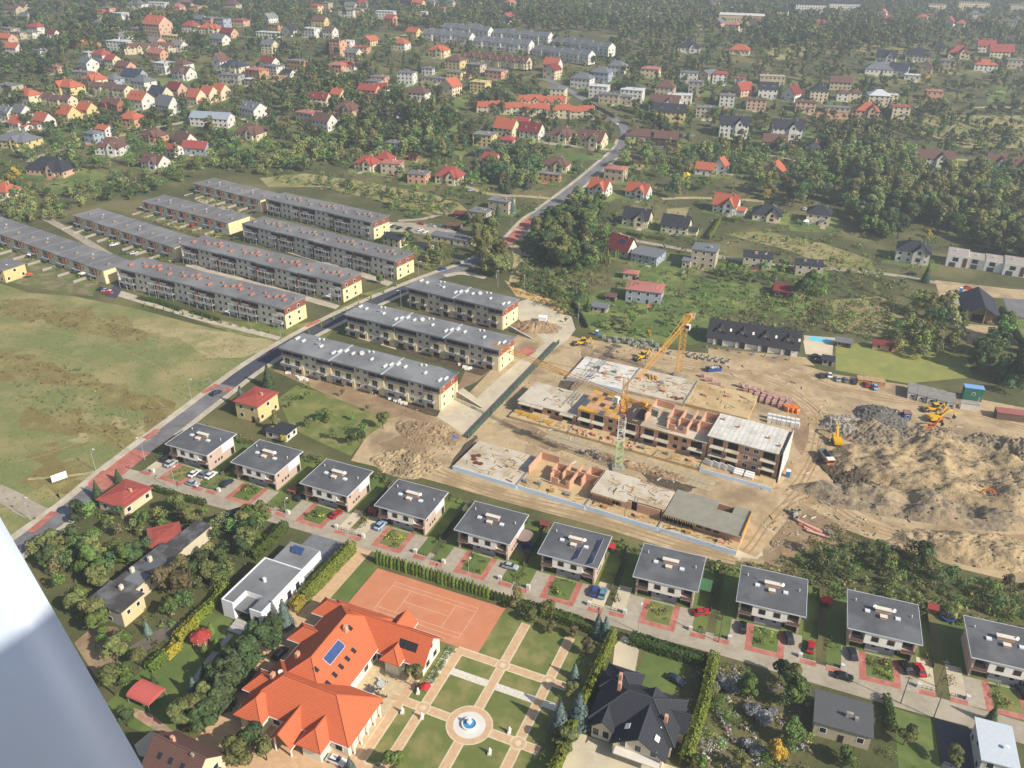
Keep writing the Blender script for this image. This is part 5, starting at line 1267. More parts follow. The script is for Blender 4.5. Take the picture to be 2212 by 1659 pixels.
# site offices and sheds
def container(desc, p, rz, L, W, H, wall, roof, wins=3, name='site_cabin'):
    t = thing(name, desc, 'cabin', (p[0], p[1], T(p[0], p[1])), R(rz)); bxb('wall', wall, t, (-L / 2, -W / 2, 0), (L / 2, W / 2, H)); bxb('roof', roof, t, (-L / 2 - .15, -W / 2 - .15, H), (L / 2 + .15, W / 2 + .15, H + .15))
    for k in range(wins): window(t, (-L / 2 + L * (k + .5) / wins, -W / 2 - .02, H * .58), (.9, .08, .8), 'y-')
    bxb('door', paint('8a8a86'), t, (L / 2 - 1.3, -W / 2 - .05, .1), (L / 2 - .5, -W / 2, 2)) if wins else None
    f = frame(p[0], p[1], R(rz)); FOOT.append([f(-L / 2, -W / 2), f(L / 2, -W / 2), f(L / 2, W / 2), f(-L / 2, W / 2)]); CLEAR.append((Vector((p[0], p[1], H)), max(3, W * .6), p[1])); return t
M_ETER = mat('fibre_cement', '8b8880', .9, '7c7972', .6, .02)
for k in range(5): container(f'white site office with grey roof, {ORD[k]} of the row of five', g(13, 1480 + k * 62, 172 + k * 16), -22, 2.9, 8.5, 2.6, paint('d2d0c8'), M_ETER, 1)
tag(container('green and blue stacked site cabin at the end of the offices', g(13, 1865, 205), -14, 6.4, 3.0, 5.2, paint('2c6a57'), paint('7aa6d6'), 1))
container('white cabin with leaning ladder below the green cabin', g(13, 1850, 265), -14, 6, 2.6, 2.5, paint('cfcac0'), CONC, 0); container('small blue site hut with red-brown roof beside the gravel heap', g(13, 1445, 330), -8, 2.4, 2.6, 2.7, paint('35588a'), paint('8a6a5e'), 1)
container('open shed with rusty red roof at the right edge of the site', g(13, 2130, 330), -14, 11, 4, 2.8, paint('6d5a4c'), paint('a0625a'), 0, 'open_shed'); container('white tank container inside the turning loop', g(5, 1305, 950), -8, 3.4, 2.6, 2.7, paint('e3e3df'), paint('f0f0ec'), 0, 'white_container')
for k in range(2): container(f'timber store rack with boards, {"left" if not k else "right"} one beside the parked cars', g(13, 1172 + k * 90, 92 + k * 12), -14, 4.8, 3.4, 1.6, WOOD, mat('stacked_boards', 'c2a47c', .9, '8c6f50', 2.5), 0, 'timber_rack')
# stores: brick pallets, block pallets, rings, pipes
def store(name, cat, label, group, spots, size, mt, rz, jit=.12):
    for k, (x, y) in enumerate(spots):
        o = tag(add(name, cube(mt), None, (x, y, size[2] / 2 + .02), rz + random.uniform(-jit, jit), [s * random.uniform(.92, 1.05) for s in size]), label, cat, group)
        box('wrap_band', paint('e6dcd2'), o, (0, 0, .2), (1.01, 1.01, .08))
sp = []
a = g(13, 360, 130)
for r in range(5):
    for c in range(9 - r):
        p = g(13, 372 + c * 40 + r * 34, 128 + c * 12 + r * 24 + random.uniform(-4, 4)); sp.append((p.x, p.y))
store('brick_pallet', 'pallet', 'pink wrapped brick pallet in the big stack beside the far slabs', 'brick pallets', sp, (1.5, 1.3, 1.9), mat('pink_brick_pallet', 'b98f86', .8, 'a67e76', 2), R(-20))
sp = [tuple(g(13, 130 + k * 26, 62 + k * 14 + (12 if k % 2 else 0)))[:2] for k in range(6)]
store('brick_pallet', 'pallet', 'pink brick pallet near the blue skip', 'brick pallets', sp, (1.4, 1.3, 1.5), mat('pink_brick_pallet', 'b98f86'), R(-20))
sp = [tuple(g(13, 560 + c * 30, 330 + c * 6 + r * 24))[:2] for c in range(7) for r in range(2)]
store('block_pallet', 'pallet', 'white block pallet beside the finished white roof', 'white block pallets', sp, (1.35, 1.3, 2.0), paint('dedcd6'), R(-24))
sp = [tuple(g(13, 660 + c * 30 + r * 18, 265 + c * 5 + r * 16))[:2] for c in range(3) for r in range(2)]
store('formwork_stack', 'stack', 'bright orange formwork stack beside the haul road', 'orange formwork stacks', sp, (1.6, 1.4, 1.9), paint('d5752a'), R(30))
sp = [tuple(g(5, 1700 + c * 30 + (c % 3) * 8, 1055 + (c % 2) * 22 + c * 3))[:2] for c in range(12)]
store('paver_pallet', 'pallet', 'grey paver pallet along the green hedge of the site', 'grey paver pallets', sp, (1.3, 1.2, 1.4), paint('8f9590'), R(-20))
def ring_mesh():
    if 'ring' not in MESH:
        n = 14; v = []; 
        for r, z in ((.75, 0), (.75, 1), (.6, 1), (.6, 0)): v += [(r * math.cos(6.2832 * i / n), r * math.sin(6.2832 * i / n), z) for i in range(n)]
        MESH['ring'] = mk('concrete_ring', v, [(a * n + i, a * n + (i + 1) % n, ((a + 1) % 4) * n + (i + 1) % n, ((a + 1) % 4) * n + i) for a in range(4) for i in range(n)], CONC)
    return MESH['ring']
def rings(label, group, spots):
    for i, x, y in spots:
        p = g(i, x, y); o = tag(add('concrete_ring', ring_mesh(), None, (p.x, p.y, .02), random.uniform(0, 3), (1.1,) * 3), label, 'pipe ring', group)
        if random.random() < .3: o.rotation_euler = (R(90), 0, random.uniform(0, 3)); o.location.z = .8
rings('concrete well ring beside the plate road under the crane', 'well rings by the crane', [(12, 1548, 562), (12, 1580, 560), (12, 1620, 548), (12, 1668, 592)])
rings('concrete well ring in the long row before the black-roofed terrace', 'well rings in the long row', [(6, 30 + k * 22, 1160 + k * 4 + (k % 2) * 14) for k in range(13)] + [(5, 1900 + k * 38, 1108 + k * 8) for k in range(7)])
rings('concrete ring in the store by the scrub', 'rings by the scrub', [(13, 700 + k * 16, 940 + (k % 3) * 24) for k in range(4)] + [(13, 930 + k * 18, 1075 + k * 10) for k in range(4)])
for k in range(9):
    p = g(13, 800 + k * 11, 1020 + k * 9); o = tag(add('drain_pipe', cylm(paint('c9765a') if k % 2 else paint('dcb8a8'), 8), None, (p.x, p.y, .25 + .18 * (k % 3)), 0, (.65, .65, 7.5)), 'orange drain pipe in the loose stack by the scrub', 'pipe', 'orange drain pipes'); o.rotation_euler = (R(90), 0, R(50 + random.uniform(-10, 10)))
# green site fence
a, b = gp(1012, 948), gp(1208, 742); v = Vector((b.x - a.x, b.y - a.y)); n = 26; ft = thing('site_fence', 'dark green panel fence between the concrete drive and the site', 'fence', (a.x, a.y, 0), math.atan2(v.y, v.x)); st = v.length / n
for k in range(n):
    bxb('fence_panel', mat('green_sheeting', '3f5240', .8, '34463a', .6), ft, (k * st + .05, -.03, .05), ((k + 1) * st - .05, .03, 2.1)); cyl('post', GREYT, ft, (k * st, 0, 1.1), .1, 2.2, 6)
    bxb('foot', CONC, ft, (k * st - .3, -.12, 0), (k * st + .3, .12, .14))
# underground garage ramps
for o_, desc in (((1120, 722), 'concrete ramp wall beside the farthest new block'), ((1010, 868), 'concrete ramp wall beside the nearest new block')):
    p = gp(*o_); t = thing('ramp_wall', desc, 'wall', (p.x, p.y, 0), R(-40)); mb = MB(); mb.poly([(-5, -.2, 0), (7, -.2, 0), (7, .2, 0), (-5, .2, 0), (-5, -.2, 2.2), (7, -.2, .4), (7, .2, .4), (-5, .2, 2.2)], CUBE4); mb.build('wall', CONC, t); box('coping', paint('c4bfb2'), t, (1, 0, 1.4), (12.2, .5, .12), rot=(0, R(8.5), 0))

# loose debris all over the site, too small and many to count
mb = MB(); dm = [CONC, WOOD, BRICK, M_DIRT, paint('c9c4b8'), M_SLABG]
for poly, n in (([(1010, 950), (1090, 860), (1130, 790), (1260, 750), (1400, 765), (1380, 800), (1240, 780), (1100, 900)], 350), ([(1230, 740), (1700, 775), (1800, 820), (1780, 1000), (1700, 1100), (1640, 1060), (1720, 900), (1600, 830), (1300, 770)], 700), ([(1640, 1130), (1760, 1060), (1900, 1140), (1880, 1180), (1780, 1160), (1680, 1210)], 450), ([(1700, 860), (1900, 880), (2212, 940), (2212, 1180), (1900, 1130), (1780, 1030)], 700), ([(860, 960), (950, 925), (990, 960), (960, 1000), (900, 1000)], 160), ([(1050, 910), (1200, 930), (1500, 1040), (1460, 1080), (1150, 970)], 420), ([(700, 815), (940, 893), (930, 908), (690, 832)], 120)):
    P = D(*poly); W_ = [(p.x, p.y) for p in P]; xs = [p[0] for p in W_]; ys = [p[1] for p in W_]; k = 0
    while k < n:
        x, y = random.uniform(min(xs), max(xs)), random.uniform(min(ys), max(ys)); k += 1
        if sum((W_[i][1] > y) != (W_[i - 1][1] > y) and x < (W_[i - 1][0] - W_[i][0]) * (y - W_[i][1]) / (W_[i - 1][1] - W_[i][1]) + W_[i][0] for i in range(len(W_))) % 2 == 0: continue
        s_ = random.choice((.1, .15, .2, .3, .4)); l_ = s_ * random.choice((1, 1, 1.6, 5)); a = random.uniform(0, 3.14); d_ = Vector((math.cos(a), math.sin(a), 0)) * l_ / 2
        mb.bar(Vector((x, y, s_ * .35)) - d_, Vector((x, y, s_ * .35 + random.uniform(0, .1))) + d_, s_ * .8, random.randrange(6))
tag(mb.build('site_debris', dm), 'scattered rubble, boards and scraps over the building site', 'debris', None, 'stuff')

for o_, a_, z_, spots in (((20.6, 281.2), -25.5, 1.2, [(8, 12), (12, 9), (15, 12), (18, 8), (25, 11), (27, 15), (33, 12), (36, 6), (50, 10), (58, 13)]), ((-18.1, 220.1), -26.5, 1.3, [(24, 3), (28, 4), (33, 2.5), (38, 3), (50, 2.5), (60, 3), (75, 2.6), (84, 3)]), ((-.9, 252.2), -27, 1.0, [(26, 3), (31, 2.4), (37, 3), (48, 2.6), (56, 3.2), (64, 2.8)])):
    f = frame(*o_, R(a_))
    for k, (x, y) in enumerate(spots):
        p = f(x, y); mt = random.choice((CONC, BRICK, M_SLABG, WOOD)); t = thing('material_stack', f'small stack of building material on the slab of the {"far" if o_[1] > 270 else "middle" if o_[1] > 240 else "near"} unfinished block', 'stack', (p[0], p[1], z_), R(a_ + random.uniform(-15, 15)), 'material stacks on the slabs')
        for j in range(3): box('layer', mt, t, (random.uniform(-.1, .1), random.uniform(-.1, .1), .16 + j * .3), (random.uniform(1.1, 1.8), random.uniform(.9, 1.3), .28))
# ------------------------------------------------------------------ villa with clay court and formal garden
GO = (-29.44, 168.16); GA = R(-22.5); gf = frame(*GO, GA)
def GS(name, pts, mt, dz, **k): return sheet(name, [gf(*p) for p in pts], mt, dz, **k)
def rect(x0, y0, x1, y1): return [(x0, y0), (x1, y0), (x1, y1), (x0, y1)]
GS('villa_forecourt', rect(-14, -66, 19.3, -12), M_GARD, .014)
GS('villa_garden', rect(19, -66, 57, 1.5), M_LAWND, .016)
GS('clay_court', rect(-7, -13.6, 30, 2.8), M_CLAY, .022)
M_LINE = mat('court_line', 'd9b49c', .9, 'cfa288', 1.5)
ct = tag(add('court_lines', None, None, (*GO, .03), GA), kind='structure')
def cline(x0, y0, x1, y1, w=.07):
    bxb('court_line', M_LINE, ct, (min(x0, x1) - w, min(y0, y1) - w, -.004), (max(x0, x1) + w, max(y0, y1) + w, .006))
for y in (0, -1.37, -9.6, -10.97): cline(0, y, 23.77, y)
for x in (0, 23.77): cline(x, 0, x, -10.97)
for x in (5.49, 18.28): cline(x, -1.37, x, -9.6)
cline(5.49, -5.48, 18.28, -5.48)
for x in (-14, 19): pass
GS('lawn_strip', rect(-12, -12, -7.2, 3.5), M_LAWN, .02); GS('villa_drive', rect(-19, -40, -12, 12), M_GARD, .018)
def gpath(x0, y0, x1, y1, w=1.7):
    if abs(x1 - x0) > abs(y1 - y0): r, e = rect(x0, y0 - w / 2, x1, y0 + w / 2), rect(x0, y0 - w / 2 - .35, x1, y0 + w / 2 + .35)
    else: r, e = rect(x0 - w / 2, y0, x0 + w / 2, y1), rect(x0 - w / 2 - .35, y0, x0 + w / 2 + .35, y1)
    return r, e
lvl = 0
for a in ((36.8, -66, 36.8, 0), (48.2, -66, 48.2, 0), (25.7, -56, 25.7, -14), (20.2, -66, 20.2, -26), (25, -14.5, 53, -14.5), (18, -32.6, 53, -32.6), (19, -50.5, 54, -50.5)):
    r, e = gpath(*a); lvl += 1
    GS('path_edging', e, M_EDGE, .024 + lvl * .0015); GS('garden_path', r, M_GARD, .040 + lvl * .0015)
GS('white_gravel_strip', rect(26.6, -21.8, 53, -19.8), mat('white_gravel', 'd6cfc0', .9, 'c4bcab', 1.5), .037)
def disc(name, c, r, mt, dz, n=40): return sheet(name, [gf(c[0] + r * math.cos(6.2832 * i / n), c[1] + r * math.sin(6.2832 * i / n)) for i in range(n)], mt, dz)
for c in ((36.8, -14.5), (48.2, -14.5), (25.7, -32.6), (48.2, -32.6), (36.8, -50.5)):
    disc('path_roundel', c, 1.75, M_EDGE, .054); disc('path_roundel', c, 1.45, M_GARD, .058); disc('path_roundel', c, .7, M_EDGE, .062)
FC = (36.9, -32.6)
disc('fountain_ring', FC, 5.1, M_EDGE, .066); disc('fountain_ring', FC, 4.8, M_GARD, .07); disc('fountain_plaza', FC, 3.5, paint('d8d4ca'), .075)
p = gf(*FC); t = thing('fountain', 'white stone fountain with blue basin at the garden crossing', 'fountain', (p[0], p[1], .07))
n = 28; mb = MB()
for r0, r1, z0, z1, mi in ((1.7, 1.35, 0, .55, 0), (1.35, 0.01, .3, .3, 1)):
    pass
vv = []; 
for r, z in ((1.7, 0), (1.7, .55), (1.4, .55), (1.4, .25)): vv += [(r * math.cos(6.2832 * i / n), r * math.sin(6.2832 * i / n), z) for i in range(n)]
mb.poly(vv, [(a * n + i, a * n + (i + 1) % n, (a + 1) * n + (i + 1) % n, (a + 1) * n + i) for a in range(3) for i in range(n)]); mb.build('basin', paint('e0ddd5'), t)
cyl('water', mat('pool_water', '3f86b8', .08, '5296c2', 1.2, .01, 6, spec=.6), t, (0, 0, .28), 2.8, .1, 28)
for r, z, h in ((.5, .7, .9), (1.3, 1.2, .15), (.3, 1.5, .6), (.8, 1.85, .12), (.2, 2.1, .5)): cyl('stem', paint('e0ddd5'), t, (0, 0, z), r, h, 14, .85)
# the villa
t = thing('villa', 'large white villa under a sprawling orange tiled roof beside the clay court', 'house', (*GO, 0), GA); VW = paint('e2dac6'); VR = tiles('cd6c48'); EV = 4.0
def wing(x0, y0, x1, y1, rh, ax='x', kind='hip', ev=EV, wall=True, ov=.55, ins=.3):
    w, d = (x1 - x0, y1 - y0) if ax == 'x' else (y1 - y0, x1 - x0); c = ((x0 + x1) / 2, (y0 + y1) / 2)
    if wall: gable_wall(w - 2 * ins, d - 2 * ins, ev, max(.1, rh - .3), 'gable' if kind == 'gable' else 'flat').build('wall', VW, t, (*c, 0), 0 if ax == 'x' else R(90))
    roof_mesh(kind, w, d, rh, ov, .2).build('roof', VR, t, (*c, ev), 0 if ax == 'x' else R(90))
    ridge_caps(kind, w, d, rh, ov, .2).build('ridge_cap', paint('bd6547'), t, (*c, ev), 0 if ax == 'x' else R(90))
    for s in (-1, 1):
        if ax == 'x': box('gutter', FRAMEW, t, (c[0], c[1] + s * (d / 2 + ov + .06), ev + .08 - (ov * rh / (d / 2) if kind == 'gable' else 0)), (w + 2 * ov, .12, .16))
        else: box('gutter', FRAMEW, t, (c[0] + s * (d / 2 + ov + .06), c[1], ev + .08 - (ov * rh / (d / 2) if kind == 'gable' else 0)), (.12, w + 2 * ov, .16))
wing(-7.8, -50, 18, -37.4, 5.0)
wing(-6.6, -46, 9.6, -15.8, 6.0, 'y', ev=4.05)
wing(1, -25.2, 21.8, -16.2, 4.4, 'x', 'gable', ev=4.02)
wing(-10.2, -30.4, -2, -25.6, 2.4, 'x', ev=3.9); wing(-10.0, -21, -2, -16.2, 2.6, 'x', ev=3.92); wing(-10.3, -46.4, -3, -41.2, 2.7, 'x', ev=3.88)
wing(-7.6, -52.6, -1.6, -45, 2.9, 'y', ev=3.86); wing(8.6, -53.4, 13.6, -45, 2.6, 'y', ev=3.84); wing(2.6, -54.6, 7.2, -45, 2.5, 'y', 'gable', ev=3.9, wall=False)
wing(12.6, -27.2, 16.6, -20, 2.2, 'y', ev=3.9); wing(9, -18, 13.6, -13.9, 2.3, 'y', 'gable', ev=3.86)
for x in (3.0, 6.8):
    for y in (-54.2,): cyl('column', VW, t, (x, y, 1.95), .42, 3.9, 12)
for y in (-48.6, -46, -43.4, -40.8, -38.4): cyl('column', VW, t, (18.4, y, 1.95), .42, 3.9, 12)
sl = math.atan2(6.0, 8.65)
for y in (-40, -37.4, -34.9, -32.4, -29.8): box('skylight', GLASS, t, (6.8, y, 4.3 + 6 * (1 - 5.3 / 8.65)), (1.3, .9, .12), rot=(0, sl, 0))
for y in (-39.4, -26): box('skylight', GLASS, t, (3.6, y, 4.3 + 6 * (1 - 2.1 / 8.65)), (1.3, .9, .12), rot=(0, sl, 0))
p_ = box('solar_panel', SOLAR, t, (4.2, -33.4, 4.35 + 6 * (1 - 2.7 / 8.65)), (2.1, 6.0, .12), rot=(0, sl, 0)); add('frame', cube(paint('c4ccd4')), p_, (0, 0, -.2), 0, (1.08, 1.03, .9))
for k in range(5): box('skylight', GLASS, t, (15.2 + k * .95, -23.2, 4.02 + 4.4 * (4.5 - 2.5) / 4.5 + .35), (.72, 2.0, .12), rot=(math.atan2(4.4, 4.5), 0, 0))
for x, y, z in ((-3.4, -36.6, 7.2), (-4.6, -43.8, 7.4), (3.4, -27.4, 9.6)): box('chimney', BRICK, t, (x, y, z), (.7, 1.1, 2.2))
cyl('dish', WHITE, t, (-3.4, -42.6, 8.2), 1.1, .2, 12).rotation_euler = (R(60), 0, R(20))
for x0, x1 in ((9.8, 12.2), (17, 21.2)): bxb('patio_glazing', GLASS, t, (x0, -25.0, .3), (x1, -24.86, 2.8))
for x in (-5, 0, 10, 15.5): window(t, (x, -49.78, 2.0), (1.6, .1, 1.5), 'y-')
for y in (-22.5, -19): window(t, (21.55, y, 1.9), (.1, 1.6, 1.6), 'x')
window(t, (21.56, -20.7, 5.6), (.1, 1.4, 1.2), 'x')
for x in (-6, 3, 8): window(t, (9.32, -36 + (x + 6) * .75, 1.9), (.1, 1.6, 1.9), 'x')
GS('villa_patio', rect(9.4, -37, 20, -25), mat('patio_flags', 'c9b691', .9, 'b9a683', 1), .03)
GS('white_border_bed', rect(22.6, -26.5, 24.6, -14.8), paint('d9d2c4'), .03)
f = frame(*GO, GA); FOOT.append([f(-11, -56), f(23, -56), f(23, -13), f(-11, -13)])
for a, b in ((-4, -48), (4, -48), (14, -46), (2, -38), (2, -28), (2, -20), (14, -20), (20, -20)): CLEAR.append((Vector((*f(a, b), 4)), 5, f(a, b)[1]))
FOOT.append([f(-14, -64), f(57, -64), f(57, 3.5), f(-14, 3.5)])
def statue(desc, x, y):
    p = gf(x, y); t = thing('garden_statue', desc, 'statue', (p[0], p[1], .02)); bxb('plinth', paint('d8d4ca'), t, (-.4, -.4, 0), (.4, .4, .5))
    n = 10; vv = []
    for r, z in ((.3, .5), (.34, .9), (.22, 1.2), (.3, 1.5), (.12, 1.7), (.16, 1.85), (.02, 2.0)): vv += [(r * math.cos(6.28 * i / n), r * .8 * math.sin(6.28 * i / n), z) for i in range(n)]
    mb = MB(); mb.poly(vv, [(a * n + i, a * n + (i + 1) % n, (a + 1) * n + (i + 1) % n, (a + 1) * n + i) for a in range(6) for i in range(n)]); mb.bar((.2, 0, 1.4), (.5, .1, 1.0), .14); mb.build('figure', paint('e6e3da'), t, sm=True)
for ds, x, y in (('white garden statue on the lawn right of the fountain', 45.5, -31), ('white garden statue on the lawn below the fountain', 43.8, -37.4), ('white statue at the lawn corner nearest the villa porch', 22.2, -35.6), ('small white statue beside the left path roundel', 26.8, -35.2), ('white statue in the bed beside the patio', 22.8, -29.6)): statue(ds, x, y)
def parasol(desc, x, y, mt):
    p = gf(x, y); t = thing('parasol', desc, 'parasol', (p[0], p[1], 0)); cyl('pole', GREYT, t, (0, 0, 1.2), .07, 2.4, 6); add('canopy', cylm(mt, 8, .08), t, (0, 0, 2.3), 0, (2.6, 2.6, .6))
parasol('red folded parasol beside the patio bed', 24.2, -28.6, paint('b83232'))
for k, (x, y, cname, mt) in enumerate(((13, -33.6, 'dark', paint('4e5054')), (14.2, -31, 'pale', paint('b9c0bd')), (16, -34.5, 'brown', paint('6d5a45')))):
    p = gf(x, y); t = thing('patio_table', f'{cname} table with chairs on the villa patio', 'table', (p[0], p[1], .03)); cyl('table_top', mt, t, (0, 0, .74), 1.9, .07, 16); cyl('leg', mt, t, (0, 0, .36), .2, .72, 8)
    for j in range(4):
        a = j * 1.57 + .4; ch = box('seat', mt, t, (1.35 * math.cos(a), 1.35 * math.sin(a), .42), (.5, .5, .08), a); box('backrest', mt, t, (1.6 * math.cos(a), 1.6 * math.sin(a), .7), (.07, .5, .6), a)
# ------------------------------------------------------------------ other near houses
t = thing('modern_house', 'white modern flat-roofed house with grey roof beside the bright hedge', 'house', (*GO, 0), GA)
MW = paint('e6e6e4')
bxb('wall', MW, t, (-32.4, -22.5, -.3), (-20.5, -10.6, 5.0)); bxb('wall', MW, t, (-32.4, -27.6, -.3), (-29, -22.5, 5.0)); bxb('wall', MW, t, (-24, -27.6, -.3), (-20.5, -22.5, 5.0)); bxb('roof', FELTN, t, (-32.1, -22.4, 5.0), (-20.8, -10.9, 5.15)); bxb('roof', FELTN, t, (-32.1, -27.3, 5.0), (-29.2, -22.4, 5.15)); bxb('roof', FELTN, t, (-23.8, -27.3, 5.0), (-20.8, -22.4, 5.15)); bxb('porch_roof', FELTN, t, (-29, -27.4, 3.2), (-24, -22.5, 3.4))
for lo, hi in (((-32.4, -27.6, 5), (-32.1, -10.6, 5.4)), ((-20.8, -27.6, 5), (-20.5, -10.6, 5.4)), ((-32.1, -10.9, 5), (-20.8, -10.6, 5.4)), ((-32.1, -27.6, 5), (-29, -27.3, 5.4)), ((-24, -27.6, 5), (-20.8, -27.3, 5.4))): bxb('parapet', MW, t, lo, hi)
bxb('wall', MW, t, (-31.5, -10.6, -.3), (-22, -1, 3.6)); bxb('roof', FELTN, t, (-31.3, -10.5, 3.6), (-22.2, -1.2, 3.75)); box('solar_panel', SOLAR, t, (-27, -4, 4.5), (3.4, 2, .1), rot=(R(30), 0, 0)); cyl('roof_vent', paint('d8d8d4'), t, (-26.8, -18, 5.7), .9, 1.1, 10)
for y in (-25, -17, -13.5): window(t, (-20.47, y, 2.4), (.1, 1.2, 1.9), 'x', paint('55585c'))
window(t, (-22.2, -27.63, 2.4), (1.0, .1, 2.0), 'y-', paint('55585c')); bxb('entrance', DARKW, t, (-27.6, -22.6, .3), (-25.4, -22.52, 2.6))
for k in range(4): bxb('step', paint('b4b1aa'), t, (-28.4, -28.6 - k * .9, -.1), (-24.6, -27.65 - k * .9, .7 - k * .16))
f = gf; FOOT.append([f(-33, -28), f(-20, -28), f(-20, 0), f(-33, 0)]); CLEAR += [(Vector((*f(-26, y), 4)), 6, f(-26, y)[1]) for y in (-24, -16, -5)]
GS('modern_garden', rect(-38, -62, -19.5, -28), M_LAWN, .016); sheet('curved_path', [gf(*p) for p in [(-27.5, -32), (-26, -32), (-25.4, -40), (-24.2, -47), (-25.6, -47.4), (-27, -40)]], paint('a8a39a'), .03)
GS('modern_drive', rect(-31, -1, -21, 9), mat('dark_pavers', '77797c', .9, '6c6e71', .6), .02)
# gazebo with red roof
p = gp(436, 1388); t = thing('gazebo', 'small octagonal gazebo with red roof among clipped yellow shrubs', 'gazebo', (p.x, p.y, 0)); add('roof', cylm(tiles('a8423c'), 8, .05), t, (0, 0, 3.0), 0, (5.2, 5.2, 1.5)); cyl('base', paint('9c6b54'), t, (0, 0, .5), 4.0, 1.0, 8)
for k in range(8): cyl('post', paint('d8d0c4'), t, (2.0 * math.cos(k * .785), 2.0 * math.sin(k * .785), 1.6), .14, 2.2, 6)
p = gp(320, 1512); t = thing('carport', 'carport with rounded bright red roof beside the patterned paving', 'shed', (p.x, p.y, 0), R(-24)); mb = MB(); n = 8
vs = [(x, 2.6 * math.cos(math.pi * k / n), 2.3 + 1.0 * math.sin(math.pi * k / n)) for x in (-3.2, 3.2) for k in range(n + 1)]; vs2 = [(x, y * .97, z - .12) for x, y, z in vs]
mb.poly(vs, [(k + 1, k, n + 1 + k, n + 2 + k) for k in range(n)]); mb.poly(vs2, [(k, k + 1, n + 2 + k, n + 1 + k) for k in range(n)]); mb.poly(vs[:n + 1], [tuple(range(n + 1))]); mb.poly(vs[n + 1:], [tuple(range(n, -1, -1))]); mb.build('roof', paint('c06058'), t)
for x in (-3, 3):
    for y in (-2.4, 2.4): cyl('post', GREYT, t, (x, y, 1.15), .14, 2.3, 6)
# patterned paving by the carport and the brown house at the bottom left
sheet('patterned_paving', Z(14, (870, 960), (980, 1000), (1120, 1110), (1080, 1150), (930, 1060), (860, 1010)), mat('fan_pavers', 'b09a78', .9, '8d7a72', .9, .01, 4, c3='b07a62', scale3=.35), .026)
sheet('grey_court', Z(14, (870, 1200), (980, 1110), (1090, 1160), (960, 1290), (900, 1270)), M_CONC, .026)
house(gp(395, 1640, 5), 12, 9, 4.5, -24, 'gable', 4.2, 'b', 'C', 'as', 'brown-roofed house at the bottom edge beside the aircraft wing', near=True)
# yellow and red-roofed houses by the main street
house((-88.0, 252.6), 9.4, 10.8, 6.4, -23, 'hip', .9, 'r', 'Y', '', 'yellow two storey house with low red roof beside the blue spruce', near=True)
house((-112.2, 199.7), 9.6, 10.4, 3.4, -23, 'hip', 1.0, 'r', 'C', '', 'cream bungalow with red hip roof at the street corner', near=True)
house(gp(607, 926, 2.6), 8, 6, 2.7, -23, 'flat', 0, 'k', 'W', 'n', 'white garage with black flat roof behind the yellow house', near=True)
house((72.0, 125.3), 11.2, 8.6, 3.9, -19.5, 'flat', 0, '5c5d5f', 'S', '', 'beige bungalow with dark grey slightly stepped roof below the paved street', near=True)
house((100.6, 117.6), 6.4, 10.4, 5, -19, 'flat', 0, 'c3ccd2', 'W', 'n', 'white house with pale metal roof cut by the bottom right corner', near=True)
# long derelict house in the orchard
a, b, c = gp(190.9, 1294, 5), gp(260.6, 1321.9, 5), gp(298, 1293, 5); e1 = Vector((b.x - a.x, b.y - a.y)); rz = math.atan2(e1.y, e1.x); w1 = e1.length
t = thing('derelict_house', 'long derelict cream house with patched black roof in the orchard', 'house', (a.x, a.y, 0), rz); bxb('wall', paint('a8a196'), t, (0, 0, -.3), (w1, 7, 4.8)); bxb('roof', mat('patched_felt', '4a4644', .9, '3d3b3a', .5, .02, c3='6a6a6c', scale3=.25), t, (-.3, -.3, 4.8), (w1 + .3, 7.3, 5.0))
bxb('end_wall', paint('d2bd8e'), t, (w1 + .003, .1, -.3), (w1 + .06, 6.9, 4.75)); bxb('wall', paint('c9bda2'), t, (.2, 7, -.3), (w1 - 3.6, 24, 4.4)); bxb('roof', MATS['patched_felt'], t, (-.1, 7.32, 4.4), (w1 - 3.3, 24.2, 4.6)); bxb('wall', paint('c9bda2'), t, (1, 24, -.3), (w1 - 4.4, 36, 3.8)); bxb('roof', MATS['patched_felt'], t, (.8, 24.25, 3.8), (w1 - 4.2, 36.2, 4.0))
bxb('patch_sheet', paint('73777b'), t, (2, 9, 4.6), (w1 - 3.6, 13, 4.66)); bxb('patch_sheet', paint('5b5f64'), t, (2, 14, 4.6), (w1 - 4, 18, 4.65))
for x, y in ((4.5, 6), (3, 17), (2, 12)): box('chimney', paint('c9c2b2'), t, (x, y, 5.5), (.7, 1.0, 1.5))
for x, z in ((2.6, 1.3), (6.2, 1.3), (2.6, 3.6), (6, 3.6)): window(t, (x, -.02, z), (1.0, .1, 1.1), 'y-')
for y in (2, 5): window(t, (w1 + .08, y, 3.4), (.1, .9, 1.1), 'x')
for y in (9.5, 13, 16.5, 20): window(t, (w1 - 3.58, y, 2.6), (.1, .9, 1.1), 'x')
f = frame(a.x, a.y, rz); FOOT.append([f(-1, -1), f(w1 + 1, -1), f(w1 - 2, 37), f(-1, 37)]); CLEAR += [(Vector((*f(w1 / 2, y), 4)), 4.5, f(w1 / 2, y)[1]) for y in (3, 10, 17, 24, 31)]
p = gp(355, 1153, 3.5); house(p, 7.5, 7.5, 3.2, 25, 'hip', .5, 'r', 'B', 'n', 'outbuilding with square red roof at the end of the derelict house', near=True)
house(gp(496, 1112, 2.4), 7, 3, 2.4, 32, 'flat', 0, 'k', 'W', 'n', 'narrow white shed with black roof beside the paved street', near=True)
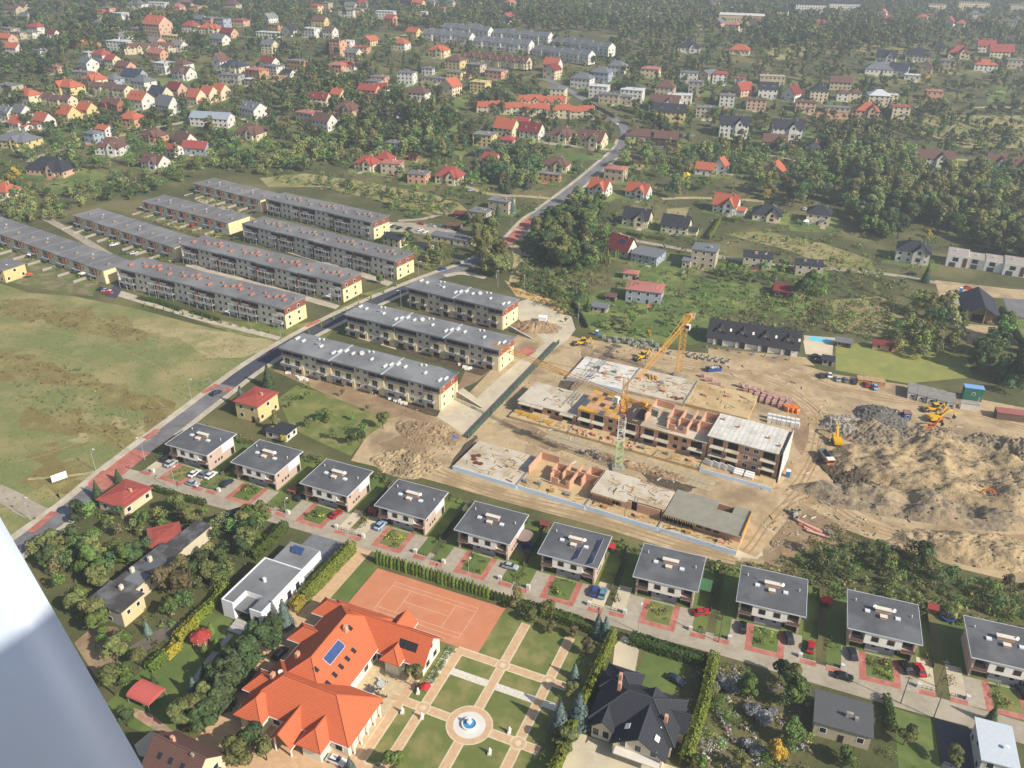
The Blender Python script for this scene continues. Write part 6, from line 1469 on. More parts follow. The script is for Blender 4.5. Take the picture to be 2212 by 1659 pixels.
sheet('allotment', Z(14, (480, 540), (620, 420), (760, 440), (830, 560), (700, 740), (620, 760)), M_DIRT, .02); sheet('dirt_drive', Z(14, (850, 560), (1060, 430), (1200, 380), (1130, 480), (900, 620), (720, 760), (650, 760)), mat('grey_earth', '6f675c', .95, '5f584e', .5, .05), .024)
# black-roofed house of the lower right
t = thing('house', 'large cream house under a complex black tiled roof beside the villa garden', 'house', (*GO, 0), GA); BK = tiles('3a3c42'); BW = paint('d6c8ae')
def bwing(x0, y0, x1, y1, rh, ax, kind, ev):
    w, d = (x1 - x0, y1 - y0) if ax == 'x' else (y1 - y0, x1 - x0); c = ((x0 + x1) / 2, (y0 + y1) / 2)
    gable_wall(w - .4, d - .4, ev, rh - .3, 'gable' if kind == 'gable' else 'flat').build('wall', BW, t, (*c, 0), 0 if ax == 'x' else R(90)); roof_mesh(kind, w, d, rh, .55, .22).build('roof', BK, t, (*c, ev), 0 if ax == 'x' else R(90)); ridge_caps(kind, w, d, rh, .55, .22).build('ridge_cap', paint('45474c'), t, (*c, ev), 0 if ax == 'x' else R(90))
bwing(61, -23.5, 78.5, -11.5, 4.4, 'x', 'hip', 4.0); bwing(66.8, -27.4, 77.6, -14, 3.7, 'y', 'gable', 3.95); bwing(60.6, -14.5, 68, -8.2, 2.6, 'y', 'hip', 3.9); bwing(61.5, -25, 66.5, -18, 2.2, 'y', 'gable', 3.8); bwing(74, -19, 80, -14, 2.1, 'x', 'gable', 3.85)
for x, y, z in ((65, -17, 8.6), (76, -20, 6.9), (64.2, -13.2, 7)): box('chimney', BRICK, t, (x, y, z), (.7, .9, 2.2))
for x, y in ((69, -24), (75.4, -24.6), (75.8, -21)): box('skylight', FRAMEW, t, (x, y, 4.2 + 3.7 * (1 - abs(x - 72.2) / 5.95)), (1.1, 1.4, .14), rot=(0, R(-32 if x < 72 else 32), 0))
for x in (69, 72.2, 75.4):
    for z in (1.7, 4.3): window(t, (x, -27.24, z), (1.2, .1, 1.6), 'y-')
for x in (62.6, 64.8): window(t, (x, -24.84, 2.0), (1.3, .1, 1.9), 'y-')
bxb('balcony', paint('d8d2c6'), t, (67.6, -29, 2.6), (77, -27.2, 2.85)); f = gf; FOOT.append([f(58, -32), f(82, -32), f(82, -7), f(58, -7)]); CLEAR += [(Vector((*f(x, y), 5)), 6, f(x, y)[1]) for x, y in ((65, -20), (74, -20), (70, -26), (64, -11))]
GS('black_house_yard', rect(58.6, -44, 84, -25), M_CONC, .018); GS('black_house_drive', [(61, -8), (66, -8), (64.5, 3), (60, 6), (58.8, 2)], M_CONC, .02); GS('black_house_lawn', rect(66, -8, 76, 3), M_LAWN, .02)
# dark roofed terrace with four pointed dormers
A0 = Vector((79.7, 315.2)); t = thing('dormer_terrace', 'long white terrace under a black roof with four pointed dormers beside the pool', 'terrace', (A0.x, A0.y, 0), R(-18.5)); L_ = 36.6; D_ = 13.5
gable_wall(L_ - .8, D_ - 1, 3.0, 5.0, 'gable').build('wall', paint('dcd9d2'), t, (L_ / 2, D_ / 2, 0)); roof_mesh('gable', L_ - .4, D_, 5.4, .4).build('roof', tiles('3b3b3f'), t, (L_ / 2, D_ / 2, 3.0))
for k in range(4):
    x = 5 + k * 9.0
    mb = MB(); mb.poly([(-1.9, 0, 0), (1.9, 0, 0), (1.9, 4, 0), (-1.9, 4, 0), (-1.9, 0, 1.1), (1.9, 0, 1.1), (1.9, 4, 1.1), (-1.9, 4, 1.1), (0, 0, 3.0), (0, 4, 3.0)], [(0, 1, 5, 8, 4), (1, 2, 6, 5), (3, 0, 4, 7)]); mb.build('dormer', paint('b8b4ac'), t, (x, 2.4, 4.2)); roof_mesh('gable', 4.6, 4, 2.3, .35).build('dormer_roof', tiles('3b3b3f'), t, (x, 4.3, 5.2), R(90))
    for s in (-.8, .8): window(t, (x + s, 2.36, 5.3), (1.0, .08, .9), 'y-')
    for s in (-2.6, 2.6): box('skylight', FRAMEW, t, (x + s + 1.5, 3.4, 5.95), (.8, 1.3, .12), rot=(R(38.6), 0, 0)); 
    for s in (-1.9, 1.9): bxb('entrance_pier', paint('c9c6c0'), t, (x + s - .3, -.3, 0), (x + s + .3, .6, 3)); bxb('garage_door', paint('55565a'), t, (x + s * .2 - 1.2, .36, 0), (x + s * .2 + 1.2, .42, 2.3)) if s > 0 else None
    box('chimney', paint('45454a'), t, (x + 2, D_ / 2 + 1, 8.6), (.9, .7, 1.3)); box('chimney', paint('45454a'), t, (x - 2.2, D_ / 2 + 2, 8.2), (.7, .7, 1.2))
f = frame(A0.x, A0.y, R(-18.5)); FOOT.append([f(-1, -3), f(L_ + 8, -3), f(L_ + 8, 15), f(-1, 15)]); CLEAR += [(Vector((*f(x, 4), 4)), 6, f(x, 4)[1]) for x in (4, 13, 22, 31)]
for k in range(8):
    p = f(1 + k * 4.6, -4.2); o = thing('waste_bin', 'yellow or grey wheeled bin along the fence of the dormer terrace', 'bin', (p[0], p[1], 0), R(-18), 'bins before the dormer terrace'); bxb('body', paint('c9a32a') if k % 2 else paint('8f9aa0'), o, (-.35, -.35, 0), (.35, .35, 1.0)); bxb('lid', paint('6f7478'), o, (-.38, -.38, 1.0), (.38, .38, 1.08))
pl = Z(6, (812, 1048), (845, 1040), (970, 1062), (975, 1075), (950, 1085), (830, 1070)); t = sheet('pool_deck', Z(6, (785, 1035), (990, 1050), (985, 1095), (790, 1085)), M_CONC, .034); t = sheet('swimming_pool', pl, mat('pool_water_turquoise', '5fc3d8', .08, '78cfe0', 1.0, .01, 5, spec=.6), .05, label='turquoise swimming pool beside the dormer terrace', cat='pool', kind='thing')
# white modern terrace at the right edge
A1 = Vector((221.6, 412.7)); t = thing('modern_terrace', 'row of white and grey cubic houses with flat roofs at the right edge', 'terrace', (A1.x, A1.y, T(*A1)), R(-26))
for x0, x1, h, mt in ((0, 10, 6.2, WHITE), (10, 17.5, 5.2, paint('b3b0aa')), (17.5, 26, 5.6, WHITE), (26, 36, 6.2, WHITE), (36, 46, 5.8, paint('b3b0aa'))):
    bxb('wall', mt, t, (x0 + .05, 0 if h > 6 else 1.2, -.5), (x1 - .05, 13, h)); bxb('roof', mat('gravel_roof', 'a59c92', .9, '978e85', 1), t, (x0 + .3, .3 if h > 6 else 1.5, h), (x1 - .3, 12.7, h + .12)); window(t, (x0 + (x1 - x0) * .4, (-.02 if h > 6 else 1.18), 4.0), (2.4, .1, 1.8), 'y-', paint('5a5d60')); bxb('garage_door', paint('4a4c50'), t, (x0 + 1.5, (-.06 if h > 6 else 1.14), 0), (x0 + 4.5, (-.003 if h > 6 else 1.197), 2.3)); box('chimney', WHITE, t, (x0 + 4, 7, h + .6), (.7, .7, 1.0))
    if h > 6: bxb('timber_panel', paint('6b4434'), t, (x0 + 7.6, -.08, .4), (x0 + 9.4, -.004, 5.2))
f = frame(*A1, R(-26)); FOOT.append([f(-1, -3), f(47, -3), f(47, 14), f(-1, 14)]); CLEAR += [(Vector((*f(x, 3), 4)), 6, f(x, 3)[1]) for x in (4, 13, 22, 31)]
# unfinished gable house
c0 = Vector((209, 351.5)); t = thing('unfinished_house', 'unfinished brick house with dark gable roof, its front gable still open', 'house', (c0.x, c0.y, 0), R(70.7)); 
roof_mesh('gable', 25, 14, 4.2, .5).build('roof', tiles('3c3f45'), t, (0, 0, 3.6)); bxb('wall', BRICK, t, (-9, -6.6, -.3), (12.2, 6.6, 3.4))
mb = MB(); mb.poly([(-9, -6.6, 3.4), (-9, 6.6, 3.4), (-9, 0, 7.4)], [(0, 1, 2), (2, 1, 0)]); mb.build('gable_insulation', paint('c2b04a'), t)
for y in (-6.6, -1.2, 6.0): bxb('concrete_post', CONC, t, (-12.3, y, 0), (-11.9, y + .5, 3.5 + (4.2 * (1 - abs(y) / 7) if abs(y) < 5 else 0)))
mb = MB(); mb.bar((-12.2, -7, 3.5), (-12.2, 0, 7.7), .5); mb.bar((-12.2, 7, 3.5), (-12.2, 0, 7.7), .5); mb.build('gable_frame', CONC, t); bxb('opening', M_HOLE, t, (-9.06, -2, .1), (-9.003, 3.6, 3.0)); bxb('flat_annex', CONC, t, (-2, 7.2, -.3), (8, 10.5, 3.2))
f = frame(c0.x, c0.y, R(70.7)); FOOT.append([f(-14, -8), f(13, -8), f(13, 11), f(-14, 11)]); CLEAR += [(Vector((*f(x, 0), 4)), 7, f(x, 0)[1]) for x in (-10, -3, 6)]
# long low service building and sheds by the car park
house(g(5, 715, 392, 3.2), 23, 7, 3.2, -24, 'flat', 0, 'g', 'C', '', 'long low cream building with grey roof beside the car park', near=True)
for i, x, y, w, d, h, rc, wc, ds in ((5, 730, 315, 8, 5, 2.6, 'b', 'D', 'dark brown shed at the back of the car park'), (5, 772, 240, 6, 4, 2.6, 'd', 'D', 'small dark red shed behind the twin grey cubes'), (5, 1682, 838, 6.5, 5, 2.6, 'g', 'S', 'weathered grey garden shed in the green garden'), (5, 1750, 772, 4.5, 4, 2.4, 'b', 'D', 'brown summer house in the green garden'),
                                     (6, 1312, 1085, 9, 4, 2.6, 'd', 'B', 'red-brown shed on the mown field'), (6, 1045, 1065, 6, 4, 2.4, 'g', 'D', 'small grey shed at the field corner by the pool'), (6, 648, 725, 7, 10, 3.5, 'd', 'D', 'dark red barn beside the big garden tree'), (6, 945, 1180, 4, 4, 2.5, 'k', 'G', 'black-roofed shed beside the parked cars of the dormer terrace')):
    house(g(i, x, y, h), w, d, h, -20, 'gable', 1.0, rc, wc, 'n', ds, name='shed', cat='shed', near=True)
p = g(6, 795, 320); t = thing('garden_canopy', 'white garden canopy on the bright lawn of the hip-roofed house', 'canopy', (p.x, p.y, T(p.x, p.y)), R(-15)); add('roof', cylm(paint('efeeea'), 4, .1), t, (0, 0, 2.9), R(45), (5, 5, 1.0))
for x in (-1.6, 1.6):
    for y in (-1.6, 1.6): cyl('leg', WHITE, t, (x, y, 1.2), .1, 2.4, 5)
# roofless orange brick ranges
p = g(1, 545, 280, 3); t = thing('unfinished_house', 'orange brick shell of a long house without roof, far left', 'house', (p.x, p.y, T(p.x, p.y)), R(-12))
for y in (-5, 5): bxb('brick_wall', paint('c08a5e'), t, (-16, y - .2, 0), (16, y + .2, 4.2))
for k in range(7): bxb('brick_wall', paint('c08a5e'), t, (-16 + k * 5.3, -4.8, 0), (-15.6 + k * 5.3, 4.8, 4.2 + (2 if k in (1, 3) else 0)))
for k in range(9): bxb('window', M_HOLE, t, (-14.6 + k * 3.4, -5.24, 1.2), (-13.2 + k * 3.4, -5.203, 2.8))
p = g(3, 985, 755, 2); t = thing('brick_boundary_wall', 'long red brick wall behind the scrub field', 'wall', (p.x, p.y, T(p.x, p.y)), R(-6)); bxb('wall', BRICK, t, (-14, -.4, 0), (14, .4, 5)); bxb('coping', tiles('b0685f'), t, (-14.2, -.6, 5), (14.2, .6, 5.25))
# ------------------------------------------------------------------ vegetation
def foliage_mat():
    mt = bpy.data.materials.new('foliage'); mt.use_nodes = True; n = mt.node_tree; L = n.links.new; bs = n.nodes['Principled BSDF']
    at = n.nodes.new('ShaderNodeAttribute'); at.attribute_name = 'tint'; oi = n.nodes.new('ShaderNodeObjectInfo'); hs = n.nodes.new('ShaderNodeHueSaturation')
    r1 = n.nodes.new('ShaderNodeMapRange'); r1.inputs['To Min'].default_value = .475; r1.inputs['To Max'].default_value = .515; L(oi.outputs['Random'], r1.inputs['Value']); L(r1.outputs['Result'], hs.inputs['Hue'])
    mu = n.nodes.new('ShaderNodeMath'); mu.operation = 'MULTIPLY'; mu.inputs[1].default_value = 9.7; fr = n.nodes.new('ShaderNodeMath'); fr.operation = 'FRACT'; L(oi.outputs['Random'], mu.inputs[0]); L(mu.outputs[0], fr.inputs[0])
    r2 = n.nodes.new('ShaderNodeMapRange'); r2.inputs['To Min'].default_value = .75; r2.inputs['To Max'].default_value = 1.3; L(fr.outputs[0], r2.inputs['Value']); L(r2.outputs['Result'], hs.inputs['Value'])
    L(at.outputs['Color'], hs.inputs['Color']); L(hs.outputs[0], bs.inputs['Base Color']); bs.inputs['Roughness'].default_value = .7; bs.inputs['Specular IOR Level'].default_value = .2
    tr = n.nodes.new('ShaderNodeBsdfTranslucent'); L(hs.outputs[0], tr.inputs[0]); ms = n.nodes.new('ShaderNodeMixShader'); ms.inputs[0].default_value = .25; L(bs.outputs[0], ms.inputs[1]); L(tr.outputs[0], ms.inputs[2]); L(ms.outputs[0], n.nodes['Material Output'].inputs['Surface'])
    return mt
FOL = foliage_mat(); BARK = mat('bark', '5c5044', .9, '463c33', 3, .03); BARKW = mat('birch_bark', 'b9b4a8', .9, '6e675c', 2)
TINT = dict(green=(0.121, 0.176, 0.046), olive=(0.174, 0.189, 0.065), dark=(0.076, 0.114, 0.043), birch=(0.205, 0.202, 0.070), brown=(0.140, 0.120, 0.055), spruce=(0.149, 0.208, 0.190), conifer=(0.072, 0.111, 0.050), thuja=(0.151, 0.226, 0.043), yellow=(0.535, 0.414, 0.057), willow=(0.196, 0.219, 0.070), lime=(0.356, 0.396, 0.050), rust=(0.286, 0.134, 0.057), lilac=(0.307, 0.302, 0.310))
def leaves(pts, nrm, size, tint, rng, var=.28):
    """one quad for every leaf clump"""
    n = len(pts); a = rng.normal(size=(n, 3)); a -= nrm * np.sum(a * nrm, 1, keepdims=True); a /= np.linalg.norm(a, axis=1, keepdims=True) + 1e-9; b = np.cross(nrm, a)
    s = size * rng.uniform(.6, 1.25, (n, 1)); a = a * s * .5; b = b * s * .5 * rng.uniform(.6, 1, (n, 1))
    v = np.stack([pts - a - b, pts + a - b * .8, pts + a * .9 + b, pts - a * .8 + b], 1).reshape(-1, 3)
    c = np.asarray(tint)[None] * (1 + rng.uniform(-var, var, (n, 1))) * (1 + rng.uniform(-.08, .08, (n, 3)))
    return v, np.repeat(c, 4, 0)
def shape_points(kind, n, rng):
    """leaf positions and normals of a unit crown: base z=0, height 1, radius about .3"""
    if kind in ('cone', 'spruce'):
        z = 1 - np.sqrt(rng.uniform(0, 1, n)); z = .04 + z * .96; lay = np.abs((z * 9) % 1 - .5) * 2; r = (1 - z) * .26 * (.55 + .6 * lay) + .012; r *= rng.uniform(.7, 1.08, n); th = rng.uniform(0, 6.283, n)
        p = np.stack([r * np.cos(th), r * np.sin(th), z - .03 * rng.uniform(0, 1, n)], 1); nn = np.stack([np.cos(th), np.sin(th), np.full(n, .5)], 1)
    elif kind == 'thuja':
        z = rng.uniform(.0, 1, n); r = .13 * np.minimum(1, (1.02 - z) * 2.2) ** .75 * (.85 + .3 * rng.uniform(0, 1, n)); th = rng.uniform(0, 6.283, n); p = np.stack([r * np.cos(th), r * np.sin(th), z], 1); nn = np.stack([np.cos(th), np.sin(th), np.full(n, .25)], 1)
    else:
        k = {'round': 9, 'tall': 11, 'birch': 13, 'bush': 6, 'willow': 9}[kind]; c = []; rr = []
        for i in range(k):
            th = rng.uniform(0, 6.283); 
            if kind == 'round': h = rng.uniform(.34, .82); d = .2 * np.sqrt(rng.uniform(.1, 1)) * (1.25 - h * .5); r = rng.uniform(.12, .19)
            elif kind == 'tall': h = rng.uniform(.22, .9); d = .12 * rng.uniform(.2, 1) * (1.2 - h * .6); r = rng.uniform(.09, .15)
            elif kind == 'birch': h = rng.uniform(.25, .93); d = .16 * rng.uniform(.1, 1) * (1.25 - h * .8); r = rng.uniform(.07, .12)
            elif kind == 'bush': h = rng.uniform(.25, .65); d = .32 * rng.uniform(.1, 1); r = rng.uniform(.2, .34)
            else: h = rng.uniform(.45, .8); d = .27 * rng.uniform(.2, 1); r = rng.uniform(.14, .2)
            c.append((d * np.cos(th), d * np.sin(th), h)); rr.append(r)
        c = np.array(c); rr = np.array(rr); idx = rng.choice(k, n, p=rr ** 2 / (rr ** 2).sum()); d = rng.normal(size=(n, 3)); d /= np.linalg.norm(d, axis=1, keepdims=True); d[:, 2] = np.where(d[:, 2] < -.55, -d[:, 2], d[:, 2])
        p = c[idx] + d * (rr[idx] * rng.uniform(.68, 1.06, n) ** .7)[:, None] * np.array([1, 1, .85]); nn = d + rng.normal(size=(n, 3)) * .35
        if kind == 'willow': p[:, 2] -= .28 * rng.uniform(0, 1, n) ** 1.5 * (np.hypot(p[:, 0], p[:, 1]) > .2)
        p[:, 2] = np.clip(p[:, 2], .02, 1.02)
    return p, nn / (np.linalg.norm(nn, axis=1, keepdims=True) + 1e-9)
def quads_mesh(name, v, c, mt):
    n = len(v) // 4; me = bpy.data.meshes.new(name); me.vertices.add(4 * n); me.vertices.foreach_set('co', np.ascontiguousarray(v, dtype=np.float32).ravel()); me.loops.add(4 * n); me.loops.foreach_set('vertex_index', np.arange(4 * n, dtype=np.int32)); me.polygons.add(n); me.polygons.foreach_set('loop_start', np.arange(0, 4 * n, 4, dtype=np.int32))
    at = me.attributes.new('tint', 'FLOAT_COLOR', 'POINT'); at.data.foreach_set('color', np.concatenate([c, np.ones((len(c), 1))], 1).astype(np.float32).ravel()); me.materials.append(mt); me.update(calc_edges=True); return me
SPEC = {  # kind, tint, real height of the model, leaf count, leaf size
    'round_tree': ('round', 'green', 10, 1500, .62), 'olive_tree': ('round', 'olive', 9, 1400, .6), 'dark_tree': ('round', 'dark', 12, 1500, .72), 'tall_tree': ('tall', 'olive', 14, 1500, .68), 'birch_tree': ('birch', 'birch', 14, 1500, .55), 'rusty_tree': ('round', 'brown', 9, 1300, .6),
    'blue_spruce': ('spruce', 'spruce', 9, 1300, .5), 'conifer': ('cone', 'conifer', 10, 1300, .55), 'willow': ('willow', 'willow', 11, 1700, .55), 'yellow_tree': ('round', 'yellow', 8, 1200, .55), 'thuja': ('thuja', 'thuja', 4, 420, .3), 'bush': ('bush', 'green', 3, 520, .38), 'lime_bush': ('bush', 'lime', 3, 520, .36), 'lilac_bush': ('bush', 'lilac', 3.5, 700, .3)}
WORDS = {'round_tree': 'round green tree', 'olive_tree': 'olive-green spreading tree', 'dark_tree': 'dark green dense tree', 'tall_tree': 'tall olive tree', 'birch_tree': 'airy birch tree', 'rusty_tree': 'brownish autumn tree', 'blue_spruce': 'blue-grey spruce', 'conifer': 'dark conifer', 'willow': 'drooping willow', 'yellow_tree': 'bright yellow tree', 'thuja': 'clipped thuja', 'bush': 'green shrub', 'lime_bush': 'yellow-green clipped shrub', 'lilac_bush': 'pale lilac flowering shrub'}
VAR = {}
def tree_mesh(sp, v):
    if (sp, v) not in VAR:
        kind, tint, H, n, sz = SPEC[sp]; rng = np.random.default_rng(hash_(sp) + v); p, nn = shape_points(kind, n, rng)
        cv, cc = leaves(p * H, nn, sz, TINT[tint], rng); crown = quads_mesh('crown', cv, cc, FOL); mb = MB(); tr = BARKW if sp == 'birch_tree' else BARK; hh = H * (.75 if kind in ('tall', 'birch') else .55 if kind not in ('cone', 'spruce', 'thuja', 'bush') else .3)
        mb.bar((0, 0, -.3), (0, 0, hh * .5), H * .034, 0, H * .026); mb.bar((0, 0, hh * .48), (H * .01, 0, hh), H * .026, 0, H * .012)
        if kind in ('round', 'willow', 'tall', 'birch'):
            for k in range(5): a = k * 1.27 + v; z = hh * (.45 + .09 * k); mb.bar((0, 0, z), (H * .17 * math.cos(a), H * .17 * math.sin(a), z + H * .16), H * .016, 0, H * .007)
        VAR[(sp, v)] = (crown, mb.mesh('trunk', tr))
    return VAR[(sp, v)]
def hash_(s): return sum(ord(c) * (i + 3) for i, c in enumerate(s)) * 13 % 9973
TREES = []   # species, x, y, height, place phrase
def plant(sp, i, x, y, h, place): p = g(i, x, y); TREES.append([sp, p.x, p.y, h, place, True])
# trees the photograph shows singly (foot of the trunk)
for i, x, y, sp, h, place in (
    (12, -640, 260, 'blue_spruce', 9, 'before the yellow house'), (11, 1745, 130, 'conifer', 10, 'at the corner of the nearest new block'),
    (12, -420, 420, 'birch_tree', 9, 'in the garden of the yellow house'), (12, -370, 500, 'yellow_tree', 4, 'in the garden of the yellow house'), (11, 2130, 345, 'round_tree', 6, 'in the garden of the yellow house'), (11, 2000, 390, 'olive_tree', 4.5, 'in the garden of the yellow house'), (12, 270, 395, 'olive_tree', 7.5, 'beside the brown earth by the new block'), (12, 60, 500, 'dark_tree', 5.5, 'in the garden of the yellow house'), (12, 130, 490, 'dark_tree', 5, 'in the garden of the yellow house'),
    (11, 640, 850, 'conifer', 7, 'at the street corner by the bungalow'), (11, 770, 740, 'conifer', 5, 'beside the red crossing'), (11, 520, 1000, 'dark_tree', 8, 'beside the main street below the bungalow'), (11, 1545, 1090, 'blue_spruce', 6, 'among the orchard trees'),
    (15, 1410, 1100, 'blue_spruce', 9, 'at the right side of the villa lawn'), (15, 1530, 1070, 'blue_spruce', 10, 'at the right side of the villa lawn'), (15, 1510, 770, 'blue_spruce', 5, 'at the right side of the villa lawn'), (15, 1660, 480, 'blue_spruce', 7, 'at the top corner of the villa lawn'), (15, 1710, 500, 'blue_spruce', 7, 'at the top corner of the villa lawn'),
    (15, 480, 830, 'olive_tree', 7, 'beside the villa patio'), (15, 1390, 1210, 'rusty_tree', 5, 'at the right side of the villa lawn'), (15, 1340, 370, 'willow', 5.5, 'behind the villa lawn'), (15, 1230, 410, 'olive_tree', 5, 'behind the villa lawn'), (15, 1590, 620, 'rusty_tree', 5.5, 'behind the villa lawn'), (15, 1500, 500, 'rusty_tree', 4.5, 'behind the villa lawn'), (15, 1135, 320, 'birch_tree', 7.5, 'at the end of the clay court'), (15, 1360, 480, 'rusty_tree', 4, 'behind the villa lawn'),
    (15, 1490, 900, 'olive_tree', 5, 'at the right side of the villa lawn'), (15, 340, 1390, 'round_tree', 7, 'at the bottom of the villa garden'), (15, 60, 1380, 'blue_spruce', 5, 'at the bottom of the villa garden'),
    (14, 1770, 520, 'dark_tree', 8, 'between the white modern house and the villa'), (14, 1610, 660, 'round_tree', 8, 'between the white modern house and the villa'), (14, 1590, 740, 'conifer', 10, 'between the white modern house and the villa'), (14, 1530, 730, 'dark_tree', 8.5, 'between the white modern house and the villa'), (14, 1410, 860, 'dark_tree', 8.5, 'between the white modern house and the villa'), (14, 1470, 910, 'dark_tree', 8.5, 'between the white modern house and the villa'), (14, 1400, 1000, 'dark_tree', 8, 'between the white modern house and the villa'), (14, 1250, 1060, 'olive_tree', 8, 'between the white modern house and the villa'), (14, 1350, 930, 'olive_tree', 7, 'between the white modern house and the villa'), (14, 1440, 800, 'conifer', 8, 'between the white modern house and the villa'), 
    (14, 1850, 430, 'blue_spruce', 9, 'between the white modern house and the villa'), (14, 1700, 610, 'dark_tree', 10.5, 'between the white modern house and the villa'), (14, 1640, 720, 'dark_tree', 10.5, 'between the white modern house and the villa'), (14, 1550, 800, 'conifer', 11, 'between the white modern house and the villa'), (14, 1500, 850, 'dark_tree', 10, 'between the white modern house and the villa'), (14, 1440, 950, 'conifer', 10, 'between the white modern house and the villa'), (14, 1270, 900, 'blue_spruce', 7, 'in the lower garden of the modern house'), (14, 1300, 1010, 'blue_spruce', 6, 'in the lower garden of the modern house'), (14, 1200, 1100, 'olive_tree', 8, 'below the garden path of the modern house'), (14, 1330, 1120, 'dark_tree', 8, 'below the garden path of the modern house'), (14, 1640, 1230, 'dark_tree', 9, 'on the villa forecourt'), (14, 1560, 1330, 'olive_tree', 8, 'on the villa forecourt'), (14, 1730, 1300, 'olive_tree', 7.5, 'on the villa forecourt'), (14, 1000, 820, 'conifer', 4, 'above the red carport'), (14, 1330, 750, 'conifer', 4, 'in the lower garden of the modern house'), (14, 750, 880, 'olive_tree', 9, 'beside the aircraft wing, above the carport'), (14, 830, 1080, 'dark_tree', 6, 'left of the patterned paving'), (14, 820, 820, 'round_tree', 8, 'beside the aircraft wing, above the carport'), (14, 920, 700, 'olive_tree', 6, 'beside the bright hedge below the derelict house'), (14, 820, 540, 'round_tree', 5, 'below the derelict house'), (14, 1110, 380, 'round_tree', 6.5, 'right of the derelict house'), (14, 1090, 220, 'rusty_tree', 10, 'right of the derelict house'), (14, 1200, 250, 'rusty_tree', 10, 'right of the derelict house'), (14, 1180, 150, 'rusty_tree', 9, 'right of the derelict house'), (14, 960, 480, 'blue_spruce', 4.5, 'below the derelict house'),
    (16, 200, 770, 'lilac_bush', 4, 'in the wild garden'), (16, 270, 830, 'lilac_bush', 4.2, 'in the wild garden'), (16, 330, 860, 'lilac_bush', 3.6, 'in the wild garden'), (16, 180, 850, 'lilac_bush', 3.4, 'in the wild garden'), (16, 440, 1000, 'lilac_bush', 3.6, 'in the wild garden'), (16, 510, 1060, 'lilac_bush', 3.8, 'in the wild garden'), (16, 560, 1010, 'lilac_bush', 3, 'in the wild garden'), (16, 410, 1210, 'lilac_bush', 3.2, 'in the wild garden'), (16, 470, 1260, 'lilac_bush', 3, 'in the wild garden'), 
    (16, 700, 940, 'round_tree', 10, 'left of the beige bungalow'), (16, 620, 780, 'dark_tree', 7, 'left of the beige bungalow'), (16, 1990, 1060, 'conifer', 6, 'at the white metal-roofed house'), (16, 1430, 1200, 'olive_tree', 6, 'right of the beige bungalow'), (16, 1060, 1330, 'round_tree', 6, 'below the beige bungalow'), (16, 1740, 1340, 'olive_tree', 6, 'at the bottom edge before the dark yard'), (16, 700, 1200, 'round_tree', 8, 'left of the beige bungalow'), (16, 600, 1300, 'yellow_tree', 6, 'at the bottom edge left of the bungalow'),
    (5, 960, 590, 'birch_tree', 17, 'beside the main street bend'), (5, 890, 560, 'birch_tree', 15, 'beside the main street bend'), (5, 1040, 600, 'birch_tree', 15, 'beside the main street bend'), (5, 920, 620, 'birch_tree', 13, 'beside the main street bend'), (5, 1000, 530, 'birch_tree', 15, 'beside the main street bend'), (5, 650, 560, 'birch_tree', 11, 'left of the main street bend'), (5, 580, 560, 'birch_tree', 10, 'left of the main street bend'), (5, 450, 450, 'dark_tree', 9, 'beside the small dark-roofed house'), (5, 250, 700, 'round_tree', 6, 'at the end of the third older block'), (5, 1015, 300, 'conifer', 12, 'before the twin grey cubes'), (5, 1110, 240, 'blue_spruce', 10, 'at the corner of the twin grey cubes'), (5, 830, 330, 'dark_tree', 6, 'before the twin grey cubes'),
    (6, 770, 800, 'dark_tree', 13, 'beside the dark red barn'), (6, 830, 760, 'round_tree', 13, 'beside the dark red barn'), (6, 310, 660, 'round_tree', 8, 'right of the three storey beige house'), (6, 550, 110, 'yellow_tree', 10, 'behind the black hip roofs'), (6, 540, 160, 'yellow_tree', 8, 'behind the black hip roofs'), (6, 1570, 690, 'conifer', 10, 'beside the cubic white row'), (6, 1460, 330, 'dark_tree', 17, 'in the wood behind the white villa'), (6, 1560, 300, 'round_tree', 20, 'in the wood behind the white villa'), (6, 1330, 330, 'dark_tree', 15, 'in the wood behind the white villa'), (6, 1700, 330, 'birch_tree', 17, 'in the wood behind the white villa'), (6, 1590, 400, 'yellow_tree', 5, 'in the wood behind the white villa'),
    (1, 1940, 1060, 'willow', 15, 'behind the farthest low terrace'), (1, 1280, 1100, 'willow', 11, 'left of the farthest low terrace'), (1, 110, 1180, 'yellow_tree', 10, 'beside the large black-roofed villa'), (1, 90, 1220, 'yellow_tree', 9, 'beside the large black-roofed villa'), (1, 1690, 1130, 'willow', 7, 'behind the farthest low terrace'), (1, 1580, 1120, 'willow', 6, 'behind the farthest low terrace'), (4, 200, 230, 'willow', 8, 'above the low terraces at the left'), (4, 90, 280, 'willow', 7, 'above the low terraces at the left'), (4, 330, 250, 'willow', 7, 'above the low terraces at the left'), (4, 540, 150, 'olive_tree', 10, 'above the low terraces at the left'), (4, 700, 160, 'dark_tree', 8, 'above the low terraces at the left'), (4, 880, 130, 'dark_tree', 6, 'above the low terraces at the left'), (4, 1010, 80, 'dark_tree', 5, 'above the low terraces at the left'),
    (5, 1990, 1050, 'yellow_tree', 4.5, 'in the green garden by the site'), (5, 1840, 1010, 'olive_tree', 5.5, 'in the green garden by the site'), (5, 1760, 1000, 'olive_tree', 5, 'in the green garden by the site'), (5, 1520, 800, 'blue_spruce', 5, 'at the corner of the green garden'), (3, 1330, 740, 'blue_spruce', 13, 'beside the orange hip-roofed house'), (2, 800, 930, 'blue_spruce', 10, 'left of the yellow cube'), (2, 1060, 880, 'blue_spruce', 8, 'before the orange gabled house'), (2, 110, 470, 'tall_tree', 16, 'beside the red roofs at the far left of the centre')):
    plant(sp, i, x, y, h, place)
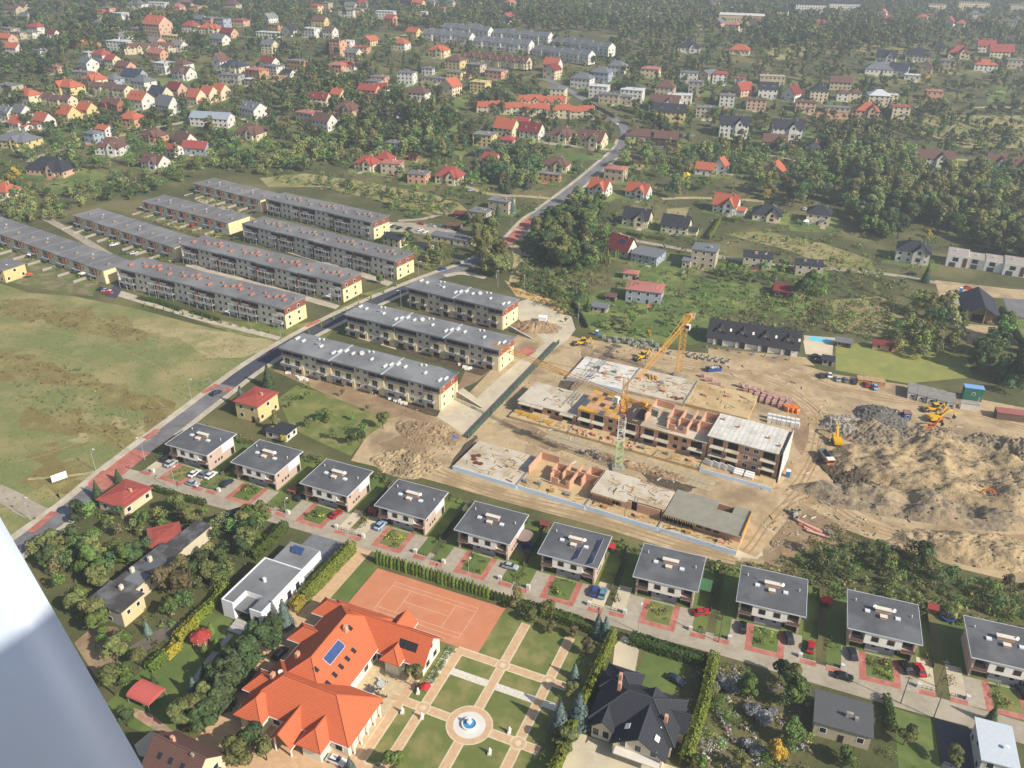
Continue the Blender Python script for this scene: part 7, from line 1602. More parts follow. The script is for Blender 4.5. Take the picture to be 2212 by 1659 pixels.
def pip(pts, x, y):
    c = False; j = len(pts) - 1
    for i in range(len(pts)):
        if (pts[i][1] > y) != (pts[j][1] > y) and x < (pts[j][0] - pts[i][0]) * (y - pts[i][1]) / (pts[j][1] - pts[i][1]) + pts[i][0]: c = not c
        j = i
    return c
for L0 in LAWNS:
    cu = sum(p[0] for p in L0) / len(L0); cv = sum(p[1] for p in L0) / len(L0)
    for k in [(cu, cv)] + [((a + cu) / 2, (b + cv) / 2) for a, b in L0]: p = gp(*k); CLEAR.append((p, 2.5, p.y))
for p in main_c[60::2]: CLEAR.append((Vector((p.x, p.y, T(p.x, p.y))), 2.5, p.y))
CP = np.array([(*px(c[0]), c[1] * F / (c[0] - Vector((0, 0, CZ))).length, c[2]) for c in CLEAR])
FB = [(min(p[0] for p in f_), max(p[0] for p in f_), min(p[1] for p in f_), max(p[1] for p in f_), f_) for f_ in FOOT]
FBA = np.array([b[:4] for b in FB])
MC = np.array([(p.x, p.y) for p in main_c]); RC = np.array([(p.x, p.y) for p in row_c])
def ok(x, y, h, rad, strict=.84):
    if np.min(np.hypot(MC[:, 0] - x, MC[:, 1] - y)) < 5.5 + rad * .4: return False
    if np.min(np.hypot(RC[:, 0] - x, RC[:, 1] - y)) < 5 + rad * .4: return False
    for k in np.where((FBA[:, 0] < x + 1) & (FBA[:, 1] > x - 1) & (FBA[:, 2] < y + 1) & (FBA[:, 3] > y - 1))[0]:
        if pip(FB[k][4], x, y): return False
    c = Vector((x, y, T(x, y) + h * .6)); u, v = px(c); r = max(rad, h * .36) * F / (c - Vector((0, 0, CZ))).length
    hit = (CP[:, 3] > y + .5) & (np.hypot(CP[:, 0] - u, CP[:, 1] - v) < r * (.62 if y < 700 else .85) + CP[:, 2] * (.6 if y < 700 else .9))
    if hit.any() and random.random() < strict: return False
    return True
def scatter(poly, n_per_ha, mix, h0, h1, place, out, strict=.94):
    """trees at random in a surveyed area, keeping off buildings, streets and open sight lines"""
    P = [gp(u, v) for u, v in poly]; xs = [p.x for p in P]; ys = [p.y for p in P]; W = [(p.x, p.y) for p in P]; names = list(mix); wts = list(mix.values()); area = (max(xs) - min(xs)) * (max(ys) - min(ys)); n = int(area / 10000 * n_per_ha)
    for _ in range(n):
        x, y = random.uniform(min(xs), max(xs)), random.uniform(min(ys), max(ys))
        if not pip(W, x, y): continue
        sp = random.choices(names, wts)[0]; h = random.uniform(h0 * .7, h1 * 1.08) * (1.1 if sp in ('birch_tree', 'tall_tree') else .8 if sp in ('rusty_tree',) else .45 if 'bush' in sp else 1)
        if not ok(x, y, h, h * .3, strict): continue
        out.append([sp, x, y, h, place, False])
MIX = dict(round_tree=4, olive_tree=3.2, dark_tree=3, tall_tree=2, birch_tree=1.0, conifer=1.0, rusty_tree=.35, yellow_tree=.06, bush=2); WOODM = dict(tall_tree=3.5, birch_tree=1.8, olive_tree=3, dark_tree=2, round_tree=2.2, rusty_tree=.3); ORCH = dict(olive_tree=4.5, rusty_tree=1.0, round_tree=2, dark_tree=2, yellow_tree=.08)
for poly, dens, mix, h0, h1, place in (
    ([(1150, 440), (1250, 425), (1300, 470), (1310, 540), (1270, 600), (1190, 590), (1150, 540), (1135, 500)], 170, dict(dark_tree=3, round_tree=3, olive_tree=2, tall_tree=1), 9, 15, 'in the grove right of the main street'),
    ([(1100, 590), (1180, 590), (1290, 600), (1270, 650), (1240, 690), (1180, 640), (1110, 625)], 160, dict(olive_tree=2, dark_tree=2, bush=3), 4, 7, 'in the thicket below the grove'),
    ([(1770, 300), (1880, 292), (1950, 345), (1990, 378), (2230, 385), (2230, 600), (2160, 560), (2000, 480), (1900, 455), (1830, 430), (1780, 390)], 150, WOODM, 9, 17, 'in the wood at the right'),
    ([(1930, 690), (2050, 640), (2080, 700), (2060, 770), (1980, 780), (1930, 760)], 130, dict(birch_tree=3, olive_tree=3, dark_tree=1), 7, 11, 'left of the unfinished gable house'),
    ([(2100, 760), (2212, 700), (2240, 860), (2140, 850), (2090, 810)], 160, dict(dark_tree=4, conifer=2, round_tree=1), 9, 14, 'in the dark wood behind the site offices'),
    ([(1490, 690), (1750, 620), (1830, 640), (1790, 720), (1740, 720), (1540, 670)], 70, dict(olive_tree=3, round_tree=2, bush=3, dark_tree=1), 5, 8, 'in the gardens behind the dormer terrace'),
    ([(1250, 640), (1480, 620), (1540, 700), (1490, 740), (1330, 735), (1250, 710)], 60, dict(olive_tree=2, round_tree=2, bush=3, conifer=.6), 3.5, 7, 'in the green garden by the site'),
    ([(1480, 590), (1700, 580), (1750, 640), (1520, 660)], 70, dict(olive_tree=2, round_tree=2, bush=2), 4, 7, 'below the beige houses at the right'),
    ([(1720, 1215), (1800, 1155), (1900, 1175), (2000, 1215), (2100, 1250), (2230, 1290), (2230, 1350), (2000, 1295), (1860, 1262), (1740, 1240)], 330, dict(dark_tree=2, olive_tree=3, bush=4, rusty_tree=1), 4, 7, 'in the scrub between the site and the duplexes'),
    ([(1640, 1222), (1760, 1212), (1900, 1258), (2060, 1298), (2230, 1345), (2230, 1385), (2000, 1325), (1800, 1272), (1650, 1240)], 260, dict(dark_tree=2, olive_tree=3, bush=5), 3, 6, 'right behind the duplex gardens'),
    ([(1520, 1420), (1640, 1440), (1740, 1480), (1740, 1640), (1600, 1690), (1500, 1690)], 170, dict(bush=4, round_tree=2, olive_tree=2, lilac_bush=1.2), 4, 7, 'in the wild garden below the paved street'),
    ([(575, 1390), (625, 1385), (560, 1530), (500, 1625), (440, 1560), (520, 1480)], 330, dict(dark_tree=3, conifer=3, olive_tree=1, blue_spruce=.6), 5, 8, 'between the modern garden and the villa'), ([(1020, 505), (1095, 520), (1105, 585), (1060, 612), (1015, 585)], 330, dict(birch_tree=3, tall_tree=2, olive_tree=2), 9, 14, 'in the clump at the main street bend'), ([(860, 520), (960, 530), (1000, 570), (930, 590), (850, 560)], 150, dict(birch_tree=2, olive_tree=2, bush=2), 5, 9, 'left of the main street bend'),
    ([(1230, 1330), (1290, 1350), (1270, 1480), (1230, 1650), (1190, 1650), (1210, 1480)], 150, dict(dark_tree=2, olive_tree=2, conifer=2, rusty_tree=1), 4, 7, 'along the right border of the villa garden'),
    ([(1880, 1520), (2000, 1560), (1990, 1690), (1760, 1690), (1780, 1600), (1860, 1600)], 60, dict(bush=3, olive_tree=2), 4, 6, 'round the beige bungalow'),
    ([(80, 1120), (150, 1080), (230, 1110), (330, 1120), (420, 1080), (540, 1110), (600, 1150), (540, 1200), (470, 1290), (370, 1330), (340, 1240), (250, 1250), (200, 1290), (130, 1230)], 330, ORCH, 5, 8.5, 'in the orchard round the derelict house'),
    ([(60, 1180), (130, 1200), (195, 1300), (215, 1350), (290, 1430), (250, 1440)], 520, ORCH, 5, 8, 'between the derelict house and the aircraft wing'),
    ([(640, 830), (740, 850), (830, 900), (800, 960), (720, 960), (650, 900), (600, 860)], 60, dict(olive_tree=2, round_tree=2, bush=2), 3.5, 6, 'in the garden of the yellow house'),
    ([(560, 370), (700, 380), (1000, 440), (1010, 470), (930, 475), (840, 460), (830, 440), (700, 405), (590, 395)], 130, dict(olive_tree=2, bush=4, dark_tree=1), 4, 7, 'in the rough field behind the older blocks'),
    ([(830, 420), (1020, 400), (1060, 450), (900, 480), (850, 465)], 90, dict(olive_tree=2, bush=3, round_tree=2), 4, 7, 'in the rough field behind the older blocks'),
    ([(1815, 440), (1850, 428), (1945, 450), (1940, 528), (1880, 518), (1830, 475)], 200, dict(dark_tree=4, tall_tree=2, round_tree=2), 9, 15, 'left of the white villa'), ([(1780, 560), (1900, 590), (1900, 640), (1780, 640), (1750, 600)], 90, dict(olive_tree=2, bush=3, dark_tree=1), 4, 7, 'above the scrub field'),
    ([(0, 385), (90, 402), (120, 430), (230, 385), (420, 345), (432, 382), (310, 428), (200, 446), (140, 458), (60, 472), (0, 472)], 130, dict(olive_tree=3, dark_tree=2, willow=1, bush=2), 5, 9, 'above the low terraces at the left'),
    ([(0, 430), (120, 440), (160, 470), (60, 490), (0, 480)], 150, dict(willow=2, olive_tree=2), 5, 8, 'above the low terraces at the left'),
    ([(420, 360), (560, 330), (700, 320), (760, 360), (680, 375), (560, 372)], 130, dict(dark_tree=2, olive_tree=3, willow=1.5, round_tree=1), 6, 11, 'behind the farthest low terrace'),
    ([(720, 230), (860, 220), (960, 240), (1000, 300), (960, 340), (860, 340), (740, 330)], 115, MIX, 8, 15, 'in the woods left of the orange terrace'),
    ([(640, 150), (760, 140), (820, 190), (760, 250), (660, 260)], 115, MIX, 8, 14, 'in the woods left of centre'),
    ([(1040, 330), (1130, 300), (1180, 350), (1180, 400), (1090, 420), (1040, 380)], 140, dict(dark_tree=3, olive_tree=2, conifer=2), 9, 15, 'beside the green field in the middle'),
    ([(1320, 380), (1500, 330), (1620, 360), (1560, 420), (1380, 440)], 60, MIX, 6, 11, 'between the orange houses in the middle right'),
    ([(1640, 380), (1760, 380), (1820, 430), (1700, 450), (1620, 420)], 130, WOODM, 9, 15, 'in the wood behind the black hip roofs'),
    ([(1500, 320), (1760, 330), (1800, 380), (1640, 390), (1520, 370)], 90, WOODM, 7, 13, 'between the orange houses in the middle right'),
    ([(1760, 230), (1990, 250), (2000, 310), (1780, 300)], 70, dict(olive_tree=3, bush=3, dark_tree=1), 5, 9, 'on the rough slope at the right'),
    ([(1980, 220), (2230, 230), (2230, 320), (2000, 310)], 45, dict(olive_tree=2, bush=3, dark_tree=2), 4, 8, 'on the rough slope at the right')):
    scatter(poly, dens * 2.2, mix, h0, h1, place, TREES)
NEAR_N = len(TREES)
FAR = []
for poly, dens, mix, h0, h1, place in (
    ([(-40, 200), (700, 200), (720, 360), (420, 350), (0, 400), (-40, 400)], 64, MIX, 6, 15, 'among the houses of the left quarter'),
    ([(700, 200), (1480, 190), (1480, 350), (1000, 420), (720, 360)], 60, MIX, 6, 15, 'among the houses of the middle quarter'),
    ([(1480, 180), (2250, 180), (2250, 350), (1480, 350)], 46, MIX, 6, 12, 'among the houses of the right quarter'),
    ([(-60, 95), (760, 95), (760, 205), (-60, 205)], 45, MIX, 6, 13, 'in the far left quarter'),
    ([(760, 95), (1480, 95), (1480, 205), (760, 205)], 42, MIX, 6, 13, 'in the far middle quarter'),
    ([(1330, 60), (2260, 60), (2260, 190), (1330, 190)], 40, WOODM, 6, 13, 'in the far right woods'),
    ([(-80, -10), (820, -10), (820, 100), (-80, 100)], 34, MIX, 8, 15, 'on the far left skyline slope'),
    ([(820, -10), (1520, -10), (1520, 70), (820, 70)], 45, WOODM, 8, 16, 'round the far cemetery'), ([(1520, -10), (2300, -10), (2300, 75), (1520, 75)], 34, WOODM, 8, 15, 'on the far right skyline slope'),
    ([(150, 40), (420, 30), (430, 110), (160, 120)], 45, dict(dark_tree=3, olive_tree=2), 10, 17, 'in the far left quarter'), ([(0, 105), (150, 100), (130, 165), (0, 175)], 80, dict(dark_tree=3, round_tree=2), 9, 15, 'in the far left quarter'),
    ([(1600, 50), (1960, 45), (1990, 110), (1620, 105)], 70, WOODM, 9, 16, 'in the far right woods')):
    scatter(poly, dens * 2.2, mix, h0 * .85, h1 * .9, place, FAR, .84)
print('TREES', len(TREES), 'FAR', len(FAR))
ALL = TREES + FAR
def seen(t):
    c = Vector((t[1], t[2], T(t[1], t[2]) + t[3] / 2)); u, v = px(c)
    return t[3] / (c - Vector((0, 0, CZ))).length if -30 < u < 2242 and -30 < v < 1690 else 0
ranked = sorted(ALL, key=lambda t: -(seen(t) + (1 if t[5] else 0)))
ranked = [t for t in ranked if seen(t) > 0]
solo, rest = ranked[:300], ranked[300:]
groups = {}
for t in solo: groups.setdefault((t[0], t[4]), []).append(t)
for (sp, place), L0 in groups.items():
    L0.sort(key=lambda t: px(Vector((t[1], t[2], 0)))[0])
    for k, (s_, x, y, h, pl_, _) in enumerate(L0):
        cr_, tr_ = tree_mesh(sp, random.randrange(5)); sc_ = h / SPEC[sp][2]; z = T(x, y)
        lab = f'{WORDS[sp]} {place}' if len(L0) == 1 else f'{WORDS[sp]} {place}, {["first", "second", "third", "fourth", "fifth", "sixth", "seventh", "eighth", "ninth", "tenth"][k] if k < 10 else str(k + 1) + "th"} from left'
        t = thing(sp, lab, 'shrub' if 'bush' in sp else 'tree', (x, y, z), random.uniform(0, 6.28), f'{WORDS[sp]}s {place}'); wob = random.uniform(.88, 1.15); t.scale = (sc_ * wob, sc_ * wob, sc_)
        add('crown', cr_, t); add('trunk', tr_, t)
def mass(name, label, lst, den, lo=45):
    """many crowns joined into one mass; leaf count follows the distance"""
    rng = np.random.default_rng(hash_(name)); V, C = [], []; base = {}; tv = []; tf = []
    for sp, x, y, h, *_ in lst:
        kind, tint = SPEC[sp][:2]; dist = math.hypot(x, y); n = int(max(lo, min(520, den / dist * (h / 9) ** 1.1)))
        k = (kind, rng.integers(6))
        if k not in base: base[k] = shape_points(kind, 600, np.random.default_rng(int(k[1]) * 7 + hash_(kind)))
        p0, n0 = base[k]; idx = rng.choice(600, n, replace=n > 600); a = rng.uniform(0, 6.283); ca, sa = math.cos(a), math.sin(a); Rm = np.array([[ca, -sa, 0], [sa, ca, 0], [0, 0, 1]]); s = np.array([h * rng.uniform(.9, 1.25) * (1.7 if kind == 'bush' else 1)] * 2 + [h])
        p = (p0[idx] * s) @ Rm.T + np.array([x, y, T(x, y)]); size = h * .62 / math.sqrt(n) * 2.0
        tn = np.array(TINT[tint]) * rng.uniform(.7, 1.45) * (1 + rng.uniform(-.14, .14, 3)); v, c = leaves(p, n0[idx] @ Rm.T, size, tn, rng); V.append(v); C.append(c)
    if V: return tag(add(name, quads_mesh(name, np.concatenate(V), np.concatenate(C), FOL)), label, 'trees', None, 'stuff')
nr = [t for t in rest if t[2] < 600]; fr_ = [t for t in rest if t[2] >= 600]
mass('woodland', 'mass of smaller trees and shrubs between the nearer houses', nr, 120000)
mass('far_woodland', 'far trees filling the town and the skyline slope', fr_, 60000, 34)
# rough low scrub that nobody could count
SCR = []
def scrub(poly, dens, mix, h0, h1):
    P = [gp(u, v) for u, v in poly]; xs = [p.x for p in P]; ys = [p.y for p in P]; W = [(p.x, p.y) for p in P]
    for _ in range(int((max(xs) - min(xs)) * (max(ys) - min(ys)) / 10000 * dens * 2.6)):
        x, y = random.uniform(min(xs), max(xs)), random.uniform(min(ys), max(ys))
        if pip(W, x, y) and ok(x, y, .5, .3, .0): SCR.append([random.choice(mix), x, y, random.uniform(h0, h1), '', False])
scrub([(1780, 650), (1900, 635), (2020, 690), (2060, 730), (1920, 745), (1790, 715), (1700, 690)], 900, ['bush', 'olive_s', 'tan', 'tan'], .8, 2)
scrub([(1560, 500), (1760, 515), (1900, 560), (1930, 620), (1800, 600), (1700, 560)], 500, ['olive_s', 'tan', 'bush'], .6, 1.6)
scrub([(1990, 245), (2230, 250), (2230, 330), (2060, 330)], 250, ['olive_s', 'tan', 'bush'], .8, 2.2); scrub([(580, 380), (800, 395), (1000, 440), (960, 470), (840, 440), (620, 400)], 300, ['olive_s', 'tan', 'bush'], .7, 1.8)
scrub([(1600, 1218), (1760, 1205), (1900, 1255), (2230, 1340), (2230, 1385), (1900, 1300), (1640, 1238)], 1100, ['bush', 'olive_s', 'tan'], .7, 2); scrub([(1700, 1215), (1790, 1135), (1900, 1170), (2090, 1240), (2230, 1280), (2230, 1340), (1900, 1270)], 900, ['bush', 'olive_s', 'tan'], .6, 1.8); scrub([(1510, 1420), (1640, 1430), (1750, 1480), (1750, 1690), (1490, 1690)], 1100, ['bush', 'olive_s', 'tan', 'lilac_s'], .6, 1.7)
scrub([(70, 1120), (330, 1100), (600, 1140), (480, 1290), (330, 1420), (250, 1500), (120, 1240)], 700, ['bush', 'olive_s', 'tan'], .5, 1.5); scrub([(1100, 580), (1260, 600), (1250, 700), (1110, 630)], 700, ['bush', 'olive_s'], .6, 1.8)
scrub([(0, 620), (600, 745), (400, 900), (60, 1120), (0, 1160)], 900, ['meadow_s', 'olive_s', 'meadow_s', 'tan'], .15, .5); scrub([(0, 640), (320, 710), (300, 735), (0, 690)], 500, ['tan', 'brown_s', 'olive_s'], .4, 1.1); scrub([(0, 760), (180, 800), (400, 905), (330, 960), (170, 950), (60, 880), (0, 810)], 420, ['tan', 'brown_s', 'olive_s'], .4, 1.1)
scrub([(1620, 640), (1790, 640), (1760, 720), (1500, 690)], 500, ['bush', 'olive_s', 'tan'], .6, 1.6); scrub([(1740, 980), (2212, 1000), (2212, 1240), (1760, 1140)], 60, ['tan', 'olive_s'], .3, .9); scrub([(1110, 440), (1320, 440), (1320, 620), (1120, 590)], 500, ['bush', 'olive_s'], .6, 2)
for pl, dn in (([(0, 300), (700, 250), (1300, 250), (1500, 330), (1230, 420), (1000, 470), (840, 440), (560, 370), (300, 420), (0, 470)], 26), ([(1380, 330), (1800, 330), (2212, 400), (2212, 560), (1900, 600), (1500, 620), (1300, 560), (1330, 450)], 42), ([(1100, 640), (1560, 560), (1900, 600), (2100, 640), (2100, 760), (1800, 720), (1500, 740), (1250, 720)], 60)):
    scrub(pl, dn * 1.5, ['bush', 'olive_s', 'bush', 'round_tree', 'dark_tree'], 1.2, 3.4)
for k, tn in (('meadow_s', (.19, .18, .07)), ('olive_s', (.13, .13, .05)), ('tan', (.22, .18, .09)), ('lilac_s', (.3, .27, .28)), ('brown_s', (.13, .09, .045))): SPEC[k] = ('bush', k, 1, 1, 1); TINT[k] = tn
print('SCRUB', len(SCR))
mass('scrub', 'rough scrub, weeds and low bushes on waste ground', SCR, 20000, 14)
# ------------------------------------------------------------------ hedges
def hedge(label, pts, w, h, tint, dens=48, lump=0.0):
    P = [Vector((p[0], p[1])) for p in pts]; rng = np.random.default_rng(hash_(label)); V = []; N = []
    for a, b in zip(P, P[1:]):
        L0 = (b - a).length; d = (b - a) / L0; nn = Vector((-d.y, d.x)); n = int(L0 * dens * (w + 2 * h) / 3)
        t_ = rng.uniform(-.02, 1.02, n); face = rng.uniform(0, 1, n); fw = w / (w + 2 * h); lm = 1 + lump * np.abs(np.sin(t_ * L0 * 2.6)); s = np.where(face < fw, rng.uniform(-.5, .5, n) * w, np.where(face < .5 + fw / 2, -.5 * w, .5 * w)) + rng.normal(0, .06, n); z = np.where(face < fw, h, rng.uniform(0, 1, n) ** .8 * h) * np.where(lump > 0, .72 + .4 * (lm - 1) / max(lump, .01), 1) + rng.normal(0, .06, n)
        V.append(np.stack([a.x + d.x * t_ * L0 + nn.x * s, a.y + d.y * t_ * L0 + nn.y * s, z], 1)); N.append(np.stack([nn.x * np.sign(s) + 0 * s, nn.y * np.sign(s) + 0 * s, np.where(face < fw, 1.5, .2)], 1) + rng.normal(0, .45, (n, 3)))
    p = np.concatenate(V); N = np.concatenate(N); N /= np.linalg.norm(N, axis=1, keepdims=True); o = p[0].copy(); o[2] = 0; zt = T(o[0], o[1]); p = p - o
    v, c = leaves(p, N, .42, TINT[tint] if isinstance(tint, str) else tint, rng); return tag(add('hedge', quads_mesh('hedge', v, c, FOL), None, (o[0], o[1], zt)), label, 'hedge')
HG = (.075, .12, .025); HY = (.17, .2, .03)
hedge('tall yellow-green hedge between the villa garden and the black-roofed house', [gf(57.8, 3), gf(57.8, -30), gf(57.8, -64)], 1.6, 3.6, HY); hedge('dark clipped hedge behind the villa lawn along the paved street', [gf(33, 4.2), gf(45, 4.4), gf(56, 3.8)], 2.2, 2.6, HG)
hedge('rounded dark hedge before the black-roofed house by the street', [gf(62, 4.6), gf(70, 4.4), gf(80, 4.6)], 2.6, 2.6, (.05, .085, .022)); hedge('tall bright hedge right of the black-roofed house', [gf(81.5, 5.6), gf(82, -8), gf(81.6, -24)], 2.2, 4.0, HY); hedge('bright green hedge right of the white modern house', [gf(-16.8, 6), gf(-17, -10), gf(-17.2, -16)], 2.4, 3.6, HY)
hedge('yellow hedge end beside the white modern house', [gf(-17.2, -16.5), gf(-17.3, -20)], 2.2, 3.2, (.3, .27, .04)); hedge('green hedge left of the white modern house', Z(11, (1850, 1050), (1700, 1200), (1640, 1244)), 2.2, 3, HG)
hedge('yellow-green clipped hedge of the modern garden, upper part', Z(14, (1470, 190), (1390, 300), (1270, 410)), 1.8, 2.4, HY); hedge('golden clipped hedge of the modern garden, middle part', Z(14, (1270, 420), (1150, 540)), 2.2, 2.6, (.32, .29, .04)); hedge('bright yellow low hedge of the modern garden', Z(14, (1160, 570), (1080, 640)), 2.2, 1.8, (.42, .34, .04)); hedge('green clipped hedge end of the modern garden', Z(14, (1070, 640), (970, 730)), 2.2, 2.2, (.11, .17, .03))
hedge('dark hedge along the street before the cream bungalow', Z(11, (990, 790), (1200, 860), (1330, 890)), 1.2, 1.8, HG, lump=.5); hedge('low hedge of the orange terrace corner', Z(2, (1580, 660), (1700, 770), (1760, 830)), 1.6, 2.2, HG); hedge('yellow and green hedge below the guest house', Z(2, (1760, 700), (1900, 740), (2060, 800)), 2, 2.2, HY); hedge('dark long hedge before the white apartment villas', Z(3, (245, 915), (400, 950), (640, 1000)), 2.2, 2.6, HG); hedge('yellow hedge between the two white apartment villas', Z(3, (455, 765), (560, 780)), 2, 3, HY); hedge('yellow-green hedge before the white apartment villas', Z(3, (260, 880), (420, 895), (540, 905)), 1.6, 2, HY)
hedge('hedge line right of the orange gabled house, sloping to the gardens', Z(6, (240, 290), (190, 380), (165, 415)), 1.6, 2.4, HY); hedge('dark hedge before the black hip-roofed house', Z(6, (250, 290), (330, 300), (380, 290)), 1.2, 2, HG, lump=.5); hedge('hedge along the drive of the black-roofed twin house', Z(5, (1850, 380), (1960, 405), (2090, 420)), 1.4, 1.6, HG); hedge('green hedge below the new lawn of the unfinished house', Z(6, (2060, 880), (2120, 980), (2200, 1110)), 1.8, 2.4, (.05, .08, .03))
hedge('low green hedge along the terrace of the nearest older block', Z(4, (900, 800), (1030, 830), (1170, 880)), 1.2, 1.6, (.07, .12, .03)); hedge('second low hedge along the nearest older block', Z(4, (1240, 890), (1330, 915), (1420, 945)), 1.2, 1.4, (.07, .12, .03)); hedge('hedge right of the beige bungalow below the street', Z(16, (1310, 900), (1340, 1010), (1360, 1120)), 1.3, 1.8, HG); hedge('hedge beside the twin grey cubes', Z(5, (1150, 270), (1250, 225)), 1, 1.4, HG); hedge('dark hedge along the green garden fence by the site', Z(5, (1500, 830), (1560, 930), (1590, 990)), .8, 1.6, (.04, .06, .03))
# individual clipped thujas along the clay court and elsewhere
def thuja(p, h, lab, grp, tint=None):
    cr_, tr_ = tree_mesh('thuja', random.randrange(5)); t = thing('thuja', lab, 'tree', (p[0], p[1], T(p[0], p[1])), random.uniform(0, 6), grp); s = h / 4; t.scale = (s * random.uniform(.95, 1.2), s * random.uniform(.95, 1.2), s); add('crown', cr_, t); add('trunk', tr_, t)
for k in range(38): thuja(gf(-8 + k * 1.08, 4.6 + random.uniform(-.1, .1)), random.uniform(3.4, 4.5) * (1 if k < 28 else .85), 'slim green thuja in the row along the clay court', 'thujas along the clay court')
for i, (x, y) in enumerate([(1300, 545), (1370, 480), (1330, 620), (1410, 580)]):
    p = g(14, x, y); sp = 'thuja'; cr_, tr_ = tree_mesh(sp, i); t = thing('clipped_shrub', f'clipped oval shrub beside the gazebo, {ORD[i]} of four', 'shrub', (p.x, p.y, 0), i, 'clipped shrubs round the gazebo'); t.scale = (1.5, 1.5, .85); add('crown', cr_, t); add('trunk', tr_, t)
for k in range(14):
    p = g(4, 940 + k * 62, 850 + k * 13.2 + 0); thuja((p.x, p.y), 2.2, 'small conifer in the row along the fence of the nearest older block', 'small conifers beside the meadow')
for k in range(10):
    p = gp(640 + k * 27, 735 - k * 14.5); thuja((p.x, p.y), 2.4, 'small street conifer on the verge between old and new blocks', 'street conifers on the verge')
for k, (x, y) in enumerate([(1725, 525), (1775, 530), (1790, 530), (1875, 530), (1680, 560), (1705, 570), (1735, 580)]): p = g(5, x, y); thuja((p.x, p.y), 4.5, 'slim conifer round the dark red gabled house', 'conifers round the dark red house')
# ------------------------------------------------------------------ cars
CARC = dict(white='d8d8d6', silver='a3a8ac', black='1d1f22', red='a81c22', blue='29407c', dark='2b3038', green='4a6a3a', grey='6c7176', navy='232c44', lightblue='8fa9c4', teal='5e8590')
def car_mesh():
    """profile lofted to a rounded saloon body and its glasshouse"""
    prof = [(-2.1, .35), (-2.15, .75), (-1.75, .92), (-1.0, .98), (.75, .98), (1.75, .86), (2.15, .68), (2.15, .35)]
    mb = MB(); n = len(prof); vs = []
    for y, sx in ((-.86, .985), (-.80, 1), (.80, 1), (.86, .985)):
        vs += [(x * sx, y, z if abs(y) < .85 else .35 + (z - .35) * .93) for x, z in prof]
    fs = [(r * n + i, r * n + i + 1, (r + 1) * n + i + 1, (r + 1) * n + i) for r in range(3) for i in range(n - 1)] + [tuple(range(n)), tuple(range(4 * n - 1, 3 * n - 1, -1)), (0, n, 2 * n, 3 * n, 4 * n - 1, 3 * n - 1, 2 * n - 1, n - 1)]
    mb.poly(vs, fs); gl = MB(); a = [(-1.6, -.78, .95), (.95, -.78, .95), (.95, .78, .95), (-1.6, .78, .95), (-1.15, -.6, 1.42), (.25, -.6, 1.42), (.25, .6, 1.42), (-1.15, .6, 1.42)]
    gl.poly(a, CUBE4); rf = MB(); b = [(-1.17, -.62, 1.42), (.27, -.62, 1.42), (.27, .62, 1.42), (-1.17, .62, 1.42), (-1.05, -.55, 1.48), (.15, -.55, 1.48), (.15, .55, 1.48), (-1.05, .55, 1.48)]; rf.poly(b, CUBE4)
    return mb, gl, rf
CB, CG, CRF = car_mesh(); GLM = CG.mesh('glasshouse', mat('car_glass', (.03, .035, .04), .08, spec=.7)); CARM = {}
def carpaint(c):
    if c not in CARM:
        m_ = mat('car_' + c, CARC[c], .25, spec=.5); CARM[c] = (CB.mesh('body', m_), CRF.mesh('roof', m_))
    return CARM[c]
def car(label, p, rz, c, s=1.0, group=None, van=False):
    b, r = carpaint(c); t = thing('parked_car' if 'driv' not in label else 'car', label, 'car', (p[0], p[1], T(p[0], p[1]) + .04), R(rz), group); t.scale = (s * 1.0, s, s * (1.25 if van else 1.05))
    add('body', b, t); add('windows', GLM, t); add('roof', r, t)
    for x in (-1.35, 1.35):
        for y in (-.78, .78): wheel(t, x, y, .33, .2)
    for y in (-.55, .55): box('headlight', paint('e8e6da', .2), t, (2.14, y, .62), (.06, .34, .16)); box('tail_light', paint('8c1a1a', .3), t, (-2.13, y, .68), (.06, .3, .18))
    return t
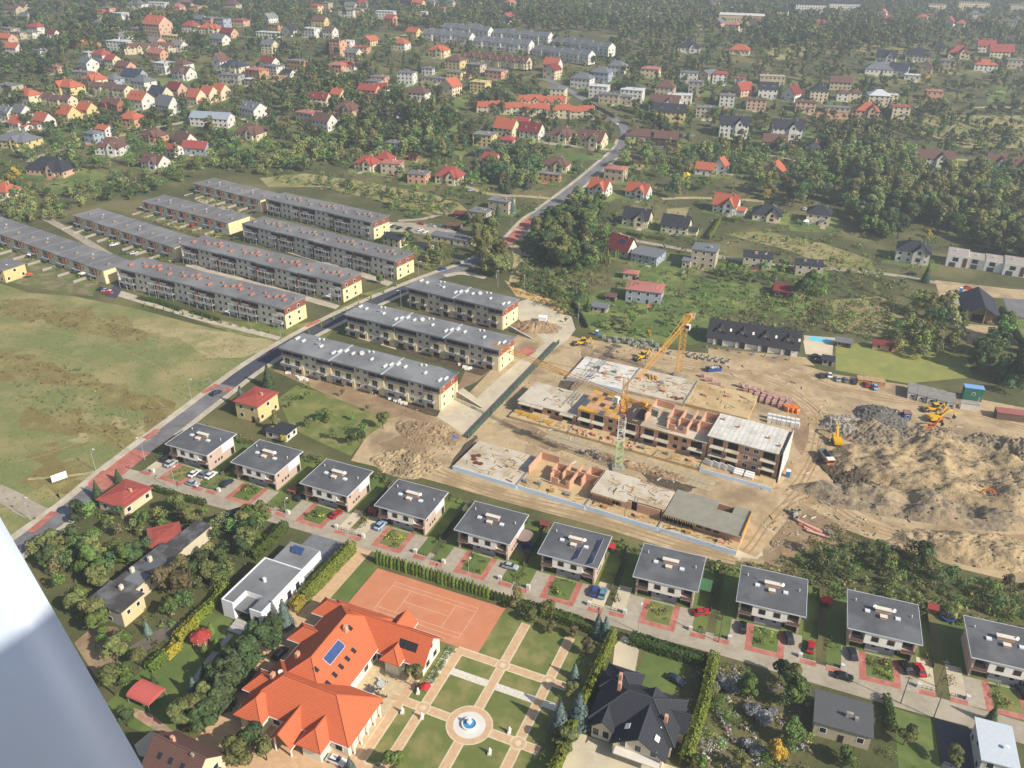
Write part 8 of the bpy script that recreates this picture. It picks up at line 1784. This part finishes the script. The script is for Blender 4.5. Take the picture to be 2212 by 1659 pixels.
for ds, i, x, y, a, c in (
    ('black car driving on the main street past the blue spruce', 11, 1402, 172, 55, 'dark'), ('silver estate parked highest in the drive of the first duplex', 11, 1110, 632, 62, 'silver'), ('dark car tucked beside the first duplex', 11, 1075, 598, 66, 'black'), ('white car leftmost of three before the first duplex', 11, 1262, 695, 66, 'white'), ('grey car in the middle of three before the first duplex', 11, 1325, 698, 66, 'grey'), ('white and yellow car rightmost of three before the first duplex', 11, 1368, 708, 66, 'white'), ('silver car standing on the paved street below the first duplex', 11, 1252, 762, -22, 'silver'), ('dark blue car before the second duplex', 11, 1472, 758, 60, 'navy'), ('dark car in the shade beside the third duplex', 11, 1945, 845, 70, 'black'), ('bright red car before the third duplex', 11, 2180, 960, 58, 'red'),
    ('light blue estate before the fourth duplex', 12, 255, 1035, 62, 'lightblue'), ('silver car before the sixth duplex near the black bins', 15, 1095, 55, -20, 'silver'), ('blue car of the pair between the sixth and seventh duplex', 15, 1640, 215, 70, 'blue'), ('teal car of the pair between the sixth and seventh duplex', 15, 1692, 230, 72, 'teal'), ('red hatchback beside the seventh duplex', 16, 118, 352, 10, 'red'), ('black car left of the gravel bed of the eighth duplex', 16, 388, 450, 74, 'black'), ('dark estate right of the gravel bed of the eighth duplex', 16, 688, 520, 84, 'dark'), ('red car on the grass between the eighth and ninth duplex', 16, 828, 578, 66, 'red'), ('dark grey car left of the ninth duplex bed', 16, 1100, 622, 82, 'dark'), ('black van right of the ninth duplex bed', 16, 1445, 712, 92, 'black'), ('red car beside the black van', 16, 1532, 728, 88, 'red'), ('black car driving along the paved street, lower right', 16, 1040, 768, -20, 'black'), ('dark car cut by the right edge before the tenth duplex', 16, 2205, 870, 90, 'dark'),
    ('white pick-up at the bottom edge of the villa forecourt', 14, 2180, 1312, -22, 'white'), ('black car in the shade left of the villa', 14, 1815, 620, 62, 'black'), ('dark car half hidden behind the black-roofed house', 15, 2165, 790, -40, 'navy'),
    ('dark blue car waiting at the main street bend', 5, 655, 612, 38, 'blue'), ('dark car following at the main street bend', 5, 745, 572, 20, 'navy'), ('silver car driving up the main street', 5, 1318, 228, 58, 'silver'), ('grey car parked in the grove clearing', 5, 1192, 522, -30, 'silver'), ('silver car upper one on the sandy lot', 5, 828, 55, 20, 'silver'), ('light blue car lower one on the sandy lot', 5, 838, 100, 25, 'lightblue'), ('dark car on the drive of the black twin house', 5, 1780, 320, 60, 'dark'), ('car before the second black-roofed house', 5, 2165, 390, 60, 'grey'),
    ('red car in the car park', 5, 516, 318, -20, 'red'), ('silver car in the car park beside the red one', 5, 585, 332, -20, 'silver'), ('teal car in the car park beside the silver one', 5, 648, 338, -20, 'teal'), ('white car lower in the car park, left of two', 5, 510, 358, 50, 'white'), ('white car lower in the car park, right of two', 5, 542, 370, 50, 'white'), ('white car at the end of the farthest older block', 5, 312, 325, 60, 'white'), ('green car at the end of the farthest older block', 5, 342, 335, 60, 'green'), ('black car at the end of the farthest older block', 5, 376, 345, 60, 'black'), ('black car beside the car park fence', 5, 440, 350, 60, 'black'), ('dark car behind the twin grey cubes', 5, 800, 268, 30, 'navy'),
    ('black car first from the left in the site row', 13, 900, 60, 80, 'dark'), ('white van second in the site row', 13, 948, 58, 80, 'white'), ('silver car third in the site row', 13, 1003, 80, 80, 'silver'), ('grey car fourth in the site row', 13, 1055, 88, 80, 'grey'), ('dark car fifth in the site row', 13, 1107, 98, 80, 'dark'), ('red car sixth in the site row', 13, 1190, 118, 86, 'red'), ('light blue van last in the site row', 13, 1242, 135, 86, 'lightblue'),
    ('upper black car beside the dormer terrace', 6, 865, 1180, -16, 'black'), ('lower black car beside the dormer terrace', 6, 880, 1208, -16, 'black'), ('black car before the white hip-roofed villa', 6, 1485, 642, -10, 'black'), ('white car beside the hip-roofed house with the canopy', 6, 790, 222, 60, 'white'), ('dark red pick-up beside the unfinished gable house', 6, 1845, 735, -5, 'red'),
    ('black car left of the parking by the nearest older block', 4, 660, 745, 0, 'black'), ('white car in the middle of the parking by the nearest older block', 4, 690, 752, 0, 'silver'), ('red car of the parking by the nearest older block', 4, 700, 768, 0, 'red'), ('white estate in the yard of the second low terrace', 4, 738, 455, 40, 'white'), ('yellow-green car in the yard of the second low terrace', 4, 805, 508, 0, 'green'), ('white car in the yard of the second low terrace', 4, 872, 508, 30, 'white'), ('black car at the end of the second older block', 4, 1155, 560, 30, 'black'), ('black car by the third older block', 4, 1640, 245, 20, 'black'), ('black car left end of the third older block', 4, 1525, 415, 40, 'dark'),
    ('white car at the junction by the orange terrace', 2, 1785, 808, 60, 'white'), ('white car under the solar-roofed restaurant', 2, 2095, 820, 0, 'white'), ('blue car before the beige cube and its carport', 2, 850, 490, 0, 'navy'), ('car on the drive of the brown hip-roofed house', 1, 1510, 908, 10, 'white'), ('white car before the guest house', 3, 175, 785, 70, 'white'), ('dark car before the guest house', 3, 165, 820, 10, 'navy'), ('white car on the track behind the red roofed house', 3, 1522, 702, 0, 'white'), ('white car on the far sandy lot', 3, 1470, 293, 0, 'white')):
    car(ds, g(i, x, y), a, c, 1.0, van='van' in ds or 'estate' in ds)
# ------------------------------------------------------------------ street lamps and poles
def lamp(label, i, x, y, h=8, arm=0):
    p = g(i, x, y); t = thing('street_lamp', label, 'lamp post', (p.x, p.y, T(p.x, p.y)), R(arm)); cyl('pole', mat('lamp_grey', '9a9c9c', .6), t, (0, 0, h / 2), .2, h, 8, .6); mb = MB(); mb.bar((0, 0, h), (1.1, 0, h + .25), .1); mb.build('arm', MATS['lamp_grey'], t); box('lamp_head', paint('d8dadb'), t, (1.25, 0, h + .25), (.7, .35, .18))
for ds, i, x, y, a in (('street lamp beside the meadow near the black car', 11, 1240, 200, -20), ('street lamp at the meadow near the orange bin', 11, 620, 665, -20), ('street lamp nearest the aircraft wing', 11, 193, 985, -20), ('lamp post at the entrance of the duplex street', 11, 940, 600, 160), ('lamp post before the second duplex', 11, 1140, 800, 70), ('lamp post before the third duplex', 11, 1862, 1010, 70), ('lamp post before the sixth duplex', 15, 825, 165, 70), ('lamp post before the seventh duplex', 15, 1922, 470, 70), ('lamp post at the end of the second older block', 5, 502, 660, 20), ('lamp post at the end of the first older block', 4, 1825, 1080, 20), ('lamp post on the verge between old and new blocks', 5, 112, 840, 20), ('lamp post beside the fresh carriageway', 5, 388, 850, 200), ('lamp post behind the farthest new block, left', 5, 1015, 725, 90), ('lamp post behind the farthest new block, right', 5, 1185, 760, 90), ('lamp post at the turning loop', 5, 1535, 950, 90), ('lamp post at the red crossing', 5, 1105, 332, 20), ('lamp post on the upper main street', 5, 1275, 215, 20), ('lamp post beside the green field', 2, 1630, 1090, 20), ('lamp post at the zigzag corner', 2, 1785, 1040, 20), ('lamp post on the road behind the orange terrace', 2, 1715, 735, 20), ('lamp post beside the guest house hedge', 2, 1782, 770, 20), ('lamp post on the lane by the three storey beige house', 6, 268, 530, 20), ('lamp post on the lane by the black twin house', 5, 1955, 400, 20)):
    lamp(ds, i, x, y, 7.8, a)
for k, (x, y) in enumerate(((1412, 932), (1625, 1028), (1648, 825), (232, 535))):
    p = g(16, x, y); t = thing('utility_pole', f'wooden utility pole along the lower street, {ORD[k]} one', 'pole', (p.x, p.y, 0), R(-20)); cyl('pole', paint('6e675d'), t, (0, 0, 4.2), .26, 8.4, 8, .7); box('crossarm', paint('6e675d'), t, (0, 0, 7.9), (1.4, .12, .12))
# billboard at the meadow
p = g(11, 392, 740); t = thing('billboard', 'white billboard with faded lines standing in the meadow', 'sign', (p.x, p.y, 0), R(42)); box('panel', paint('dfe0dd'), t, (0, 0, 1.9), (4.4, .12, 2.4))
for k, w in enumerate((2.6, 3.0, 1.8, 2.4)): box('printed_line', paint('a8adb0'), t, (-.1, -.066, 2.6 - k * .42), (w, .01, .16))
for x in (-1.8, 1.8): cyl('leg', paint('7a6a52'), t, (x, .1, .6), .14, 1.6, 6)
p = g(11, 1340, 110); t = thing('swing_frame', 'thin metal frame standing in the grass beside the main street', 'frame', (p.x, p.y, 0), R(45)); mb = MB()
for s in (-1.5, 1.5): mb.bar((s, -.8, 0), (s, 0, 2.2), .09); mb.bar((s, .8, 0), (s, 0, 2.2), .09)
mb.bar((-1.5, 0, 2.2), (1.5, 0, 2.2), .09); mb.build('frame', GREYT, t)
# trampolines, play sheds in the duplex gardens
def trampoline(label, i, x, y, c):
    p = g(i, x, y); t = thing('trampoline', label, 'trampoline', (p.x, p.y, 0)); n = 20; vv = []
    for r, z in ((1.7, .8), (1.7, .95), (1.4, .95), (1.4, .8)): vv += [(r * math.cos(6.2832 * k / n), r * math.sin(6.2832 * k / n), z) for k in range(n)]
    mb = MB(); mb.poly(vv, [(a * n + k, a * n + (k + 1) % n, ((a + 1) % 4) * n + (k + 1) % n, ((a + 1) % 4) * n + k) for a in range(4) for k in range(n)]); mb.build('rim', paint(c), t); cyl('mat', paint('26282c'), t, (0, 0, .88), 2.8, .04, 20)
    for k in range(6): cyl('leg', GREYT, t, (1.5 * math.cos(k * 1.047), 1.5 * math.sin(k * 1.047), .42), .07, .84, 5)
trampoline('blue-rimmed trampoline behind the fifth duplex', 12, 1195, 1178, '2f55b8'); trampoline('blue trampoline between the ninth and tenth duplex', 16, 1715, 385, '2f55a8')
for ds, i, x, y, c in (('red-brown play shed behind the fourth duplex', 12, 210, 950, '8d4a40'), ('dark red shed between the fifth and sixth duplex', 12, 1320, 1035, '7a4038'), ('red shed right of the ninth duplex', 16, 1612, 335, '8d3a36'), ('small brown shed beside the third duplex', 11, 1905, 815, '8a5a44'), ('red garden chest between the eighth and ninth duplex', 16, 928, 290, 'b02a2e'), ('red awning shed right of the sixth duplex', 12, 1745, 1180, 'b8302e')):
    p = g(i, x, y); t = thing('garden_shed', ds, 'shed', (p.x, p.y, 0), R(-20)); bxb('wall', paint('7d5a48'), t, (-1.1, -1, 0), (1.1, 1, 1.7)); roof_mesh('gable', 2.2, 2, .7, .25, .1).build('roof', paint(c), t, (0, 0, 1.7)); bxb('door', DARKW, t, (-.4, -1.03, 0), (.4, -1.002, 1.5))
# garden planting in the beds before the duplexes
BEDS = []
for k, (x, y, a) in enumerate(DUP):
    f = frame(x, y, R(a))
    for j in range(16 if k in (8, 9, 1, 2) else 8): p = f(random.uniform(-2.6, 2.6), random.uniform(-13.6, -7.3)); BEDS.append([random.choice(('bush', 'bush', 'olive_s', 'lime_bush')), p[0], p[1], random.uniform(.6, 1.7), '', False])
    for j in range(26): p = f(random.uniform(-11.5, 11.5), random.uniform(10.5, 13.2)); BEDS.append([random.choice(('bush', 'olive_s', 'dark_tree')), p[0], p[1], random.uniform(.9, 2.4), '', False])
    for j in range(10): p = f(random.choice((-1, 1)) * random.uniform(10.6, 11.8), random.uniform(-12.5, 10)); BEDS.append([random.choice(('bush', 'olive_s')), p[0], p[1], random.uniform(.7, 1.7), '', False])
for k in range(70): p = gf(22.9 + random.uniform(0, 1.6), random.uniform(-26, -15)); BEDS.append(['bush', p[0], p[1], random.uniform(.4, .9), '', False])
for k in range(260):
    c = random.choice(((0, 520, 220, 600), (165, 480, 380, 560), (310, 455, 480, 515), (425, 415, 550, 465))); s = random.random(); p = gp(c[0] + (c[2] - c[0]) * s, c[1] + (c[3] - c[1]) * s + random.uniform(0, 18)); BEDS.append([random.choice(('bush', 'bush', 'lime_bush', 'olive_s', 'rusty_tree')), p.x, p.y, random.uniform(.8, 2.2), '', False])
mass('garden_planting', 'low shrubs and flowers in the gardens of terraces and duplexes', BEDS, 14000, 26)
# garden furniture of the low terraces: parasols, sheds
for ds, i, x, y, c in (('white garden tent before the low terrace at the left edge', 4, 205, 535, 'e2e0da'), ('cream parasol before the low terrace at the left edge', 4, 540, 660, 'd9d4c6'), ('white awning before the third low terrace', 4, 930, 225, 'd4cfc2'), ('red garden canopy before the third low terrace', 4, 1250, 340, '8f3038'), ('cream sail before the nearest older block', 4, 1490, 905, 'e0dccf'), ('white awning at the end of the second older block', 4, 2140, 805, 'e2dfd6'), ('white awning before the second older block', 4, 1950, 750, 'e2dfd6'), ('orange tent in the gardens by the meadow', 4, 195, 665, 'c4542c')):
    p = g(i, x, y); t = thing('garden_canopy', ds, 'canopy', (p.x, p.y, T(p.x, p.y)), R(-28)); add('roof', cylm(paint(c), 4, .25), t, (0, 0, 2.5), R(45), (4.2, 4.2, .7))
    for sx in (-1.3, 1.3):
        for sy in (-1.3, 1.3): cyl('leg', GREYT, t, (sx, sy, 1.1), .08, 2.2, 5)
# sacks and insulation packs along the new blocks
for grp, lab, pts, n in (('white packs before the nearest new block', 'white building pack on the terrace of the nearest new block', ((800, 838), (850, 862), (880, 872)), 26), ('white packs at the left of the nearest new block', 'white building pack left before the nearest new block', ((612, 795), (640, 812), (662, 822)), 14), ('white packs before the middle new block', 'white building pack before the middle new block', ((780, 712), (830, 728), (850, 738)), 22), ('white packs at the gable of the middle new block', 'white pack at the right end of the middle new block', ((960, 780), (1000, 792), (1020, 800)), 10)):
    for k in range(n):
        s = random.random() * 2; j = int(s); a, b = pts[j], pts[j + 1]; s -= j; p = gp(a[0] + (b[0] - a[0]) * s + random.uniform(-3, 3), a[1] + (b[1] - a[1]) * s + random.uniform(-2, 5)); tag(add('building_pack', cube(paint('dedad0')), None, (p.x, p.y, .35), R(random.uniform(-40, 20)), (random.uniform(.8, 1.8), random.uniform(.6, 1.2), random.uniform(.5, .9))), lab, 'pack', grp)
p = g(12, 735, 452); tag(add('blue_tarp', mk('blue_tarp', [(-1.6, -.8, .1), (.4, -1.1, .35), (1.5, -.4, .15), (1.7, .6, .3), (.2, .9, .6), (-1.2, .7, .2), (0, 0, .7)], [(0, 1, 6), (1, 2, 6), (2, 3, 6), (3, 4, 6), (4, 5, 6), (5, 0, 6)], paint('2f6fc4')), None, (p.x, p.y, 0)), 'crumpled blue tarpaulin beside the concrete drive', 'tarpaulin')
# far cemetery: pale stones under the trees
p0 = []
for poly, n in ((((1240, 4), (1500, 4), (1500, 20), (1250, 26)), 420), (((1290, 26), (1470, 22), (1480, 40), (1330, 44)), 260)):
    for _ in range(n): u = random.uniform(poly[0][0], poly[1][0]); v = random.uniform(poly[0][1], poly[2][1]); p0.append(gp(u, v))
mb = MB()
for p in p0: s = random.uniform(.6, 1.5); mb.box((p.x - s, p.y - .5, p.z), (p.x + s, p.y + .5, p.z + random.uniform(.8, 2.0)))
tag(mb.build('gravestones', paint('b8b5ae')), 'pale field of gravestones under the far trees', 'gravestones', None, 'stuff')
# ------------------------------------------------------------------ people
def person_mesh(top, legs):
    k = 'person_' + top + legs
    if k in MESH: return MESH[k]
    V = [(0, 0, .95), (0, 0, 1.2), (0, 0, 1.42), (0, 0, 1.52), (0, .02, 1.66), (.11, 0, .9), (.13, .05, .5), (.14, 0, .06), (-.11, 0, .9), (-.13, -.05, .5), (-.14, 0, .06), (.2, 0, 1.4), (.27, .05, 1.12), (.26, .15, .9), (-.2, 0, 1.4), (-.27, .0, 1.12), (-.26, .1, .9), (.14, .14, .04), (-.14, .14, .04)]
    E_ = [(0, 1), (1, 2), (2, 3), (3, 4), (0, 5), (5, 6), (6, 7), (0, 8), (8, 9), (9, 10), (2, 11), (11, 12), (12, 13), (2, 14), (14, 15), (15, 16), (7, 17), (10, 18)]
    me = bpy.data.meshes.new('person_body'); me.from_pydata(V, E_, []); o = bpy.data.objects.new('person_tmp', me); col.objects.link(o); md = o.modifiers.new('s', 'SKIN'); rad = [.16, .15, .15, .06, .1, .1, .075, .05, .1, .075, .05, .065, .05, .045, .065, .05, .045, .045, .045]
    for i, r in enumerate(rad): me.skin_vertices[0].data[i].radius = (r, r)
    me.skin_vertices[0].data[0].use_root = True; sb = o.modifiers.new('d', 'SUBSURF'); sb.levels = 1; sb.render_levels = 1
    dg = bpy.context.evaluated_depsgraph_get(); m2 = bpy.data.meshes.new_from_object(o.evaluated_get(dg)); bpy.data.objects.remove(o); m2.name = 'person_body'
    m2.materials.clear(); 
    for c in (top, legs, 'b98a6c', '2e2622'): m2.materials.append(paint(c))
    for f_ in m2.polygons: z = f_.center.z; f_.material_index = 0 if .93 < z < 1.5 and not (abs(f_.center.x) > .2 and z < .98) else 1 if z <= .93 and abs(f_.center.x) < .22 else 3 if z > 1.68 or (z > 1.58 and f_.center.y < 0) else 2
    MESH[k] = m2; return m2
for ds, i, x, y, tc, lc in (('worker in a yellow vest on the concrete drive', 12, 870, 272, 'c8d840', '2c3440'), ('worker in a yellow vest before the nearest new block', 12, 452, 240, 'c8d840', '3a4048'), ('worker in a yellow vest on the far slab', 13, -75, -40, 'c8d840', '2c3440'), ('worker in a yellow vest beside the yellow excavator', 13, 950, 495, 'c8d840', '2c3440'), ('pedestrian in red on the paved street below the first duplex', 11, 1152, 765, 'a83a30', '3a3a40'), ('pedestrian crossing the red paved junction', 11, 840, 655, '8a5a50', '34343a'), ('pedestrian in white on the site track', 13, -240, -30, 'c9c9c4', '2c3440')):
    p = g(i, x, y); tag(add('person', person_mesh(tc, lc), None, (p.x, p.y, .03 if 'slab' not in ds else 1.2), random.uniform(0, 6)), ds, 'person')
# ------------------------------------------------------------------ the aircraft the photograph was taken from
t = thing('aircraft', 'pale aircraft wing strut fairing crossing the lower left corner', 'aircraft', (0, 0, CZ))
def cw(u, v, d):
    a, b = u - 1106, v - 829.5; x = cr * a + sr * b; y = -sr * a + cr * b
    return (FW + RT * (x / F) - UP * (y / F)) * d
A_, B_ = cw(-130, 890, 2.6), cw(360, 1745, 2.3)            # leading edge of the fairing
C_, D_ = cw(-900, 1500, 3.0), cw(-420, 2300, 2.7)
nrm_ = (B_ - A_).cross(C_ - A_).normalized(); nrm_ = nrm_ if nrm_.dot(A_) < 0 else -nrm_
mb = MB(); n = 10; rows = []
for e0, e1 in ((A_, C_), (B_, D_)):
    up = [e0 + (e1 - e0) * s + nrm_ * .10 * math.sqrt(max(0, 1 - (1 - min(1, s * 3)) ** 2)) for s in [k / n * (1 if k > 3 else .6) for k in range(n + 1)]]; dn = [e0 + (e1 - e0) * s - nrm_ * .06 * math.sqrt(max(0, 1 - (1 - min(1, s * 3)) ** 2)) for s in [k / n for k in range(n, 0, -1)]]; rows.append(up + dn)
m_ = len(rows[0]); mb.poly(rows[0] + rows[1], [(k, (k + 1) % m_, m_ + (k + 1) % m_, m_ + k) for k in range(m_)] + [tuple(range(m_))[::-1], tuple(range(m_, 2 * m_))])
mb.build('wing_panel', mat('white_gelcoat', 'c0c9d7', .4, 'b8c2d1', 2, spec=.4), t, sm=True)
# unseen aircraft part above and behind, added to cast the shadow across the panel
S_ = cw(60, 1340, 2.5) + SV * 6.2; ed = (cw(150, 1290, 2.5) - cw(0, 1395, 2.5)).normalized(); dv = SV.cross(ed).normalized(); dv = dv if dv.dot(UP) < 0 else -dv
mb = MB(); q0 = [S_ - ed * 1.2, S_ + ed * 1.2, S_ + ed * 1.2 + dv * 1.5, S_ - ed * 1.2 + dv * 1.5]; mb.poly([p_ - SV * .04 for p_ in q0] + [p_ + SV * .04 for p_ in q0], CUBE4); mb.build('shadow_caster', MATS['white_gelcoat'], t)
# ------------------------------------------------------------------ labels of the houses
def quarter(p):
    u, v = px(p); r = 'far' if v < 130 else 'middle-distance' if v < 260 else 'nearer'
    c = 'left' if u < 380 else 'centre-left' if u < 780 else 'centre' if u < 1240 else 'centre-right' if u < 1640 else 'right'
    return f'{r} {c}'
ORD2 = ['leftmost'] + [k + ' from left' for k in ('second', 'third', 'fourth', 'fifth', 'sixth', 'seventh', 'eighth')]
KN = dict(gable='gable-roofed', hip='hip-roofed', flat='flat-roofed', shed='lean-to')
gr = {}
for h in HOUSES:
    if h['desc']: continue
    rn = ROOFN.get(h['rc']) or WALLN.get(h['rc'], 'pale'); rn = 'grey' if rn == 'grey flat' else rn
    gr.setdefault((rn, WALLN.get(h['wc'], 'pale'), h['kind'], quarter(h['p'])), []).append(h)
for (rn, wn, kd, qu), L0 in gr.items():
    L0.sort(key=lambda h: px(h['p'])[0])
    for k, h in enumerate(L0):
        h['o']['label'] = f'{wn} house with {rn} {"flat" if kd == "flat" else kd} roof in the {qu} quarter' + ('' if len(L0) == 1 else f', {ORD2[min(k, 7)]}')
        h['o']['group'] = 'houses of the town'
# ------------------------------------------------------------------ air
M_HAZE = bpy.data.materials.new('haze_air'); M_HAZE.use_nodes = True; n_ = M_HAZE.node_tree; n_.nodes.remove(n_.nodes['Principled BSDF']); v_ = n_.nodes.new('ShaderNodeVolumePrincipled'); v_.inputs['Color'].default_value = (.86, .92, 1, 1); v_.inputs['Density'].default_value = HAZE; v_.inputs['Anisotropy'].default_value = .3; n_.links.new(v_.outputs[0], n_.nodes['Material Output'].inputs['Volume'])
if HAZE > 0: tag(add('haze', mk('haze', [(x * 4500, y, z) for z in (-4, 175) for y in (-400, 9200) for x in (-1, 1)], CUBEF, M_HAZE)), 'thin pale haze in the air over the town', 'haze', None, 'stuff')
